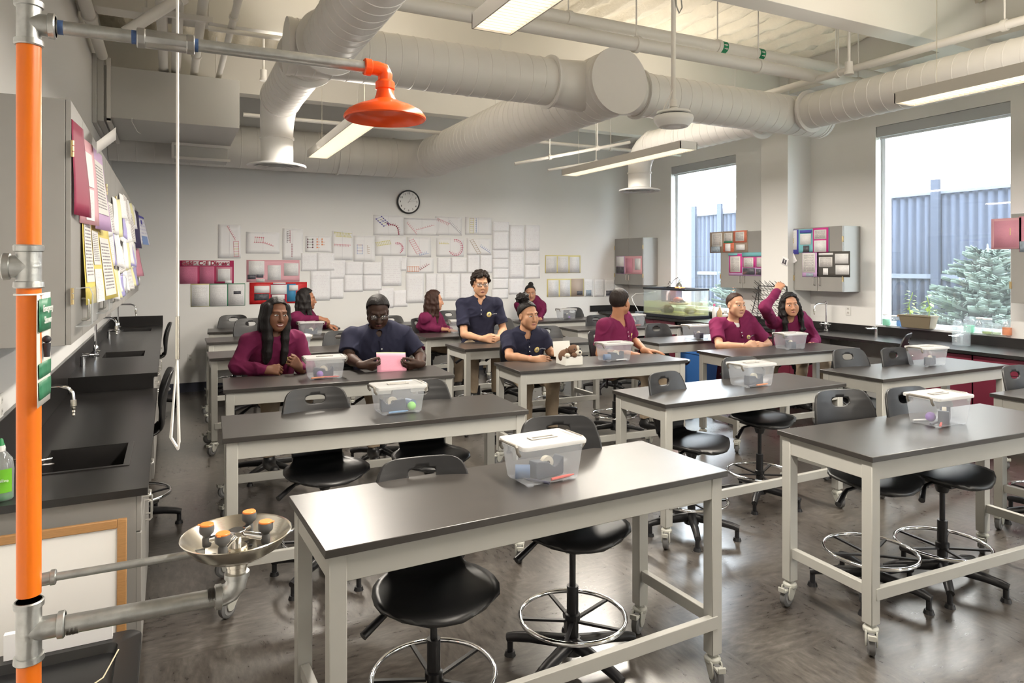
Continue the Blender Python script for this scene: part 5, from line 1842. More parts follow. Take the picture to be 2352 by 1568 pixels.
m.build('elbow', ORANGEH, t, world=True)
hc = Vector((HX + 0.016, SY, 2.262))
hd = MB().lathe([(0.024, 0.105), (0.030, 0.098), (0.030, 0.078), (0.026, 0.075), (0.028, 0.060), (0.034, 0.045), (0.055, 0.035), (0.090, 0.022), (0.115, 0.008), (0.126, -0.006), (0.128, -0.014), (0.124, -0.018), (0.121, -0.012), (0.112, 0.002), (0.09, 0.014), (0.05, 0.024), (0.02, 0.030)], hc, 56).build('shower_head', ORANGEH, t, world=True)
MB().cyl(hc + Vector((0, 0, 0.018)), hc + Vector((0, 0, 0.030)), 0.032, n=24).build('spray_plate', mat('orange_dark', (0.35, 0.05, 0.01), 0.4), hd, world=True)
# eyewash
ea = MB().cyl((SX + 0.07, SY, 0.855), (0.12, SY, 0.848), 0.0240, n=28).build('eyewash_arm', GALV, t, world=True)
for a, b in ((SX + 0.082, SX + 0.108), (0.095, 0.118)):
    m = MB()
    pr = []
    z = 0
    while z < b - a:
        pr += [(0.0245, z), (0.0225, z + 0.0015)]
        z += 0.003
    m.lathe(pr, (a, SY, 0.852), 26, 0, frame_z((1, 0, 0)))
    m.build('pipe_thread', DARKTHR, ea, world=True)
EX = 0.172
m = MB()
m.tube([(0.118, SY, 0.848), (0.135, SY, 0.849), (0.155, SY, 0.856), (0.168, SY, 0.872), (EX, SY, 0.89), (EX, SY, 0.905)], 0.029, 28)
m.lathe([(0.029, 0), (0.034, 0.002), (0.034, 0.018), (0.029, 0.02)], (0.113, SY, 0.848), 28, 0, frame_z((1, 0, 0)))
m.lathe([(0.029, 0), (0.034, 0.002), (0.034, 0.016), (0.029, 0.018)], (EX, SY, 0.893), 28)
m.build('elbow', GALV, ea, world=True)
MB().lathe([(0.026, 0.905), (0.026, 0.925), (0.029, 0.927), (0.029, 0.975), (0.027, 0.985)], (EX, SY, 0), 32).build('tailpiece', STEEL, ea, world=True)
tilt = Matrix.Rotation(R(-0.5), 3, 'Y')
bc = Vector((EX, SY, 0.968))
bw = MB().lathe([(0.03, 0.0), (0.085, 0.002), (0.115, 0.020), (0.142, 0.052), (0.148, 0.055), (0.150, 0.053), (0.146, 0.048), (0.120, 0.014), (0.090, -0.006), (0.03, -0.008)], bc, 64, 0, tilt, closed=True).cyl(bc + Vector((0, 0, -0.006)), bc + Vector((0, 0, 0.001)), 0.034, n=30).build('eyewash_bowl', STEEL, t, world=True)
for i in range(12):
    a = 2 * PI * i / 12
    for rr_ in ((0.045,) if i % 2 else (0.06,)):
        p = bc + tilt @ Vector((rr_ * math.cos(a), rr_ * math.sin(a), 0.002))
        MB().cyl(p - Vector((0, 0, 0.001)), p + Vector((0, 0, 0.0015)), 0.006, n=12).build('drain_hole', BLKM, bw, world=True)
MB().cyl(bc, bc + Vector((0, 0, 0.055)), 0.012, n=20).cyl(bc + Vector((0, 0, 0.048)), bc + Vector((0, 0, 0.062)), 0.024, n=24).build('spray_hub', CHROME, bw, world=True, bevel=0.002)
CAPG = mat('spray_grey', (0.10, 0.10, 0.10), 0.5)
CAPO = mat('cap_orange', (0.85, 0.24, 0.04), 0.4)
for px, py, hz in ((-0.078, 0.022, 0.066), (0.040, 0.075, 0.078), (-0.042, -0.070, 0.056), (0.074, -0.030, 0.062)):
    e = bc + Vector((px, py, 0.038))
    arm_ = MB().cyl(bc + Vector((0, 0, 0.052)), e, 0.0095, n=16).build('spray_arm', CHROME, bw, world=True)
    b0 = e + Vector((0, 0, -0.018))
    MB().lathe([(0.011, 0.0), (0.0125, 0.006), (0.0125, 0.022), (0.010, 0.028), (0.012, 0.032), (0.0195, 0.039), (0.0205, 0.045), (0.0205, 0.056), (0.019, 0.060)], b0, 26).build('spray_nozzle', CAPG, arm_, world=True)
    M2 = Matrix.Rotation(R(10), 3, Vector((py, -px, 0)).normalized())
    cp = MB().lathe([(0.019, 0.060), (0.019, 0.063), (0.0175, 0.0645)], b0, 24).box((-0.005, -0.024, 0.0605), (0.005, -0.016, 0.063), 0, rotz(math.atan2(py, px) + PI / 2), b0).build('dust_cap', CAPO, arm_, world=True)
# thin drain line
dl = MB().cyl((SX + 0.055, SY + 0.02, 0.976), (0.09, SY + 0.02, 0.974), 0.0105, n=18).build('drain_line', GALV, t, world=True)
MB().cyl((SX + 0.02, SY + 0.015, 0.976), (SX + 0.052, SY + 0.02, 0.976), 0.0165, n=18).lathe([(0.0165, 0), (0.0195, 0.002), (0.0195, 0.012), (0.0165, 0.014)], (SX + 0.042, SY + 0.02, 0.976), 18, 0, frame_z((1, 0, 0))).build('bushing', GALV, dl, world=True)
# hanging sign plate
SGW = mat('sign_white', (0.80, 0.80, 0.76), 0.4)
SGG = mat('sign_green', (0.03, 0.20, 0.10), 0.45)
sg = thing('safety_sign', 'green and white emergency shower sign tag tied edge-on to the orange pipe', 'sign', (SX + 0.045, SY, 1.45))
us = Vector((0.06, 0.998, 0)).normalized()
os_ = Vector((SX + 0.018, SY - 0.055, 1.43))
plate = sheet(os_, us, (0.0, 0, 1), 0.14, 0.285, SGW, 'plate', sg, curl=0.008, lift=0.004, seed=4)
ns = us.cross(Vector((0, 0, 1)))
for a0, b0, a1, b1 in ((.06, .66, .94, .95), (.06, .25, .94, .38), (.06, .06, .94, .22)):
    sheet(os_ + us * a0 * 0.14 + Vector((0, 0, b0 * 0.285)) + ns * 0.002, us, (0, 0, 1), (a1 - a0) * 0.14, (b1 - b0) * 0.285, SGG, 'green_panel', plate, curl=0.006, lift=0.006, seed=4, nu=4)
text_mesh('Emergency', 0.024, INKW, plate, os_ + us * 0.07 + Vector((0, 0, 0.246)) + ns * 0.017, us, (0, 0, 1))
text_mesh('Shower', 0.026, INKW, plate, os_ + us * 0.07 + Vector((0, 0, 0.216)) + ns * 0.017, us, (0, 0, 1))
fg = MB().sph(os_ + us * 0.07 + Vector((0, 0, 0.165)) + ns * 0.014, 0.010, 12)
fg.cyl(os_ + us * 0.07 + Vector((0, 0, 0.155)) + ns * 0.014, os_ + us * 0.07 + Vector((0, 0, 0.12)) + ns * 0.014, 0.009, 0.007, 10)
fg.build('pictogram', INKD, plate, world=True)
MB().tube([(SX + 0.031 * math.cos(a), SY + 0.031 * math.sin(a), 1.712) for a in [2 * PI * i / 20 for i in range(20)]], 0.0025, 6, closed=True).build('zip_tie', WHITEP, sg, world=True)

# pull rod with triangle
t = thing('pull_rod', 'white hanging pull rod ending in a triangular handle', 'pull handle', (0.02, 2.32, 1.35))
PRX, PRY = 0.021, 2.32
MB().cyl((PRX, PRY, 1.62), (PRX, PRY, 4.45), 0.0042, n=10).build('rod', WHITEP, t, world=True)
MB().tube([(PRX - 0.001, PRY, 1.52), (PRX - 0.018, PRY + 0.012, 1.26), (PRX + 0.002, PRY - 0.0, 1.225), (PRX + 0.004, PRY - 0.012, 1.25)], 0.0045, 8, closed=True).build('triangle_handle', WHITEP, t, world=True)
MB().cyl((PRX, PRY, 1.50), (PRX, PRY, 1.63), 0.006, n=10).build('ferrule', STEEL, t, world=True)

# ------------------------------------------------------------------ leaning whiteboard, black tray, green strip
OAK = mat('oak_frame', (0.38, 0.20, 0.075), 0.45, noise=0.3, nscale=14, stretch=(2, 2, 22))
t = thing('whiteboard', 'small whiteboard in an oak frame leaning against the cabinet end', 'whiteboard', (-0.55, 3.22, 0))
lean = Matrix.Rotation(R(-6), 3, 'X')
bo_ = Vector((-0.16, 3.19, 0.0))
def WB(m, x0, x1, z0, z1, d0, d1):
    m.box((x0, d0, z0), (x1, d1, z1), 0, lean, bo_)
    return m
WB(MB(), -0.80, -0.035, 0.03, 0.70, 0.004, 0.014).build('board', mat('board_white', (0.80, 0.79, 0.77), 0.25), t, world=True)
WB(MB(), -0.035, 0.0, 0.0, 0.735, -0.004, 0.02).build('frame_rail', OAK, t, world=True, bevel=0.003)
WB(MB(), -0.84, -0.035, 0.70, 0.735, -0.004, 0.02).build('frame_rail', OAK, t, world=True, bevel=0.003)
WB(MB(), -0.84, -0.035, 0.0, 0.03, -0.004, 0.02).build('frame_rail', OAK, t, world=True, bevel=0.003)
WB(MB(), -0.84, -0.805, 0.03, 0.70, -0.004, 0.02).build('frame_rail', OAK, t, world=True, bevel=0.003)

TRAY = mat('tray_black', (0.014, 0.014, 0.015), 0.32)
t = thing('utility_cart', 'black plastic utility cart with recessed top, under the eyewash arm', 'cart', (-0.45, 2.75, 0))
x0, x1, y0, y1, zt = -0.90, -0.095, 2.40, 2.98, 0.40
x0 = -0.66
def rrect(hx, hy, r, n=5):
    out = []
    for cx, cy, a0 in ((hx - r, hy - r, 0), (-hx + r, hy - r, 90), (-hx + r, -hy + r, 180), (hx - r, -hy + r, 270)):
        for i in range(n + 1):
            a = R(a0 + 90 * i / n)
            out.append((cx + r * math.cos(a), cy + r * math.sin(a)))
    return out
m = MB()
cx, cy, hx, hy = (x0 + x1) / 2, (y0 + y1) / 2, (x1 - x0) / 2, (y1 - y0) / 2
rings = [(hx - .01, hy - .01, .05, zt - .06), (hx, hy, .05, zt - .05), (hx, hy, .05, zt - .004), (hx - .004, hy - .004, .05, zt), (hx - .075, hy - .075, .03, zt), (hx - .085, hy - .085, .03, zt - .03)]
k = 0
for a, b, r_, z in rings:
    pr = rrect(a, b, r_)
    k = len(pr)
    m.v += [(cx + p[0], cy + p[1], z) for p in pr]
m.f = [(i * k + j, i * k + (j + 1) % k, (i + 1) * k + (j + 1) % k, (i + 1) * k + j) for i in range(len(rings) - 1) for j in range(k)]
m.f.append(tuple(range((len(rings) - 1) * k, len(rings) * k)))
m.f.append(tuple(range(k - 1, -1, -1)))
m.m = [0] * len(m.f)
m.build('top_tray', TRAY, t, world=True)
for sx in (-1, 1):
    for sy in (-1, 1):
        MB().cyl((cx + sx * (hx - .05), cy + sy * (hy - .05), 0.05), (cx + sx * (hx - .05), cy + sy * (hy - .05), zt - .05), 0.025, n=14).cyl((cx + sx * (hx - .05), cy + sy * (hy - .05) - .012, 0.027), (cx + sx * (hx - .05), cy + sy * (hy - .05) + .012, 0.027), 0.027, n=16).build('leg', TRAY, t, world=True)
MB().box((cx - hx + .03, cy - hy + .03, 0.12), (cx + hx - .03, cy + hy - .03, 0.15)).build('lower_shelf', TRAY, t, world=True, bevel=0.004)
tag(MB().tube([(-0.27, 2.58, zt + 0.005), (-0.20, 2.66, zt + 0.001 + 0.003), (-0.165, 2.83, zt + 0.004)], 0.0025, 6).build('string', mat('string', (0.6, 0.55, 0.4), 0.8), at=(-0.2, 2.66, zt)), 'pale bit of string lying across the black cart top', 'string')
tag(MB().cyl((-0.50, 2.38, zt + 0.022), (-0.14, 2.41, zt + 0.022), 0.021, n=20).build('marker_tube', mat('lime_tube', (0.22, 0.62, 0.06), 0.35), at=(-0.3, 2.4, zt + 0.001)), 'lime green tube lying across the black cart at the bottom edge', 'tube')
tag(MB().box((-0.52, 2.93, zt + 0.001), (-0.19, 2.955, zt + 0.09)).build('paper_strip', PLAINW, at=(-0.35, 2.94, zt + 0.001)), 'white folded paper strip standing on the cart before the whiteboard', 'paper')
# ------------------------------------------------------------------ window counter
ZR = 0.93
XR = 7.13
wr = thing('worktop', 'long black resin worktop running under the windows', 'countertop', (7.45, 5.0, ZR))
hs = (7.28, 7.62, 6.02, 6.44)
slab(MB(), XR, WX - 0.002, 0.5, 10.648, ZR - 0.032, ZR, [hs, (7.388, WX - 0.002, 6.508, 6.972)]).build('slab', COUNTER, wr, world=True)
m = MB().box((WX - 0.022, 0.5, ZR), (WX - 0.002, 6.505, WZ0 - 0.02)).box((WX - 0.022, 6.975, ZR), (WX - 0.002, 10.648, WZ0 - 0.02)).box((6.95, 10.628, ZR), (WX - 0.022, 10.648, ZR + 0.11))
m.box((7.368, 6.505, ZR), (7.388, 6.975, ZR + 0.11))
m.build('backsplash', COUNTER, wr, world=True)
basin(hs[0], hs[1], hs[2], hs[3], ZR, 0.22, wr)


def right_base(label, y0, y1, maroon=True):
    t = thing('base_cabinet', label, 'cabinet', (7.5, (y0 + y1) / 2, 0), 0, 'base cabinets under the window counter')
    x0, x1 = 7.20, (7.385 if (y0 < 6.97 and y1 > 6.51) else WX - 0.002)
    m = MB().box((x0, y0, 0.10), (x0 + 0.03, y1, ZR - 0.034)).box((x0, y0, 0.10), (x1, y0 + 0.02, ZR - 0.034)).box((x0, y1 - 0.02, 0.10), (x1, y1, ZR - 0.034)).box((x0 + 0.06, y0, 0), (x1, y1, 0.10))
    m.build('carcass', GREY, t, world=True)
    ym = (y0 + y1) / 2
    for a, b, hy in ((y0 + 0.004, ym - 0.002, ym - 0.05), (ym + 0.002, y1 - 0.004, ym + 0.05)):
        dr = MB().box((x0 - 0.02, a, ZR - 0.20), (x0, b, ZR - 0.045)).build('drawer', BURG if maroon else GREY, t, world=True, bevel=0.002)
        MB().sph((x0 - 0.032, (a + b) / 2, ZR - 0.12), 0.013, 12).cyl((x0 - 0.032, (a + b) / 2, ZR - 0.12), (x0 - 0.02, (a + b) / 2, ZR - 0.12), 0.006, n=8).build('knob', CHROME, dr, world=True)
        dd = MB().box((x0 - 0.02, a, 0.115), (x0, b, ZR - 0.206)).build('door', BURG if maroon else GREY, t, world=True, bevel=0.002)
        pull((x0 - 0.02, hy, ZR - 0.28), (0, 0, 1), 0.1, (-1, 0, 0), dd)


right_base('burgundy fronted base cabinet under the aquarium', 8.55, 9.6)
right_base('burgundy fronted base cabinet behind the wire drying rack', 6.75, 7.7)
right_base('burgundy fronted base cabinet under the window counter sink', 5.85, 6.74)
right_base('burgundy fronted base cabinet below the planter', 4.05, 4.85)
right_base('burgundy fronted base cabinet under the wall cabinet with the pink page', 2.9, 4.04)

# wall cabinets
UR, VR = (0, -1, 0), (0, 0, 1)
XCR = 7.50
wall_cab('grey wall cabinet in the corner, a pink folder across its doors', (XCR, 9.78), (0, 1, 0), 0.86, 0.328, 1.43, 2.28, 'wall cabinets by the windows')
wall_cab('grey wall cabinet between the window and the pier, two posters on it', (XCR, 6.975), (0, 1, 0), 0.90, 0.328, 1.45, 2.28, 'wall cabinets by the windows')
wall_cab('grey wall cabinet beside the pier with blue, black and lilac posters', (XCR, 5.76), (0, 1, 0), 0.745, 0.328, 1.45, 2.28, 'wall cabinets by the windows')
wall_cab('grey wall cabinet cut by the photo edge, pink page on its corner', (XCR, 2.98), (0, 1, 0), 0.88, 0.328, 1.41, 2.30, 'wall cabinets by the windows')


def x_at(px, py, X):
    u_, v_ = (px - PXC) / F_, -(py - PYC) / F_
    dx, dy = math.sin(_a) + u_ * math.cos(_a), math.cos(_a) - u_ * math.sin(_a)
    t = X / dx
    return Vector((X, dy * t, 1.786 + v_ * t))


def rrect_(x0, y0, x1, y1, X=XCR - 0.002):
    l, r_, tp, bt = x_at(x0, (y0 + y1) / 2, X), x_at(x1, (y0 + y1) / 2, X), x_at((x0 + x1) / 2, y0, X), x_at((x0 + x1) / 2, y1, X)
    return Vector((X, l.y, bt.z)), l.y - r_.y, tp.z - bt.z


TEALB = mat('board_teal', (0.20, 0.52, 0.58), 0.6)
HOTP = mat('board_hot_pink', (0.72, 0.05, 0.32), 0.6)
BLUEB = mat('board_royal', (0.10, 0.10, 0.50), 0.6)
BLACKB = mat('board_charcoal', (0.08, 0.075, 0.07), 0.6)
KRAFT = mat('board_kraft', (0.36, 0.28, 0.22), 0.7, noise=0.15, nscale=60)
CORAL = mat('board_coral', (0.72, 0.20, 0.12), 0.6, noise=0.3, nscale=50)
SHK = SHEET_K
o, w_, h_ = rrect_(1416, 588, 1475, 629)
poster('trifold_poster', 'pink and lilac folder hung across the corner wall cabinet doors', o, UR, VR, w_, h_, PINKL, [(0, 0, .34, 1, LILAC), (.01, .42, .31, .98, PLAINW), (.0, .02, .32, .4, PHOTO), (.38, .06, .64, .88, PINKS), (.74, .24, .96, .86, PLAINW)], seed=31)
o, w_, h_ = rrect_(1631, 531, 1718, 580)
poster('trifold_poster', 'kraft and coral trifold poster with green flashes, on the cabinet by the far window', o, UR, VR, w_, h_, KRAFT, [(0, .02, .36, 1, KRAFT), (.06, .30, .34, .94, SHK), (.37, .02, .66, .45, CORAL), (.64, .45, .98, 1, CORAL), (.40, .5, .62, .92, SHK), (.70, .52, .92, .94, SHK), (.40, .45, .62, .54, GRNB), (.72, .10, .94, .36, SHEET_T), (.05, .04, .30, .30, PHOTOC), (.44, .06, .58, .42, PLAINW)], seed=33)
o, w_, h_ = rrect_(1674, 581, 1753, 633)
poster('trifold_poster', 'hot pink and lilac trifold with teal headings, below the kraft one', o, UR, VR, w_, h_, LILAC, [(.02, .12, .40, .96, HOTP), (.42, .36, .80, .96, HOTP), (.82, .36, .98, .96, HOTP), (.06, .16, .36, .86, SHK), (.46, .38, .74, .80, SHK), (.84, .40, .97, .80, SHK), (.0, .90, .28, 1.0, TEALB), (.42, .84, .98, 1.02, TEALB), (.44, .06, .78, .34, PHOTO), (.82, .06, .96, .30, PHOTO)], seed=35)
o, w_, h_ = rrect_(1801, 526, 1905, 580)
poster('trifold_poster', 'blue, teal and magenta trifold poster high on the cabinet beside the pier', o, UR, VR, w_, h_, TEALB, [(0, -.06, .34, 1, BLUEB), (.02, .14, .30, .98, SHEET_T), (.66, .0, .99, 1.02, HOTP), (.38, .34, .62, .80, SHEET_T), (.45, .02, .58, .3, PHOTO), (.69, .55, .95, .94, SHEET_K), (.69, .02, .95, .50, SHEET_T), (.38, .84, .64, .96, BLUEB)], seed=37)
o, w_, h_ = rrect_(1843, 578, 1880, 636)
poster('folder_poster', 'lilac poster page with a tall typed sheet, next to the charcoal poster', o, UR, VR, w_, h_, LILAC, [(.02, .18, .80, .95, SHEET_K), (.25, .02, .7, .15, PHOTOC)], seed=39)
o, w_, h_ = rrect_(1877, 577, 1953, 636)
poster('trifold_poster', 'charcoal poster with white rounded panels on the cabinet beside the pier', o, UR, VR, w_, h_, BLACKB, [(.05, .86, .50, .94, PLAINW), (.06, .40, .48, .78, SHEET_K), (.56, .52, .96, .90, SHEET_T), (.58, .10, .98, .46, SHEET_T), (.20, .08, .36, .34, PLAINW)], seed=41)
for i, (rc, lb_) in enumerate((((1793, 583, 1812, 605), 'small white card with two dark figures hanging beside the blue poster'), ((1815, 584, 1838, 610), 'small pale card tilted below the blue poster'))):
    o, w_, h_ = rrect_(*rc, X=(7.386, 7.494)[i])
    uu = Vector((0, -math.cos(0.35), -math.sin(0.35) if i == 0 else math.sin(0.5)))
    vv = Vector((1, 0, 0)).cross(uu) * -1
    vv = vv if vv.z > 0 else -vv
    t = poster('card', lb_, o, uu, vv, w_ * .8, h_ * .8, PLAINW, [(.2, .15, .45, .8, PHOTO), (.55, .15, .8, .75, PHOTO)] if i == 0 else [(.2, .2, .8, .8, SHEET_T)], seed=45 + i, cat='card')
o, w_, h_ = rrect_(2277, 501, 2346, 572)
poster('folder_poster', 'pink page with typed sheet hanging off the cabinet at the photo edge', o, UR, VR, w_, h_, PINKL, [(.10, .05, .92, .92, PINKS)], seed=47)
o, w_, h_ = rrect_(2341, 495, 2420, 578)
poster('folder_poster', 'pink and green pictured page cut by the photo edge', o, UR, VR, w_, h_, PINKS, [(.02, .0, .5, .3, PHOTOC)], seed=48)

# aquarium
t = thing('aquarium', 'glass turtle tank half full of greenish water on the window counter', 'aquarium', (7.5, 8.87, ZR))
ax0, ax1, ay0, ay1 = 7.22, 7.72, 8.36, 9.40
az0, az1 = ZR + 0.001, 1.415
RIM = mat('tank_rim', (0.015, 0.017, 0.025), 0.4)
MB().box((ax0 - .006, ay0 - .006, az0), (ax1 + .006, ay1 + .006, az0 + .05)).build('base_rim', RIM, t, world=True, bevel=.004)
m = MB().box((ax0 - .006, ay0 - .006, az1 - .035), (ax0 + .02, ay1 + .006, az1)).box((ax1 - .02, ay0 - .006, az1 - .035), (ax1 + .006, ay1 + .006, az1)).box((ax0 + .02, ay0 - .006, az1 - .035), (ax1 - .02, ay0 + .02, az1)).box((ax0 + .02, ay1 - .02, az1 - .035), (ax1 - .02, ay1 + .006, az1))
m.build('top_rim', RIM, t, world=True, bevel=.003)
TGL = clear_mat('tank_glass', (0.93, 0.97, 0.96), 0.92, rough=0.03, gloss=0.07)
for lo, hi in (((ax0, ay0, az0 + .05), (ax0 + .006, ay1, az1 - .03)), ((ax1 - .006, ay0, az0 + .05), (ax1, ay1, az1 - .03)), ((ax0 + .006, ay0, az0 + .05), (ax1 - .006, ay0 + .006, az1 - .03)), ((ax0 + .006, ay1 - .006, az0 + .05), (ax1 - .006, ay1, az1 - .03))):
    MB().box(lo, hi).build('glass_panel', TGL, t, world=True)
WATER = clear_mat('tank_water', (0.93, 0.92, 0.74), 0.80, rough=0.02, diff=(0.80, 0.78, 0.50), gloss=0.05)
MB().box((ax0 + .008, ay0 + .008, az0 + .075), (ax1 - .008, ay1 - .008, 1.185)).build('water', WATER, t, world=True)
MB().box((ax0 + .008, ay0 + .008, az0 + .05), (ax1 - .008, ay1 - .008, az0 + .074)).build('gravel', mat('gravel', (0.50, 0.46, 0.22), 0.9, noise=0.8, nscale=90, bump=.8, bscale=90), t, world=True)
rk = MB()
rnr = random.Random(5)
rk.sph((7.36, 8.95, az0 + .13), (.09, .12, .07), 18)
for i, v in enumerate(rk.v):
    k_ = 1 + rnr.uniform(-.12, .12)
    rk.v[i] = (7.36 + (v[0] - 7.36) * k_, 8.95 + (v[1] - 8.95) * k_, az0 + .13 + (v[2] - az0 - .13) * k_)
tag(rk.build('tank_rock', mat('rock_dark', (0.10, 0.085, 0.05), 0.9, noise=.5, nscale=30), at=(7.36, 8.95, az0 + .06)), 'dark brown rock under water in the turtle tank', 'rock')
pl = MB()
for (yc, s) in ((8.72, .15),):
    pl.sph((7.40, yc, 1.165), (.13, .19, .028), 20)
tag(pl.build('basking_platform', mat('platform', (0.36, 0.34, 0.24), 0.8, noise=.3, nscale=25), at=(7.40, 8.72, 1.14)), 'flat stone like basking platform at the tank water line', 'platform')
pl2 = MB().sph((7.45, 8.50, 1.06), (.10, .11, .05), 16)
tag(pl2.build('tank_rock', mat('rock_moss', (0.22, 0.24, 0.08), 0.9, noise=.4, nscale=30), at=(7.45, 8.5, az0 + .075)), 'mossy rock near the window end of the turtle tank', 'rock')
tu = thing('turtle', 'turtle with dark red lit shell basking in the tank', 'turtle', (7.38, 8.70, 1.19))
MB().sph((7.38, 8.70, 1.222), (.075, .095, .05), 22).build('shell', mat('turtle_shell', (0.22, 0.07, 0.05), 0.5, noise=.6, nscale=35), tu, world=True)
MB().sph((7.37, 8.585, 1.215), (.022, .032, .02), 14).tube([(7.375, 8.64, 1.205), (7.37, 8.59, 1.213)], [.025, .018], 10).build('head', mat('turtle_skin', (0.10, 0.11, 0.06), 0.6), tu, world=True)
for sx in (-1, 1):
    for sy in (-1, 1):
        MB().sph((7.38 + sx * .065, 8.70 + sy * .07, 1.197), (.03, .025, .012), 10).build('leg', MATS['turtle_skin'], tu, world=True)
fl = thing('tank_filter', 'blue grey filter box hanging inside the turtle tank', 'filter', (7.6, 9.2, 1.2))
MB().box((7.55, 9.10, 1.16), (7.69, 9.34, 1.36)).build('housing', mat('filter_blue', (0.14, 0.20, 0.28), 0.4), fl, world=True, bevel=.01)
MB().tube([(7.55, 9.12, 1.34), (7.46, 9.06, 1.34), (7.42, 9.03, 1.28), (7.41, 9.02, 1.20)], .018, 10).build('outflow', clear_mat('outflow', (.95, .97, 1), .6), fl, world=True)
MB().box((7.52, 8.93, 1.18), (7.66, 9.07, 1.37)).build('heater_box', mat('filter_navy', (0.05, 0.06, 0.16), 0.4), fl, world=True, bevel=.01)
la = thing('heat_lamp', 'clamp heat lamp with chrome dome glowing orange on the tank rim', 'lamp', (7.40, 8.68, az1))
lc = Vector((7.40, 8.68, az1 + .004))
MB().lathe([(.075, .0), (.072, .02), (.06, .055), (.035, .085), (.025, .09), (.022, .12), (.018, .13)], lc, 30).build('dome', CHROME, la, world=True)
MB().sph(lc + Vector((0, 0, .03)), .035, 14).build('bulb', mat('heat_bulb', (1, .25, .08), .4, emit=(1, .16, .04), estr=9), la, world=True)
MB().lathe([(.076, .0), (.080, .002), (.080, .016), (.075, .018)], lc, 30).build('glow_rim', mat('glow_rim', (.9, .3, .15), .4, emit=(1, .2, .06), estr=1.5), la, world=True)
MB().tube([lc + Vector((0, 0, .13)), lc + Vector((0, .05, .17)), lc + Vector((0, .16, .12)), lc + Vector((0, .21, .06)), lc + Vector((0, .25, .10)), lc + Vector((0, .30, .05)), lc + Vector((0, .24, .03)), lc + Vector((0, .33, .005)), lc + Vector((.0, .40, .004))], .005, 8).build('cord', RUBBER, la, world=True)
hl = bpy.data.lights.new('lamp_glow', 'POINT')
hl.energy, hl.color, hl.shadow_soft_size = 2.0, (1, .25, .1), .03
hlo = bpy.data.objects.new('lamp_glow', hl)
COL.objects.link(hlo)
hlo.parent = la
hlo.location = (0, 0, -.03)
ap = thing('air_pump', 'small grey air pump with a white looping tube beside the tank', 'pump', (7.25, 9.6, ZR))
MB().box((7.20, 9.50, ZR + .001), (7.32, 9.62, ZR + .06)).build('case', mat('pump_grey', (0.20, 0.24, 0.30), 0.4), ap, world=True, bevel=.008)
MB().tube([(7.26, 9.60, ZR + .06), (7.24, 9.62, ZR + .12), (7.22, 9.70, ZR + .22), (7.24, 9.76, ZR + .30), (7.3, 9.72, ZR + .36), (7.40, 9.50, ZR + .38), (7.46, 9.37, ZR + .40)], .007, 8).build('hose', WHITEP, ap, world=True)

# drying rack
t = thing('drying_rack', 'black wire peg drying rack leaning at the pier behind the arm raising girl', 'drying rack', (7.30, 6.78, ZR))
ry0, ry1 = 6.44, 6.98
rx = lambda z: 7.20 + 0.13 * (z - ZR) / 0.6
m = MB()
fr = [(rx(ZR), ry0 - .04, ZR + .004), (rx(ZR), ry1 + .04, ZR + .004), (rx(1.50), ry1 - .03, 1.50), (rx(1.50), ry0 + .03, 1.50)]
m.tube(fr, .006, 8, closed=True)
m.tube([(rx(ZR) + .16, ry0 - .03, ZR + .004), (rx(1.50) + .004, ry0 + .03, 1.50)], .005, 8).tube([(rx(ZR) + .16, ry1 + .03, ZR + .004), (rx(1.50) + .004, ry1 - .03, 1.50)], .005, 8)
m.build('frame', BLKM, t, world=True)
for i in range(9):
    z = ZR + .07 + i * .062
    gr = MB().tube([(rx(z), ry0 + .0 - .04 + .07 * (z - ZR) / .57, z), (rx(z), ry1 + .04 - .07 * (z - ZR) / .57, z)], .0035, 6)
    n_ = 9
    for j in range(n_):
        y = ry0 + .02 + (ry1 - ry0 - .04) * j / (n_ - 1)
        gr.tube([(rx(z), y, z), (rx(z) - .075, y, z + .055)], .003, 6)
    gr.build('peg_row', BLKM, t, world=True)
tp = MB()
for j in range(6):
    y = ry0 + .05 + (ry1 - ry0 - .1) * j / 5
    tp.tube([(rx(1.50), y, 1.50), (rx(1.50) - .07, y + .03, 1.575)], .0035, 6)
tp.tube([(rx(1.50), ry0 + .02, 1.50), (rx(1.50), ry1 - .02, 1.50)], .006, 8)
tp.build('peg_row', BLKM, t, world=True)
MB().box((7.12, ry0 - .02, ZR + .001), (7.36, ry1, ZR + .02)).build('drip_tray', TRAY, t, world=True, bevel=.004)


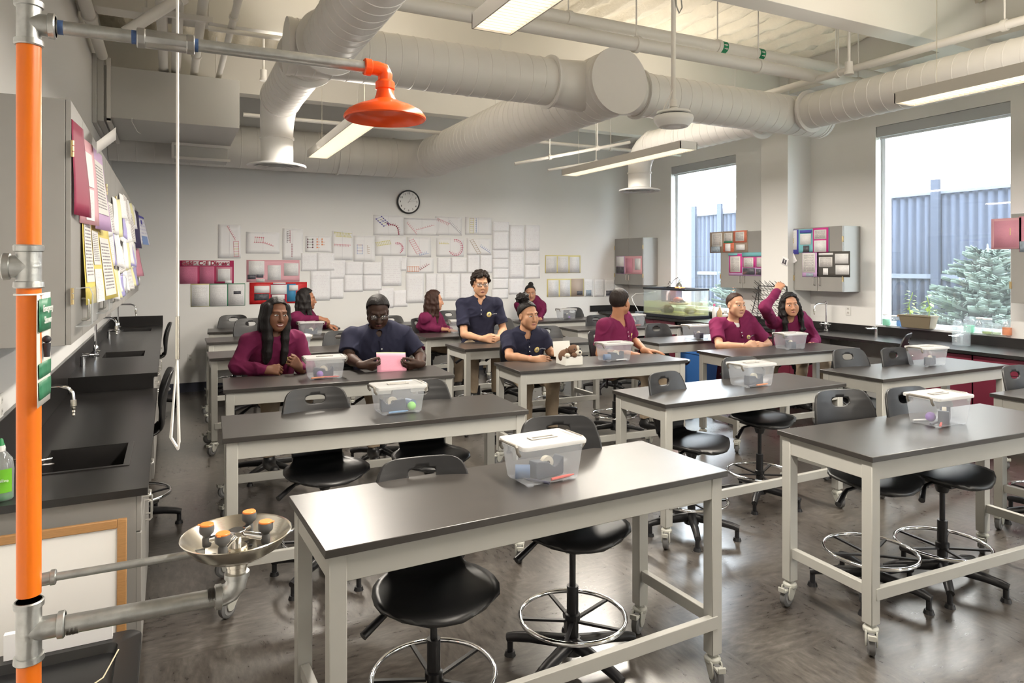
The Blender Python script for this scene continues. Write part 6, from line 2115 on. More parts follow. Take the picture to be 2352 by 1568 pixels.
def faucet_r(y, label):
    x = 7.70
    t = thing('lab_faucet', label, 'faucet', (x, y, ZR))
    MB().lathe([(0.03, 0), (0.03, 0.01), (0.018, 0.02), (0.018, 0.07), (0.024, 0.075), (0.024, 0.10), (0.013, 0.115)], (x, y, ZR), 20).build('base', CHROME, t, world=True)
    MB().cyl((x, y, ZR + .10), (x, y, ZR + .36), .010, n=14).lathe([(.014, .35), (.016, .355), (.016, .38), (.010, .385)], (x, y, ZR), 14).build('riser', CHROME, t, world=True)
    p0 = Vector((x, y, ZR + .355))
    sp = MB().tube([p0, p0 + Vector((-.11, .03, 0)), p0 + Vector((-.15, .04, -.012)), p0 + Vector((-.168, .045, -.04)), p0 + Vector((-.17, .045, -.08))], .010, 12).build('spout', CHROME, t, world=True)
    MB().lathe([(.014, 0), (.015, -.03), (.009, -.035), (.010, -.05), (.006, -.075)], p0 + Vector((-.17, .045, -.07)), 14).build('nozzle', STEEL, sp, world=True)
    for s in (-1, 1):
        c_ = Vector((x, y, ZR + .085))
        e = c_ + Vector((-.02, s * .06, 0))
        hd = MB().cyl(c_, e, .012, n=12).build('valve', CHROME, t, world=True)
        k_ = MB()
        for a in (0, PI / 2):
            v = Vector((0, math.cos(a) * .3, math.sin(a))).normalized() * .03 if a else Vector((.03, 0, 0))
            k_.tube([e - v, e + v], .006, 8)
        k_.build('cross_handle', CHROME, hd, world=True)


faucet_r(6.16, 'tall chrome lab faucet at the window counter sink, beside the big window')
turret(7.66, 5.42, ZR, 'chrome gas turret on the window counter at the edge of the big window', (-1, .9))
turret(7.66, 4.42, ZR, 'chrome gas turret on the window counter by the glass beaker', (-1, .9))
outlet('white outlet on the wall above the window counter sink', (WX - .001, 5.93, 1.20), UR, VR)

# planter and jars on the sill
t = thing('planter', 'brown rectangular planter with two scraggly green plants on the window sill', 'potted plant', (7.80, 4.97, WZ0))
z0 = WZ0 + .006
m = MB()
bx_ = lambda hx, hy, z: [(7.795 + sx * hx, 4.99 + sy * hy, z) for sx, sy in ((-1, -1), (1, -1), (1, 1), (-1, 1))]
rg = [bx_(.055, .165, z0), bx_(.075, .190, z0 + .135), bx_(.082, .197, z0 + .135), bx_(.082, .197, z0 + .150), bx_(.072, .187, z0 + .150), bx_(.068, .183, z0 + .11)]
for r_ in rg:
    m.v += r_
m.f = [(i * 4 + j, i * 4 + (j + 1) % 4, i * 4 + 4 + (j + 1) % 4, i * 4 + 4 + j) for i in range(len(rg) - 1) for j in range(4)] + [(3, 2, 1, 0)]
m.m = [0] * len(m.f)
m.build('pot', mat('pot_brown', (0.20, 0.165, 0.11), 0.5), t, world=True, bevel=.003)
MB().box((7.73, 4.81, z0 + .09), (7.86, 5.17, z0 + .115)).build('soil', mat('soil', (0.05, 0.035, 0.02), 0.95), t, world=True)
LEAF = mat('plant_leaf', (0.30, 0.45, 0.08), 0.5, noise=.4, nscale=12)
rnp = random.Random(9)
for (py, hh, ln) in ((5.08, .30, .02), (4.87, .26, -.02)):
    st = MB().tube([(7.795, py, z0 + .11), (7.79, py + ln, z0 + .11 + hh * .5), (7.80, py - ln, z0 + .11 + hh)], .004, 6).build('stem', LEAF, t, world=True)
    m = MB()
    for i in range(22):
        f = rnp.uniform(.25, 1.0)
        a = rnp.uniform(0, 2 * PI)
        L_ = rnp.uniform(.04, .085)
        d = Vector((math.cos(a) * .5, math.sin(a), rnp.uniform(-.5, .3))).normalized()
        b_ = Vector((7.795, py, z0 + .11 + hh * f)) + d * rnp.uniform(.005, .05)
        s_ = Vector((-d.y, d.x, 0)).normalized() * L_ * .28
        m.add([b_, b_ + d * L_ * .5 + s_, b_ + d * L_ - Vector((0, 0, .01)), b_ + d * L_ * .5 - s_], [(0, 1, 2, 3)])
    m.build('leaves', LEAF, st, world=True, sharp=180)
JGL = clear_mat('jar_glass', (0.96, 0.98, 0.98), 0.88, rough=0.04, gloss=0.08)


def jar(px, r, h, liquid, lab, lid=None, fill=.6, X=7.80, z=None):
    p = x_at(px, 750, X)
    c_ = Vector((X, p.y, WZ0 + .005 if z is None else z))
    t = thing('specimen_jar', lab, 'jar', c_, 0, 'jars on the window sill')
    MB().lathe([(r * .92, 0), (r, .006), (r, h * .78), (r * .8, h * .86), (r * .8, h)], c_, 20).build('glass', JGL, t, world=True)
    if liquid:
        nm, cl = liquid
        MB().lathe([(r * .86, .004), (r * .92, .008), (r * .92, h * fill), (0, h * fill)], c_, 18).build('liquid', clear_mat('liq_' + nm, tuple(.35 + .6 * q for q in cl), .55, diff=cl), t, world=True)
    if lid:
        MB().cyl(c_ + Vector((0, 0, h)), c_ + Vector((0, 0, h + .014)), r * .86, n=18).build('lid', mat('lid_' + lid, {'white': (.8, .8, .8), 'red': (.6, .02, .06), 'amber': (.5, .25, .1)}[lid], .4), t, world=True)


GRN, BLU, REDL, ORL = ('mint', (.35, .7, .5)), ('sky', (.2, .45, .75)), ('red', (.7, .03, .12)), ('orange', (.8, .3, .08))
jar(2036, .045, .125, GRN, 'glass jar of mint green liquid at the far end of the big window sill', 'white')
jar(2053, .036, .115, None, 'empty glass jar between green and blue liquids on the sill', 'white')
jar(2068, .042, .12, BLU, 'glass jar of blue liquid with amber lid on the sill', 'amber')
jar(2081, .032, .115, REDL, 'jar of red liquid with red lid on the sill', 'red')
jar(2098, .04, .11, None, 'clear jar next to the brown planter, toward the red jar', 'white')
jar(2200, .045, .13, None, 'frosted wide jar just past the planter on the sill')
jar(2226, .055, .17, GRN, 'tall round shouldered jar of mint liquid past the planter', None, .45)
jar(2250, .042, .155, None, 'clear jar with white lid beside the tall mint jar', 'white')
jar(2268, .05, .15, ('olive', (.45, .5, .2)), 'clear jar with olive residue near the sill end', 'white', .15)
jar(2289, .045, .12, ('pale', (.6, .65, .45)), 'short clear jar near the sill end', None, .2)
jar(2313, .045, .165, ORL, 'jar with orange layer at the very end of the sill', None, .5)
for (py_, lab, col, h, r, cap_) in ((8.22, 'white spray bottle with pink neck by the tank', (.8, .8, .82), .21, .035, (.75, .15, .35)), (8.10, 'amber brown bottle beside the tank and pink necked bottle', (.55, .38, .2), .19, .04, (.8, .8, .8)), (7.98, 'short white tub beside the amber bottle', (.82, .8, .76), .12, .05, (.8, .8, .8))):
    c_ = Vector((7.70, py_, ZR + .001))
    t = thing('bottle', lab, 'bottle', c_)
    nm = 'bot_%d' % int(py_ * 100)
    MB().lathe([(r * .9, 0), (r, .008), (r, h * .7), (r * .45, h * .85), (r * .4, h)], c_, 20).build('body', mat(nm, col, .35), t, world=True)
    MB().cyl(c_ + Vector((0, 0, h)), c_ + Vector((0, 0, h + .035)), r * .5, n=14).build('cap', mat(nm + 'c', cap_, .4), t, world=True)
bk = x_at(2208, 760, 7.55)
t = thing('beaker', 'big clear glass beaker standing on the window counter', 'beaker', (7.55, bk.y, ZR))
MB().lathe([(.078, 0), (.085, .008), (.085, .20), (.092, .212), (.089, .213), (.081, .2), (.081, .01), (.07, .006)], (7.55, bk.y, ZR + .001), 30).build('glass', JGL, t, world=True)
for i in range(6):
    MB().box((7.55 - .0865, bk.y - .004 - .0, ZR + .05 + i * .022), (7.55 - .0845, bk.y + .018, ZR + .054 + i * .022)).build('graduation', WHITEP, t, world=True)
# blue recycling bin on the floor
t = thing('recycling_bin', 'blue plastic recycling bin on the floor against the window counter', 'bin', (6.85, 7.62, 0))
m = MB()
q = [[(6.85 + sx * a, 7.62 + sy * b, z) for sx, sy in ((-1, -1), (1, -1), (1, 1), (-1, 1))] for a, b, z in ((.13, .18, 0.002), (.17, .22, .52), (.18, .23, .52), (.18, .23, .55), (.165, .215, .55), (.12, .17, .02))]
for r_ in q:
    m.v += r_
m.f = [(i * 4 + j, i * 4 + (j + 1) % 4, i * 4 + 4 + (j + 1) % 4, i * 4 + 4 + j) for i in range(5) for j in range(4)] + [(3, 2, 1, 0), (20, 21, 22, 23)]
m.m = [0] * len(m.f)
m.build('tub', mat('bin_blue', (0.03, 0.12, 0.36), 0.45), t, world=True, bevel=.004)
# fluff boxes: plush dog and tray on the third-row middle table are added with the people
# ------------------------------------------------------------------ people: smooth-blended distance fields turned into one skin each
import openvdb as vdb


class Field:
    def __init__(s, lo, hi, h):
        s.lo = np.array(lo, float)
        s.h = h
        s.n = np.ceil((np.array(hi) - s.lo) / h).astype(int) + 1
        s.a = np.full(tuple(s.n), 0.5, np.float32)

    def block(s, c0, c1, pad):
        i0 = np.maximum(0, np.floor((np.minimum(c0, c1) - pad - s.lo) / s.h).astype(int))
        i1 = np.minimum(s.n, np.ceil((np.maximum(c0, c1) + pad - s.lo) / s.h).astype(int) + 1)
        if np.any(i1 <= i0):
            return None
        sl = tuple(slice(a, b) for a, b in zip(i0, i1))
        g = [(s.lo[k] + s.h * np.arange(i0[k], i1[k])).astype(np.float32) for k in range(3)]
        return sl, g[0][:, None, None], g[1][None, :, None], g[2][None, None, :]

    def blend(s, sl, d, k, op='u'):
        a = s.a[sl]
        if op == 'u':
            hh = np.maximum(k - np.abs(a - d), 0) / k
            s.a[sl] = np.minimum(a, d) - hh * hh * k * 0.25
        else:
            d = -d
            hh = np.maximum(k - np.abs(a - d), 0) / k
            s.a[sl] = np.maximum(a, d) + hh * hh * k * 0.25

    @staticmethod
    def d_cap(X, Y, Z, a, b, ra, rb):
        ba = b - a
        L2 = float(ba.dot(ba)) + 1e-12
        px, py, pz = X - a[0], Y - a[1], Z - a[2]
        t = np.clip((px * ba[0] + py * ba[1] + pz * ba[2]) / L2, 0, 1)
        return np.sqrt((px - t * ba[0]) ** 2 + (py - t * ba[1]) ** 2 + (pz - t * ba[2]) ** 2) - (ra + (rb - ra) * t)

    def cap(s, a, b, ra, rb=None, k=0.02, op='u', cut=None):
        rb = ra if rb is None else rb
        a, b = np.array(a, float), np.array(b, float)
        B = s.block(a, b, max(ra, rb) + k + 0.012)
        if B is None:
            return
        sl, X, Y, Z = B
        d = s.d_cap(X, Y, Z, a, b, ra, rb)
        if cut is not None:
            c, n = cut
            d = np.maximum(d, (X - c[0]) * n[0] + (Y - c[1]) * n[1] + (Z - c[2]) * n[2])
        s.blend(sl, d.astype(np.float32), k, op)

    def chain(s, pts, rs, k=0.01, kin=0.006):
        pts = [np.array(p, float) for p in pts]
        P = np.array(pts)
        B = s.block(P.min(0), P.max(0), max(rs) + k + 0.012)
        if B is None:
            return
        sl, X, Y, Z = B
        d = None
        for i in range(len(pts) - 1):
            e = s.d_cap(X, Y, Z, pts[i], pts[i + 1], rs[i], rs[i + 1])
            if d is None:
                d = e
            else:
                hh = np.maximum(kin - np.abs(d - e), 0) / kin
                d = np.minimum(d, e) - hh * hh * kin * 0.25
        s.blend(sl, d.astype(np.float32), k)

    def ell(s, c, r, M=None, k=0.02, op='u', cut=None):
        c = np.array(c, float)
        r = np.array(r, float)
        R_ = max(r)
        B = s.block(c - R_, c + R_, k + 0.012)
        if B is None:
            return
        sl, X, Y, Z = B
        px, py, pz = X - c[0], Y - c[1], Z - c[2]
        if M is not None:
            q = [M[0][j] * px + M[1][j] * py + M[2][j] * pz for j in range(3)]
        else:
            q = [px, py, pz]
        k0 = np.sqrt((q[0] / r[0]) ** 2 + (q[1] / r[1]) ** 2 + (q[2] / r[2]) ** 2)
        k1 = np.sqrt((q[0] / r[0] ** 2) ** 2 + (q[1] / r[1] ** 2) ** 2 + (q[2] / r[2] ** 2) ** 2) + 1e-9
        d = k0 * (k0 - 1) / k1
        if cut is not None:
            d = np.maximum(d, cut(q, X, Y, Z))
        s.blend(sl, np.broadcast_to(d, s.a[sl].shape).astype(np.float32), k, op)

    def displace(s, fn):
        near = np.abs(s.a) < 0.03
        ii = np.nonzero(near)
        X = [s.lo[k] + s.h * ii[k] for k in range(3)]
        s.a[ii] += fn(*X).astype(np.float32)

    def mesh(s, name, mats, parent=None, at=None, smooth_it=0):
        g = vdb.FloatGrid(0.5)
        g.copyFromArray(s.a)
        p, q = g.convertToQuads(0.0)
        p = p * s.h + s.lo
        q = q[:, ::-1]
        off = np.array(at if at is not None else (0, 0, 0), float)
        me = bpy.data.meshes.new(name)
        nv, nf = len(p), len(q)
        me.vertices.add(nv)
        me.vertices.foreach_set('co', (p - off).astype(np.float32).ravel())
        me.loops.add(nf * 4)
        me.loops.foreach_set('vertex_index', q.astype(np.int32).ravel())
        me.polygons.add(nf)
        me.polygons.foreach_set('loop_start', np.arange(0, nf * 4, 4, dtype=np.int32))
        me.polygons.foreach_set('use_smooth', np.ones(nf, bool))
        me.update(calc_edges=True)
        me.materials.append(mats)
        o = bpy.data.objects.new(name, me)
        COL.objects.link(o)
        if parent is not None:
            o.parent = parent
            W = chain_matrix(parent).inverted()
            me.transform(W)
        else:
            o.location = at or (0, 0, 0)
        bvh = BVHTree.FromPolygons([tuple(v) for v in p], [tuple(f) for f in q])
        return o, bvh


A3 = lambda v: np.array(v, float)


def V(px, py, y):
    return back_at(px, py, y)


def skin_mat(name, col, rough=0.48):
    m = mat('skin_' + name, col, 0.56, spec=0.35, noise=0.07, nscale=9)
    b = m.node_tree.nodes['Principled BSDF']
    b.inputs['Subsurface Weight'].default_value = 0.06
    b.inputs['Subsurface Radius'].default_value = (0.012, 0.005, 0.003)
    b.inputs['Subsurface Scale'].default_value = 0.6
    return m


def hair_mat(name, col):
    return mat('hair_' + name, col, 0.55, spec=0.22, noise=0.5, nscale=30, bump=0.35, bscale=60, stretch=(2.6, 2.6, 0.22))


CLOTH = {}


def cloth_mat(name, col):
    return mat('cloth_' + name, col, 0.85, spec=0.2, noise=0.10, nscale=30, bump=0.12, bscale=260)


MAROON = cloth_mat('maroon_sweatshirt', (0.115, 0.010, 0.046))
MAROONP = cloth_mat('maroon_polo', (0.16, 0.016, 0.065))
NAVY = cloth_mat('navy_polo', (0.020, 0.021, 0.042))
KHAKI = cloth_mat('khaki', (0.36, 0.285, 0.205))
SHOEM = mat('shoe_black', (0.012, 0.012, 0.013), 0.4)
EYEW = mat('eye_white', (0.75, 0.73, 0.70), 0.25)
IRIS = mat('iris_dark', (0.02, 0.011, 0.006), 0.12)
BROWM = mat('brow_dark', (0.012, 0.008, 0.006), 0.7)
TEETH = mat('teeth', (0.80, 0.77, 0.70), 0.3)
GLASSF = mat('glasses_frame', (0.010, 0.010, 0.011), 0.25)
LENSM = clear_mat('glasses_lens', (0.97, 0.97, 0.97), 0.93, rough=0.02, gloss=0.08)
CRESTY = mat('crest_gold', (0.72, 0.55, 0.14), 0.6)
CRESTK = mat('crest_dark', (0.05, 0.04, 0.06), 0.6)
CRESTW = mat('crest_pale', (0.70, 0.66, 0.50), 0.6)
THREAD = mat('thread_pale', (0.42, 0.42, 0.47), 0.7)


def axes(yaw, pitch=0.0, roll=0.0):
    """yaw 0 faces the camera wall (-Y), positive turns towards +X; pitch positive looks down. columns: left, forward, up"""
    y, p, r = R(yaw), R(pitch), R(roll)
    f = Vector((math.sin(y) * math.cos(p), -math.cos(y) * math.cos(p), -math.sin(p)))
    l = Vector((math.cos(y), math.sin(y), 0))
    u = f.cross(l) * -1
    u = l.cross(f) * -1 if u.z < 0 else u
    Rr = Matrix.Rotation(r, 3, f)
    l, u = Rr @ l, Rr @ u
    return Matrix((l, f, u)).transposed()


def add_hand(F, wrist, d, pn, side, s, curl=(25, 30, 20), spread=4, thumb=(0.5, 0.6), r=1.0, curls=None):
    """side +1 right hand, -1 left. d = finger direction, pn = direction the palm faces"""
    wrist, d, pn = Vector(wrist), Vector(d).normalized(), Vector(pn)
    pn = (pn - d * pn.dot(d)).normalized()
    t = d.cross(pn) * side            # towards the thumb
    Lp = 0.088 * s
    lens = (0.076, 0.084, 0.078, 0.060)
    F.cap(wrist - d * 0.02 * s, wrist + d * 0.02 * s, 0.026 * s, 0.025 * s, 0.02)
    kn = []
    for i in range(4):
        lat = (0.0325 - 0.0215 * i) * s
        fwd = Lp * (1.0, 1.04, 1.0, 0.92)[i]
        K = wrist + d * fwd + t * lat - pn * (0.002 * s)
        kn.append(K)
        F.cap(wrist + t * lat * 0.45 + d * 0.012 * s, K, 0.0150 * s, 0.0120 * s, 0.016)
    for i in range(4):
        c = curls[i] if curls else curl
        a = 0.0
        fd0 = (d + t * math.tan(R(spread * (1.5 - i)))).normalized()
        p = kn[i]
        pts, rs = [p], [0.0096 * s * r]
        for j, fr in enumerate((0.46, 0.30, 0.24)):
            a += R(c[j])
            fd = fd0 * math.cos(a) + pn * math.sin(a)
            p = p + fd * (lens[i] * fr * s)
            pts.append(p)
            rs.append((0.0089, 0.0082, 0.0066)[j] * s * r * (0.9 if i == 3 else 1))
        F.chain(pts, rs, 0.004, 0.005)
    th, tc = thumb
    b = wrist + d * 0.022 * s + t * 0.022 * s + pn * 0.006 * s
    td = (d * 0.75 + t * th + pn * 0.30).normalized()
    p1 = b + td * 0.042 * s
    td2 = (td * 1.0 + d * 0.35 + pn * tc * 0.7 - t * 0.15).normalized()
    p2 = p1 + td2 * 0.032 * s
    p3 = p2 + (td2 + pn * tc * 0.5 - t * 0.2).normalized() * 0.026 * s
    F.chain([b, p1, p2, p3], [0.0165 * s, 0.0120 * s, 0.0105 * s, 0.0080 * s], 0.010, 0.006)


def add_head(F, c, M, s, jaw=1.0, nose=1.0, lips=1.0, full=1.0):
    c = Vector(c)
    P = lambda x, y, z: c + M @ Vector((x * s, y * s, z * s))
    Ml = [[M[i][j] for j in range(3)] for i in range(3)]
    E = lambda p, r, k=0.02, op='u': F.ell(P(*p), [q * s for q in r], Ml, k, op)
    E((0, -0.014, 0.032), (0.074, 0.093, 0.086))
    E((0, 0.026, -0.036), (0.060 * full, 0.062, 0.078), 0.03)
    for q in (-1, 1):
        F.cap(P(q * 0.050 * jaw, 0.0, -0.055), P(q * 0.018, 0.062, -0.098), 0.022 * s * jaw, 0.017 * s, 0.03)
        E((q * 0.040, 0.056, -0.024), (0.028 * full, 0.027, 0.028), 0.026)
        E((q * 0.034, 0.048, -0.055), (0.026 * full, 0.028, 0.030), 0.03)
        F.cap(P(q * 0.014, 0.082, 0.026), P(q * 0.046, 0.068, 0.028), 0.009 * s, 0.008 * s, 0.018)
    F.cap(P(0, 0.064, -0.100), P(0, 0.067, -0.098), 0.017 * s, None, 0.02)
    for q in (-1, 1):
        E((q * 0.032, 0.100, 0.004), (0.019, 0.015, 0.012), 0.012, 's')
        E((q * 0.032, 0.0715, 0.002), (0.0150, 0.0150, 0.0125), 0.006)
    F.cap(P(0, 0.085, 0.010), P(0, 0.103, -0.034), 0.0085 * s * nose, 0.0115 * s * nose, 0.012)
    F.cap(P(0, 0.103, -0.036), P(0, 0.101, -0.040), 0.0115 * s * nose, None, 0.008)
    for q in (-1, 1):
        F.cap(P(q * 0.0125 * nose, 0.092, -0.040), P(q * 0.0125 * nose, 0.090, -0.041), 0.0085 * s * nose, None, 0.008)
    F.cap(P(-0.019, 0.079, -0.0665), P(0, 0.0875, -0.0635), 0.0055 * s * lips, 0.0068 * s * lips, 0.006)
    F.cap(P(0.019, 0.079, -0.0665), P(0, 0.0875, -0.0635), 0.0055 * s * lips, 0.0068 * s * lips, 0.006)
    F.cap(P(-0.014, 0.080, -0.0755), P(0.014, 0.080, -0.0755), 0.0070 * s * lips, None, 0.006)
    for q in (-1, 1):
        E((q * 0.074, -0.012, -0.008), (0.011, 0.020, 0.031), 0.008)
        E((q * 0.083, -0.006, -0.004), (0.006, 0.010, 0.018), 0.006, 's')


def conform(bvh, c, M, s, pts, off, back=0.2):
    """head-local (x, z) points pushed on to the face surface"""
    out = []
    f = M.col[1]
    for x, z in pts:
        o = Vector(c) + M @ Vector((x * s, back * s, z * s))
        hit, n, i, d = bvh.ray_cast(o, -f, 0.4)
        if hit is None:
            hit = Vector(c) + M @ Vector((x * s, 0.07 * s, z * s))
        out.append(hit + f * off)
    return out


def strip_patch(bvh, c, M, s, top, bot, off, name, m_, parent, thick=0.0012, rows=4):
    """patch between two curves of head-local points"""
    n = len(top)
    pts = []
    for j in range(rows):
        t = j / (rows - 1)
        pts += [(a[0] * (1 - t) + b[0] * t, a[1] * (1 - t) + b[1] * t) for a, b in zip(top, bot)]
    P = conform(bvh, c, M, s, pts, off)
    mb = MB()
    mb.v = [tuple(p) for p in P]
    mb.f = [(j * n + i, (j + 1) * n + i, (j + 1) * n + i + 1, j * n + i + 1) for j in range(rows - 1) for i in range(n - 1)]
    mb.m = [0] * len(mb.f)
    return mb.build(name, m_, parent, world=True, solid=thick * s, sharp=180)


def face_details(bvh, c, M, s, parent, lipm, gaze=0.0, lid=0.86, smile=0.0, brow=1.0, open_=0.0, look=0.0):
    n = 11
    for q in (-1, 1):
        ex, ez = q * 0.0325, 0.001
        xs = [-1 + 2 * i / (n - 1) for i in range(n)]
        up = [(ex + x * 0.0155, ez + 0.0066 * lid * (1 - x * x) ** 0.7 + q * x * 0.0012) for x in xs]
        dn = [(ex + x * 0.0155, ez - 0.0046 * (0.4 + 0.6 * lid) * (1 - x * x) ** 0.9 + q * x * 0.0012) for x in xs]
        e = strip_patch(bvh, c, M, s, up, dn, 0.0010, 'eye', EYEW, parent, 0.0008)
        ir = 0.0062
        gx = ex + gaze
        k = 12
        top = [(gx + ir * math.cos(PI - PI * i / k), min(ez + look + ir * math.sin(PI * i / k), ez + 0.0054 * lid)) for i in range(k + 1)]
        bot = [(gx + ir * math.cos(PI - PI * i / k), max(ez + look - ir * math.sin(PI * i / k), ez - 0.0042 * lid)) for i in range(k + 1)]
        strip_patch(bvh, c, M, s, top, bot, 0.0019, 'iris', IRIS, e, 0.0006)
        l1 = [(a, b + 0.0016) for a, b in up]
        l0 = [(a, b - 0.0004) for a, b in up]
        strip_patch(bvh, c, M, s, l1, l0, 0.0020, 'eyelash', BROWM, e, 0.001, 2)
        bz = 0.0215 * brow
        bt = [(q * (0.013 + 0.040 * i / (n - 1)), bz + 0.0075 * math.sin(PI * min(1, 0.15 + 0.8 * i / (n - 1))) ** 1.0 + 0.0022 - 0.0025 * i / (n - 1)) for i in range(n)]
        bb = [(q * (0.013 + 0.040 * i / (n - 1)), bz + 0.0075 * math.sin(PI * min(1, 0.15 + 0.8 * i / (n - 1))) ** 1.0 - 0.0022 + 0.0022 * i / (n - 1)) for i in range(n)]
        strip_patch(bvh, c, M, s, bt, bb, 0.0010, 'eyebrow', BROWM, parent, 0.002, 3)
    xs = [-1 + 2 * i / 16 for i in range(17)]
    w_ = 0.0235 + 0.006 * smile
    mid = [(x * w_, -0.0705 + smile * 0.006 * x * x) for x in xs]
    up = [(x * w_, m_[1] + 0.0085 * (1 - abs(x) ** 1.7) - 0.0018 * math.exp(-(x / 0.16) ** 2)) for x, m_ in zip(xs, mid)]
    lo = [(x * w_, m_[1] - (0.0105 + 0.008 * open_) * (1 - abs(x) ** 1.9)) for x, m_ in zip(xs, mid)]
    mo = strip_patch(bvh, c, M, s, up, lo, 0.0008, 'mouth', lipm, parent, 0.0014)
    if open_:
        a = [(x * w_ * 0.82, m_[1] + 0.0012 * (1 - x * x)) for x, m_ in zip(xs, mid)]
        b = [(x * w_ * 0.82, m_[1] - (0.002 + 0.006 * open_) * (1 - x * x)) for x, m_ in zip(xs, mid)]
        strip_patch(bvh, c, M, s, a, b, 0.0022, 'teeth', TEETH if smile else mat('mouth_inside', (0.08, 0.02, 0.02), 0.5), mo, 0.0006)
    else:
        a = [(x, z + 0.0007) for x, z in mid]
        b = [(x, z - 0.0007) for x, z in mid]
        strip_patch(bvh, c, M, s, a, b, 0.0021, 'lip_line', mat('lip_line', (0.07, 0.02, 0.02), 0.6), mo, 0.0006, 2)


def glasses(c, M, s, parent, w_=0.027, h_=0.0165, y=0.098):
    P = lambda x, yy, z: Vector(c) + M @ Vector((x * s, yy * s, z * s))
    g = MB()
    for q in (-1, 1):
        loop = []
        for i in range(24):
            a = 2 * PI * i / 24
            ca, sa = math.cos(a), math.sin(a)
            x = q * 0.0335 + w_ * math.copysign(abs(ca) ** 0.6, ca)
            z = 0.0 + h_ * math.copysign(abs(sa) ** 0.6, sa)
            loop.append(P(x, y - 4.5 * x * x, z))
        g.tube(loop, 0.0019 * s, 6, closed=True)
        g.tube([P(q * 0.060, y - 0.016, 0.006), P(q * 0.078, 0.06, 0.008), P(q * 0.084, -0.01, 0.006)], 0.0018 * s, 6)
    g.tube([P(-0.008, y + 0.002, 0.004), P(0, y + 0.005, 0.006), P(0.008, y + 0.002, 0.004)], 0.0018 * s, 6)
    go = g.build('glasses', GLASSF, parent, world=True)
    for q in (-1, 1):
        m = MB()
        m.v = [tuple(P(q * 0.0335 + w_ * math.copysign(abs(math.cos(a)) ** .6, math.cos(a)), y - 0.0045, h_ * math.copysign(abs(math.sin(a)) ** .6, math.sin(a)))) for a in [2 * PI * i / 24 for i in range(24)]]
        m.f = [tuple(range(24))]
        m.m = [0]
        m.build('lens', LENSM, go, world=True, solid=0.001)


def wrinkle(seed, amp):
    rn = np.random.RandomState(seed)
    ws = []
    for f, a in ((14, 1.0), (18, 1.0), (24, .9), (30, .8), (38, .6), (46, .5), (58, .4), (72, .3), (90, .22)):
        d = rn.uniform(-1, 1, 3)
        d /= np.linalg.norm(d)
        ws.append((d * f, rn.uniform(0, 6), a))

    def fn(X, Y, Z):
        qx = X + 0.035 * np.sin(13 * Z + 9 * Y + seed)
        qz = Z + 0.035 * np.sin(15 * X + 8 * Y + 2 * seed)
        out = 0
        for k, p, a in ws:
            out = out + a * np.sin(k[0] * qx + k[1] * Y + k[2] * qz + p)
        return amp * np.clip(np.abs(out) * 0.9 - 0.9, -1.2, 0.55)
    return fn


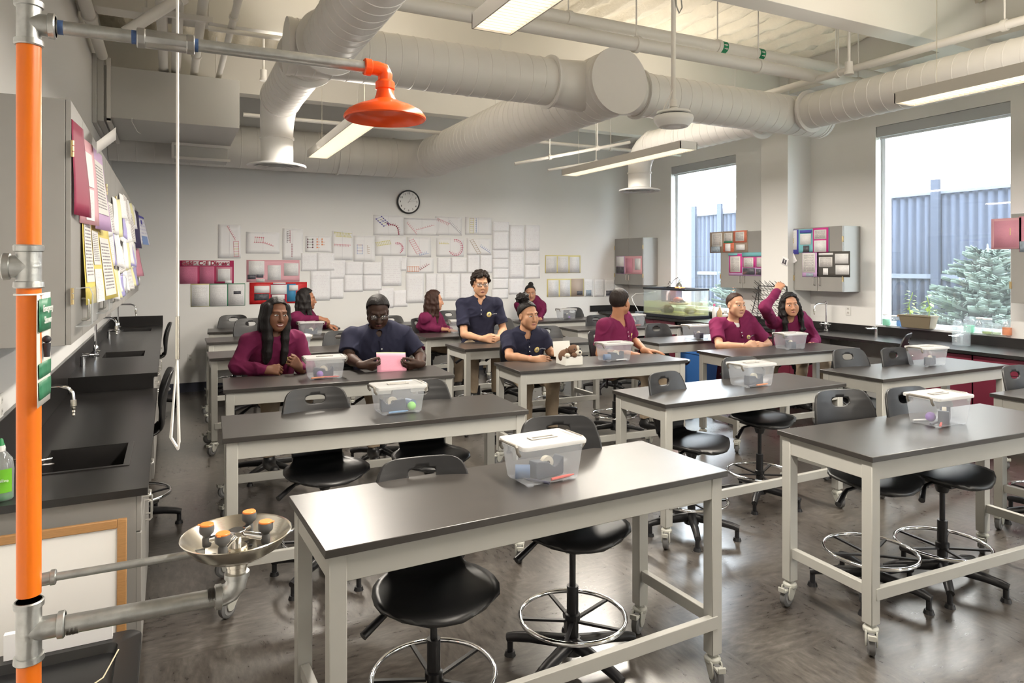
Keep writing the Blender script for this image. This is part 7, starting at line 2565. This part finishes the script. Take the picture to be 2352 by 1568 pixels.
def add_hair(style, c, M, s, m_, parent, shoulder_z=None, seed=0, extra=None, h=0.004):
    c = Vector(c)
    P = lambda x, y, z: c + M @ Vector((x * s, y * s, z * s))
    lo, hi = A3(c) - 0.26 * s, A3(c) + 0.24 * s
    if style in ('long', 'wavy', 'curls'):
        lo[2] -= 0.26 * s
    if style == 'bun':
        hi[2] += 0.08
    F = Field(lo, hi, h)
    Ml = [[M[i][j] for j in range(3)] for i in range(3)]
    thick = {'short': 0.013, 'fade': 0.007, 'afro': 0.016, 'curly': 0.024, 'bun': 0.012, 'long': 0.013, 'wavy': 0.016, 'curls': 0.018, 'tied': 0.010}[style]
    ys = {'fade': [-.12, -.03, -.012, .028, .050, .072, .09], 'short': [-.12, -.03, -.012, .028, .050, .072, .09], 'afro': [-.12, -.03, -.012, .028, .050, .072, .09]}.get(style, [-.12, -.03, -.012, .028, .055, .078, .095])
    zs = {'fade': [-.075, -.065, .0, .022, .052, .066, .075], 'short': [-.075, -.065, -.004, .020, .052, .066, .078], 'afro': [-.070, -.06, .005, .024, .048, .060, .068]}.get(style, [-.09, -.08, -.02, .016, .044, .062, .070])

    def cut(q, X, Y, Z):
        return (np.interp(q[1] / s, ys, zs) - q[2] / s) * s * 0.7
    F.ell(P(0, -0.014, 0.032), [(0.074 + thick) * s, (0.093 + thick) * s, (0.086 + thick * 1.15) * s], Ml, 0.004, cut=cut)
    rn = random.Random(seed)
    if style == 'curly':
        for i in range(150):
            a, b = rn.uniform(0, 2 * PI), rn.uniform(-0.25, 1.0)
            d = Vector((math.cos(a) * math.sqrt(1 - b * b), math.sin(a) * math.sqrt(1 - b * b), b))
            p = Vector((d.x * .092, -0.014 + d.y * .110, .036 + d.z * .108))
            if p.z > np.interp(p.y, ys, zs) + .010:
                F.cap(P(*p), P(*(p * 1.02)), rn.uniform(.010, .017) * s, None, 0.004)
    if style == 'bun':
        F.ell(P(-0.02, -0.055, 0.150), [0.058 * s, 0.055 * s, 0.050 * s], Ml, 0.012)
        for i in range(60):
            a, b = rn.uniform(0, 2 * PI), rn.uniform(-0.6, 1.0)
            d = Vector((math.cos(a) * math.sqrt(1 - b * b), math.sin(a) * math.sqrt(1 - b * b), b))
            p = Vector((-0.02 + d.x * .054, -0.055 + d.y * .052, .150 + d.z * .046))
            F.cap(P(*p), P(*(p + d * .003)), rn.uniform(.007, .012) * s, None, 0.004)
    if style in ('long', 'wavy', 'curls'):
        zend = {'long': -0.36, 'wavy': -0.28, 'curls': -0.33}[style]
        N_ = {'long': 44, 'wavy': 30, 'curls': 34}[style]
        for i in range(N_):
            q = -1 if i % 2 else 1
            t = (i // 2 + .5) / (N_ / 2) if style == 'long' else rn.random()
            y0 = -0.085 + 0.115 * t
            x0 = q * (0.072 * math.sqrt(max(0.05, 1 - ((y0 + .014) / .1) ** 2)) + .004)
            wob = {'long': .0025, 'wavy': .014, 'curls': .022}[style]
            pts, rs = [P(x0 * .9, y0, .05)], [.018 * s]
            zz = [-.03, -.10, -.18, -.27, -.36]
            ze = zend * rn.uniform(.85, 1.0)
            for z in zz:
                if z < ze:
                    z = ze
                fall = min(1, -z / .2)
                front = (.030 if t > .55 else -.035) * fall if style == 'long' else (.02 if t > .75 else -.03) * fall
                xx = x0 * (1.05 - .18 * fall) + rn.uniform(-wob, wob) if style == 'long' else x0 * (1.10 + .12 * fall) + rn.uniform(-wob, wob)
                pts.append(P(xx, y0 + front + rn.uniform(-wob, wob), z))
                rs.append({'long': .0165, 'wavy': .016, 'curls': .017}[style] * s * (1 - .45 * (z / zend) ** 2))
                if z == ze:
                    break
            F.chain(pts, rs, .030 if style == 'long' else .014, .016)
        for i in range(12):
            x0 = -.06 + .12 * i / 11
            F.chain([P(x0, -.09, .03), P(x0 * 1.1, -.105, -.08), P(x0 * 1.15, -.10, zend * .6), P(x0 * 1.2, -.095, zend * rn.uniform(.8, 1))], [.022 * s, .022 * s, .02 * s, .011 * s], .010, .012)
    if extra:
        extra(F, P, s)
    fr = {'long': 90, 'wavy': 70, 'curls': 60, 'bun': 100, 'curly': 80}.get(style, 110)
    am = {'long': .0011, 'wavy': .0025, 'curls': .005, 'curly': .003, 'bun': .0012}.get(style, .0007)

    def st(X, Y, Z):
        return am * np.sin(fr * X + 14 * np.sin(6 * Z + seed)) * np.cos(fr * .9 * Y + 5 * np.sin(8 * Z)) + am * .6 * np.sin(fr * 1.9 * X + 30 * Z * (style in ('wavy', 'curls')) + fr * 1.3 * Y)
    if style == 'long':
        st = lambda X, Y, Z: .0011 * (np.sin(150 * X + 1.5 * np.sin(3 * Z)) + .7 * np.sin(210 * Y + 1.2 * np.sin(4 * Z)))
    F.displace(st)
    o, b = F.mesh('hair', m_, parent)
    return o


def shirt_patch(bvh, o, d, u, v, pts, off):
    out = []
    for a, b in pts:
        p = Vector(o) + u * a + v * b - d * 0.3
        hit, n, i, dist = bvh.ray_cast(p, d, 0.7)
        out.append((hit if hit is not None else p + d * 0.3) - d * off)
    return out


def crest(bvh, centre, f, l, u, r, parent, word=True):
    d = -f
    def disc(rad, off, m_, name, par, n=20, cx=0, cz=0, rings=3):
        mb = MB()
        pts = [(cx, cz)] + [(cx + rad * (k + 1) / rings * math.cos(2 * PI * i / n), cz + rad * (k + 1) / rings * math.sin(2 * PI * i / n)) for k in range(rings) for i in range(n)]
        P = shirt_patch(bvh, centre, d, l, u, pts, off)
        mb.v = [tuple(p) for p in P]
        mb.f = [(0, 1 + i, 1 + (i + 1) % n) for i in range(n)] + [(1 + k * n + i, 1 + (k + 1) * n + i, 1 + (k + 1) * n + (i + 1) % n, 1 + k * n + (i + 1) % n) for k in range(rings - 1) for i in range(n)]
        mb.m = [0] * len(mb.f)
        return mb.build(name, m_, par, world=True, solid=.0008, sharp=180)
    e = disc(r, .003, CRESTY, 'crest', parent)
    disc(r * .72, .0045, CRESTW, 'crest_field', e)
    for i in range(6):
        a = 2 * PI * i / 6 + .4
        disc(r * .16, .0060, CRESTK if i % 2 else CRESTY, 'crest_mark', e, 8, r * .42 * math.cos(a), r * .42 * math.sin(a), 1)
    disc(r * .2, .0060, CRESTK, 'crest_mark', e, 8, 0, 0, 1)
    if word:
        mb = MB()
        for k in range(7):
            x = r * (1.25 + .30 * k)
            P = shirt_patch(bvh, centre, d, l, u, [(x, -r * .2), (x + r * .2, -r * .2), (x + r * .2, r * .12), (x, r * .12)], .003)
            mb.add(P, [(0, 1, 2, 3)])
        mb.build('stitched_word', THREAD, e, world=True, solid=.0008)


def person(label, head, hyaw, hpitch, hroll, hip, tyaw, s, skin, shirt, shirt_m, arms, hair, hairm, h=0.0045, w=1.0, lipc=(0.30, 0.10, 0.09), face=None, knees=None, glass=False, crest_at=(0.075, -0.115), group=None, buttons=True, headk=None, collar_m=None, hs=None, extra=None, chin=0.0, legs=True, hair_extra=None):
    head, hip = Vector(head), Vector(hip)
    hs = hs or s
    M = axes(hyaw, hpitch, hroll)
    T = axes(tyaw)
    l, f, up = T.col[0].copy(), T.col[1].copy(), T.col[2].copy()
    nb = head - Vector((0, 0, 0.150 * hs)) - M.col[1] * 0.030 * hs
    nb = nb - f * 0.02 * s
    sp = (nb - hip)
    spd = sp.normalized()
    tf = (f - spd * f.dot(spd)).normalized()
    Tm = Matrix((l, tf, spd)).transposed()
    Tl = [[Tm[i][j] for j in range(3)] for i in range(3)]
    sw = (0.185 if w >= 1 else 0.165) * s * (0.6 + 0.4 * w)
    sh = {q: nb - spd * 0.058 * s + l * (sw * -q) - tf * 0.005 for q in (1, -1)}     # 1 = right arm (person's right), -1 = left
    pts = [head, hip] + [Vector(a[k]) for a in arms.values() for k in ('e', 'w')]
    lo = np.min([A3(p) for p in pts] + [A3(sh[1]), A3(sh[-1])], 0) - 0.2
    hi = np.max([A3(p) for p in pts] + [A3(sh[1]), A3(sh[-1])], 0) + 0.2
    lo[2] = hip.z - 0.08
    root_at = (hip.x, hip.y, hip.z - 0.10)
    # ---- skin: head, neck, trunk, arms, hands in one surface
    F = Field(lo, hi, h)
    F.ell(hip.lerp(nb, 0.66), [0.150 * s * w, 0.095 * s * w, 0.20 * s], Tl, 0.04)
    F.ell(hip.lerp(nb, 0.25), [0.140 * s * w, 0.095 * s * w, 0.18 * s], Tl, 0.04)
    F.cap(sh[1], sh[-1], 0.045 * s, None, 0.04)
    F.cap(nb - spd * 0.06 * s, head + M @ Vector((0, -0.026 * hs, -0.055 * hs)), 0.058 * s * (0.85 + 0.15 * w), 0.050 * hs * (0.85 + 0.15 * w), 0.03)
    add_head(F, head, M, hs, **(headk or {}))
    for q, a in arms.items():
        e, wr = Vector(a['e']), Vector(a['w'])
        F.cap(sh[q], e, 0.047 * s * w, 0.037 * s * (.5 + .5 * w), 0.02)
        mid = e.lerp(wr, 0.32)
        F.cap(e, mid, 0.036 * s * (.5 + .5 * w), 0.037 * s * (.5 + .5 * w), 0.015)
        F.cap(mid, wr, 0.037 * s * (.5 + .5 * w), 0.024 * s, 0.015)
        add_hand(F, wr, a['d'], a['n'], q, s, **a.get('hand', {}))
    skm = skin_mat(*skin)
    body, bvh = F.mesh('person', skm, None, at=root_at)
    tag(body, label, 'person', group)
    lipm = mat('lips_' + skin[0], lipc, 0.4)
    face_details(bvh, head, M, hs, body, lipm, **(face or {}))
    if glass:
        glasses(head, M, hs, body)
    add_hair(hair, head, M, hs, hairm, body, seed=int(abs(head.x) * 100) % 97, h=max(0.0038, h * .9), extra=hair_extra)
    # ---- shirt
    lo2 = lo - 0.03
    lo2[2] = hip.z - 0.13
    F = Field(lo2, hi, h * 1.25)
    t_ = 0.016
    F.ell(hip.lerp(nb, 0.64), [(0.165 * w * s + t_), (0.108 * w * s + t_), 0.225 * s], Tl, 0.05)
    F.ell(hip.lerp(nb, 0.25), [(0.152 * w * s + t_), (0.112 * w * s + t_), 0.20 * s], Tl, 0.06)
    F.ell(hip + spd * 0.01, [(0.165 * w * s + t_), (0.118 * w * s + t_), 0.10 * s], Tl, 0.05)
    F.cap(sh[1] + l * 0.012, sh[-1] - l * 0.012, 0.056 * s + t_ * .5, None, 0.05)
    for q in (1, -1):
        F.cap(nb - spd * 0.028 * s, sh[q], 0.048 * s, 0.052 * s, 0.04)
    for q, a in arms.items():
        e, wr = Vector(a['e']), Vector(a['w'])
        if shirt == 'polo':
            ed = (e - sh[q]).normalized()
            end = sh[q].lerp(e, 0.74)
            F.cap(sh[q], end + ed * 0.08, 0.058 * s * (.35 + .65 * w) + .006, 0.060 * s * (.35 + .65 * w) + .008, 0.025, cut=(tuple(end), tuple(ed)))
        else:
            F.cap(sh[q], e, 0.060 * s, 0.056 * s, 0.03)
            cu = e.lerp(wr, 0.93)
            F.cap(e, cu, 0.056 * s, 0.040 * s, 0.03)
            F.cap(e.lerp(wr, 0.74), cu, 0.042 * s, 0.035 * s, 0.012)
    # neck opening with a short V in front
    F.cap(nb - spd * 0.035 * s, nb + spd * 0.25 * s + M.col[1] * .03, 0.060 * s * (.85 + .15 * w), 0.075 * s, 0.006, 's')
    if shirt == 'polo':
        F.cap(nb + tf * 0.075 * s - spd * 0.0 * s, nb + tf * 0.11 * s - spd * 0.085 * s, 0.032 * s, 0.005 * s, 0.006, 's')
    F.displace(wrinkle(int(abs(head.x * 37 + head.y * 11)) % 1000, 0.0075 if shirt == 'sweat' else 0.0055))
    global LASTBVH
    LASTBVH = bvh
    so, sb = F.mesh('polo_shirt' if shirt == 'polo' else 'sweatshirt', shirt_m, body)
    # collar
    cm = collar_m or shirt_m
    if shirt == 'polo' or collar_m:
        m = MB()
        n = 28
        k_ = .86 + .14 * w
        rows = ((0.064, 0.050, 0.006), (0.069, 0.056, 0.006), (0.080, 0.034, -0.018), (0.094, 0.008, -0.046))
        for i in range(n + 1):
            th = R(22 + (360 - 44) * i / n)
            back = 0.5 - 0.5 * math.cos(th)
            for rr_, zb, zf in rows:
                z = zf + (zb - zf) * back - 0.012
                fr = 1 - back
                r_ = rr_ * (1 + .10 * fr)
                m.v.append(tuple(nb + (tf * math.cos(th) + l * math.sin(th)) * r_ * s * k_ + spd * z * s + tf * (0.018 * s * fr + 0.004)))
        k = len(rows)
        m.f = [(i * k + j, i * k + j + 1, (i + 1) * k + j + 1, (i + 1) * k + j) for i in range(n) for j in range(k - 1)]
        for idx in range(len(m.v)):
            p = Vector(m.v[idx])
            for tree, gap in ((LASTBVH, .003), (sb, .0035 + .0015 * (idx % k >= 2))):
                loc, nn, fi, dist = tree.find_nearest(p)
                if loc is not None and (p - loc).dot(nn) < gap and dist < .08:
                    p = loc + nn * gap
            m.v[idx] = tuple(p)
        m.m = [0] * len(m.f)
        m.build('collar', cm, so, world=True, solid=.004, sharp=80)
    cpt = nb - spd * 0.10 * s
    if shirt == 'polo':
        m = MB()
        pts = [(x * .016 * s, -.015 * s - .13 * s * j / 8) for j in range(9) for x in (-1, 0, 1)]
        P = shirt_patch(sb, nb - spd * .02 * s, -tf, l, spd, pts, .002)
        m.v = [tuple(p) for p in P]
        m.f = [(j * 3 + i, j * 3 + i + 1, j * 3 + i + 4, j * 3 + i + 3) for j in range(8) for i in range(2)]
        m.m = [0] * 16
        pk = m.build('placket', cm, so, world=True, solid=.003, sharp=180)
        for j in (0.075, 0.115):
            P = shirt_patch(sb, nb - spd * .02 * s, -tf, l, spd, [(0, -j * s)], .005)
            MB().cyl(P[0], P[0] + tf * .003, .0055 * s, n=12).build('button', mat('button', (.75, .75, .75), .3), pk, world=True)
    if crest_at:
        crest(sb, nb + l * crest_at[0] * s + spd * crest_at[1] * s, tf, l, spd, 0.027 * s, so)
    # ---- trousers and shoes
    if legs:
        kn = knees or {}
        K = {q: Vector(kn[q][0]) if q in kn else hip + f * 0.42 * s - l * q * 0.12 * s + Vector((0, 0, -0.04)) for q in (1, -1)}
        An = {q: Vector(kn[q][1]) if q in kn else K[q] + f * (-0.02) * s + Vector((0, 0, -0.40 * s)) for q in (1, -1)}
        P_ = [hip] + list(K.values()) + list(An.values())
        F = Field(np.min([A3(p) for p in P_], 0) - .16, np.max([A3(p) for p in P_], 0) + .16, max(.007, h * 1.5))
        F.ell(hip + Vector((0, 0, -.01)), [.165 * s * w, .125 * s * w, .10 * s], Tl, .05)
        for q in (1, -1):
            F.cap(hip - l * q * .085 * s, K[q], .082 * s * (.5 + .5 * w), .062 * s, .04)
            F.cap(K[q], An[q] + Vector((0, 0, .02)), .060 * s, .050 * s, .03, cut=(tuple(An[q] + Vector((0, 0, .02))), (0, 0, -1)))
        F.displace(wrinkle(5 + int(abs(head.x * 10)), .006))
        F.mesh('trousers', KHAKI, body)
        for q in (1, -1):
            fl = An[q]
            Fs = Field(A3(fl) - .2, A3(fl) + .25, .009)
            ff = f
            Fs.cap(fl + Vector((0, 0, .0)), fl + Vector((0, 0, -.03)), .040 * s, .042 * s, .02)
            Fs.cap(fl + Vector((0, 0, -.045)) - ff * .03, fl + Vector((0, 0, -.055)) + ff * .14 * s, .036 * s, .034 * s, .03)
            Fs.mesh('shoe', SHOEM, body)
    if extra:
        extra(body, M, head, so, sb, nb, l, tf, spd)
    return body


def stool_under(hip, yaw, label, s=1.0):
    T = axes(yaw)
    p = Vector(hip) + T.col[1] * 0.02
    return chair(p.x, p.y, yaw, label, lift=hip[2] - 0.085 - 0.635)


BLKH = hair_mat('black', (0.011, 0.009, 0.009))
BRNH = hair_mat('dark_brown', (0.032, 0.014, 0.010))
CRLH = hair_mat('curly_dark', (0.018, 0.012, 0.010))

FIST = dict(curl=(62, 75, 45), spread=1, thumb=(0.45, 0.7))
CLASP = dict(curl=(42, 55, 30), spread=1, thumb=(0.45, 0.4))
FLAT = dict(curl=(10, 12, 8), spread=6, thumb=(0.75, 0.1))
GRIP = dict(curl=(35, 50, 25), spread=2, thumb=(0.35, 0.2))

def undershirt(so, nb, l, tf, spd):
    m = MB()
    pts = [(x * (.040 - .004 * j), -.012 - .013 * j) for j in range(7) for x in (-1, -.5, 0, .5, 1)]
    m.v = [tuple(p) for p in shirt_patch(LASTBVH, nb, -tf, l, spd, pts, .004)]
    m.f = [(j * 5 + i, j * 5 + i + 1, j * 5 + i + 6, j * 5 + i + 5) for j in range(6) for i in range(4)]
    m.m = [0] * len(m.f)
    m.build('undershirt', cloth_mat('white_tee', (.75, .75, .75)), so, world=True, solid=.003, sharp=180)


# girl in maroon sweatshirt, third row by the sinks
hp = V(622, 0, 6.12); hp.z = .745
person('smiling person in maroon sweatshirt with long straight black hair beside a storage bin', V(634, 722, 5.90), 16, 3, -3, hp, 8, 1.10, ('deep_brown', (0.155, 0.066, 0.036)), 'sweat', MAROON,
       {1: dict(e=V(546, 843, 5.86), w=V(610, 850, 5.70), d=(.95, -.25, .02), n=(.1, .8, -.6), hand=FIST), -1: dict(e=V(704, 842, 5.90), w=V(690, 847, 5.66), d=(-.62, -.25, .72), n=(-.5, .7, .1), hand=FIST)},
       'long', BLKH, h=.0042, lipc=(.22, .06, .06), face=dict(gaze=.0022, lid=1.0, smile=1.0, open_=.7), headk=dict(lips=1.15, nose=1.1, full=1.07, jaw=.96), collar_m=cloth_mat('navy_collar', (.025, .026, .05)), crest_at=(.075, -.175))
stool_under(hp, 8, 'black swivel stool under the smiling girl with straight black hair')
# boy reading a pink sheet
hp2 = V(878, 0, 6.08); hp2.z = .745
person('person in navy polo and glasses reading a pink sheet held over the third row table', V(868, 716, 5.86), -10, 24, 0, hp2, -8, 1.14, ('very_deep_brown', (0.050, 0.024, 0.016)), 'polo', NAVY,
       {1: dict(e=V(800, 822, 5.86), w=V(832, 838, 5.50), d=(.93, -.05, -.15), n=(.15, .75, .6), hand=GRIP), -1: dict(e=V(966, 818, 5.84), w=V(964, 836, 5.46), d=(-.93, -.02, -.10), n=(-.15, .75, .6), hand=GRIP)},
       'afro', BLKH, h=.0042, w=1.28, lipc=(.17, .06, .055), face=dict(lid=.45, look=-.002, open_=.3), headk=dict(full=1.14, jaw=1.12, lips=1.25, nose=1.2), glass=True, crest_at=(.07, -.20))
stool_under(hp2, -8, 'black swivel stool under the boy reading a pink sheet')
# boy upright with glasses, hands clasped
hp5 = V(1098, 0, 7.42); hp5.z = .84
person('person in navy polo with curly black hair and glasses sitting tall with clasped hands', V(1104, 653, 7.28), -10, 2, 0, hp5, -14, 1.13, ('light_tan', (0.50, 0.275, 0.165)), 'polo', NAVY,
       {1: dict(e=V(1066, 768, 7.22), w=V(1108, 778, 6.98), d=(.85, -.5, -.02), n=(.5, .7, -.2), hand=CLASP), -1: dict(e=V(1156, 758, 7.26), w=V(1144, 776, 7.0), d=(-.85, -.4, -.05), n=(-.5, .7, -.2), hand=CLASP)},
       'curly', CRLH, h=.005, w=1.0, lipc=(.40, .17, .14), face=dict(open_=.35), glass=True, headk=dict(full=.94), crest_at=(.085, -.145))
stool_under(hp5, -14, 'black swivel stool under the tall boy with curly hair and glasses')
# girl with bun
hp6 = V(1205, 0, 5.98); hp6.z = .73
person('person in navy polo with dark bun and red wristband reaching to a plush dog', V(1213, 724, 5.78), 8, 3, 3, hp6, -10, 1.07, ('olive', (0.46, 0.245, 0.145)), 'polo', NAVY,
       {1: dict(e=V(1170, 818, 5.66), w=V(1228, 826, 5.42), d=(.96, -.25, -.05), n=(.2, .7, -.5), hand=dict(curl=(18, 22, 14), spread=3, thumb=(.5, .3))), -1: dict(e=V(1262, 806, 5.80), w=V(1276, 812, 5.58), d=(.2, -.9, .0), n=(-.8, -.1, -.3), hand=GRIP)},
       'bun', BLKH, h=.0044, w=.98, lipc=(.42, .17, .15), face=dict(gaze=.003), headk=dict(full=.98), crest_at=(.075, -.135),
       extra=lambda body, M, head, so, sb, nb, l, tf, spd: [MB().tube([V(1216 + dx, 825, 5.475) + Vector((0, .034 * math.cos(a), .034 * math.sin(a))) for a in [2 * PI * i / 20 for i in range(20)]], .004, 8, closed=True).build('wristband', mat('band_' + nm, col, .5), body, world=True) for dx, nm, col in ((0, 'red', (.7, .02, .04)), (3, 'pale', (.8, .5, .5)))])
stool_under(hp6, -10, 'black swivel stool under the girl with a bun')
# boy turning round
hp8 = V(1412, 0, 5.92); hp8.z = .745
person('person in maroon polo turning away to look back at the aquarium, hands on the table', V(1424, 694, 5.72), 118, 0, 0, hp8, 22, 1.12, ('tan', (0.40, 0.19, 0.105)), 'polo', MAROONP,
       {1: dict(e=V(1378, 812, 5.72), w=V(1444, 812, 5.48), d=(.95, -.2, -.1), n=(.05, .1, -1), hand=FLAT), -1: dict(e=V(1452, 778, 5.92), w=V(1482, 805, 5.50), d=(.75, -.62, -.05), n=(0, 0, -1), hand=FLAT)},
       'short', CRLH, h=.0048, w=1.08, lipc=(.38, .15, .13), crest_at=(.07, -.14))
stool_under(hp8, 22, 'black swivel stool under the boy turning round')
# boy with watch
hp9 = V(1700, 0, 5.86); hp9.z = .735
person('person in maroon polo with cropped hair and black watch, hands clasped on third row table', V(1690, 700, 5.68), -4, 2, 0, hp9, -18, 1.10, ('light_olive', (0.52, 0.29, 0.185)), 'polo', MAROONP,
       {1: dict(e=V(1652, 794, 5.62), w=V(1716, 794, 5.38), d=(.95, -.2, .08), n=(.5, .7, -.3), hand=CLASP), -1: dict(e=V(1764, 790, 5.64), w=V(1757, 794, 5.36), d=(-.9, -.1, .05), n=(-.4, .7, -.3), hand=CLASP)},
       'fade', BRNH, h=.0046, w=1.06, lipc=(.42, .18, .16), face=dict(gaze=.0025), crest_at=(.075, -.165),
       extra=lambda body, M, head, so, sb, nb, l, tf, spd: MB().lathe([(.031, -.010), (.034, -.010), (.034, .010), (.031, .010)], V(1708, 794, 5.415), 22, 0, frame_z(V(1716, 794, 5.38) - V(1652, 794, 5.62)), closed=True).cyl(V(1708, 794, 5.415) + Vector((-.008, -.030, .012)), V(1708, 794, 5.415) + Vector((-.011, -.041, .016)), .021, n=20).build('wrist_watch', RUBBER, body, world=True) and undershirt(so, nb, l, tf, spd))
stool_under(hp9, -18, 'black swivel stool under the boy with the black watch')
# girl with raised arm
hp10 = V(1826, 0, 5.84); hp10.z = .735
person('person in maroon sweatshirt with long dark curls, one arm raised beside her head', V(1815, 700, 5.66), -32, 0, 6, hp10, -24, 1.08, ('warm_tan', (0.46, 0.235, 0.14)), 'sweat', MAROONP,
       {1: dict(e=V(1757, 706, 5.50), w=V(1786, 668, 5.52), d=(.5, .1, .6), n=(.7, .5, -.3), hand=GRIP), -1: dict(e=V(1872, 780, 5.66), w=V(1866, 794, 5.46), d=(-.5, -.75, .1), n=(-.6, .3, -.4), hand=FIST)},
       'curls', BLKH, h=.005, w=1.0, lipc=(.42, .16, .15), crest_at=None, collar_m=None)
stool_under(hp10, -24, 'black swivel stool under the girl raising an arm')
# two girls in profile further back
hp3 = V(700, 0, 9.18); hp3.z = .73
person('person in maroon sweatshirt with long dark hair in profile near the red poster', V(704, 687, 9.08), 78, 0, 0, hp3, 55, 1.10, ('mid_brown', (0.28, 0.125, 0.07)), 'sweat', MAROON,
       {1: dict(e=V(676, 737, 8.98), w=V(733, 731, 8.86), d=(.9, -.2, -.25), n=(.1, .3, -.9), hand=GRIP), -1: dict(e=V(730, 745, 9.2), w=V(752, 748, 8.98), d=(.8, -.4, -.1), n=(0, 0, -1), hand=GRIP)},
       'wavy', BLKH, h=.006, crest_at=None)
stool_under(hp3, 55, 'black swivel stool under the profile girl near the red poster')
hp4 = V(992, 0, 8.62); hp4.z = .73
person('person in maroon sweatshirt with long brown hair in profile, forearm on the fifth row table', V(998, 690, 8.56), 76, 2, 0, hp4, 45, 1.08, ('tan_warm', (0.44, 0.22, 0.13)), 'sweat', MAROON,
       {1: dict(e=V(968, 750, 8.50), w=V(1012, 756, 8.36), d=(.9, -.3, -.05), n=(.1, .2, -1), hand=GRIP), -1: dict(e=V(1020, 755, 8.7), w=V(1036, 760, 8.45), d=(.7, -.5, -.1), n=(0, 0, -1), hand=GRIP)},
       'wavy', BRNH, h=.006, crest_at=None)
stool_under(hp4, 45, 'black swivel stool under the profile girl with brown hair')
# girl leaning on the far table
hp7 = V(1222, 0, 10.05); hp7.z = .86
person('person in maroon sweatshirt with tied back hair leaning on the sixth row table', V(1218, 673, 9.84), -22, 6, 4, hp7, -15, 1.08, ('tan_far', (0.40, 0.21, 0.13)), 'sweat', MAROON,
       {1: dict(e=V(1196, 712, 9.95), w=V(1212, 734, 9.70), d=(.5, -.8, -.2), n=(0, 0, -1), hand=GRIP), -1: dict(e=V(1246, 712, 9.80), w=V(1240, 731, 9.62), d=(-.2, -.75, -.5), n=(-.2, -.1, -1), hand=GRIP)},
       'tied', BLKH, h=.006, crest_at=None, knees={1: ((4.6, 10.0, .50), (4.6, 10.1, .10)), -1: ((4.85, 10.0, .50), (4.85, 10.1, .10))}, hair_extra=lambda F, P, s: F.ell(P(.02, -.05, .125), [.04 * s] * 3, None, .01))

# pink sheet the boy reads
a_, b_ = V(866, 857, 5.47), V(934, 856, 5.45)
c_ = V(864, 812, 5.56)
ob = sheet(a_, b_ - a_, c_ - a_, (b_ - a_).length, (c_ - a_).length, PINKS, 'reading_sheet', None, curl=.012, lift=.0, seed=2, at=tuple(a_))
tag(ob, 'pink worksheet with yellow backing edge held by the boy in glasses', 'paper')
sheet(a_ + Vector((0.002, .004, .006)), b_ - a_, c_ - a_, (b_ - a_).length, (c_ - a_).length + .002, YELB, 'backing_sheet', ob, curl=.012, lift=-.004, seed=2)

# plush dog on a white box
bx0 = V(1275, 832, 5.13)
t = thing('white_box', 'small white open cardboard box on the third row middle table, a plush dog in it', 'box', (3.16, 5.14, TZ))
cb = Vector((3.155, 5.165, TZ + .0005))
Mb = rotz(R(-3))
CARD = mat('white_card', (.78, .77, .72), .7)
MB().box((-.085, -.09, 0), (.085, .09, .004), 0, Mb, cb).box((-.085, -.09, 0), (.085, -.086, .075), 0, Mb, cb).box((-.085, .086, 0), (.085, .09, .075), 0, Mb, cb).box((-.085, -.086, 0), (-.081, .086, .075), 0, Mb, cb).box((.081, -.086, 0), (.085, .086, .075), 0, Mb, cb).build('tray', CARD, t, world=True)
MB().box((-.085, .088, .075), (.085, .092, .21), 0, Mb @ Matrix.Rotation(R(-12), 3, 'X'), cb + Vector((0, .02, 0))).build('lid_flap', CARD, t, world=True)
d = thing('plush_dog', 'brown and white plush dog with droopy ears sitting in the white box', 'soft toy', (cb.x, cb.y, cb.z + .006))
BRN = mat('plush_brown', (.16, .085, .05), .95, bump=.6, bscale=220)
CRM = mat('plush_cream', (.72, .66, .56), .95, bump=.5, bscale=220)
MB().sph(cb + Vector((-.03, .01, .07)), (.07, .06, .062), 18).build('body', BRN, d, world=True)
hd = MB().sph(cb + Vector((.025, -.035, .125)), (.058, .05, .048), 20).build('head', BRN, d, world=True)
MB().sph(cb + Vector((.045, -.075, .105)), (.036, .030, .028), 16).build('muzzle', CRM, hd, world=True)
MB().sph(cb + Vector((.040, -.075, .140)), (.012, .022, .03), 12).build('blaze', CRM, hd, world=True)
MB().sph(cb + Vector((.045, -.104, .112)), (.013, .008, .009), 12).build('nose', INKD, hd, world=True)
for q in (-1, 1):
    MB().sph(cb + Vector((.035 + q * .028, -.076, .138)), .0075, 10).build('eye', INKD, hd, world=True)
    MB().sph(cb + Vector((.022 + q * .06, -.02, .105)), (.014, .026, .042), 12).build('ear', BRN, hd, world=True)
    MB().sph(cb + Vector((-.035 + q * .035, -.085, .088)), (.024, .028, .022), 12).build('paw', CRM if q < 0 else BRN, d, world=True)
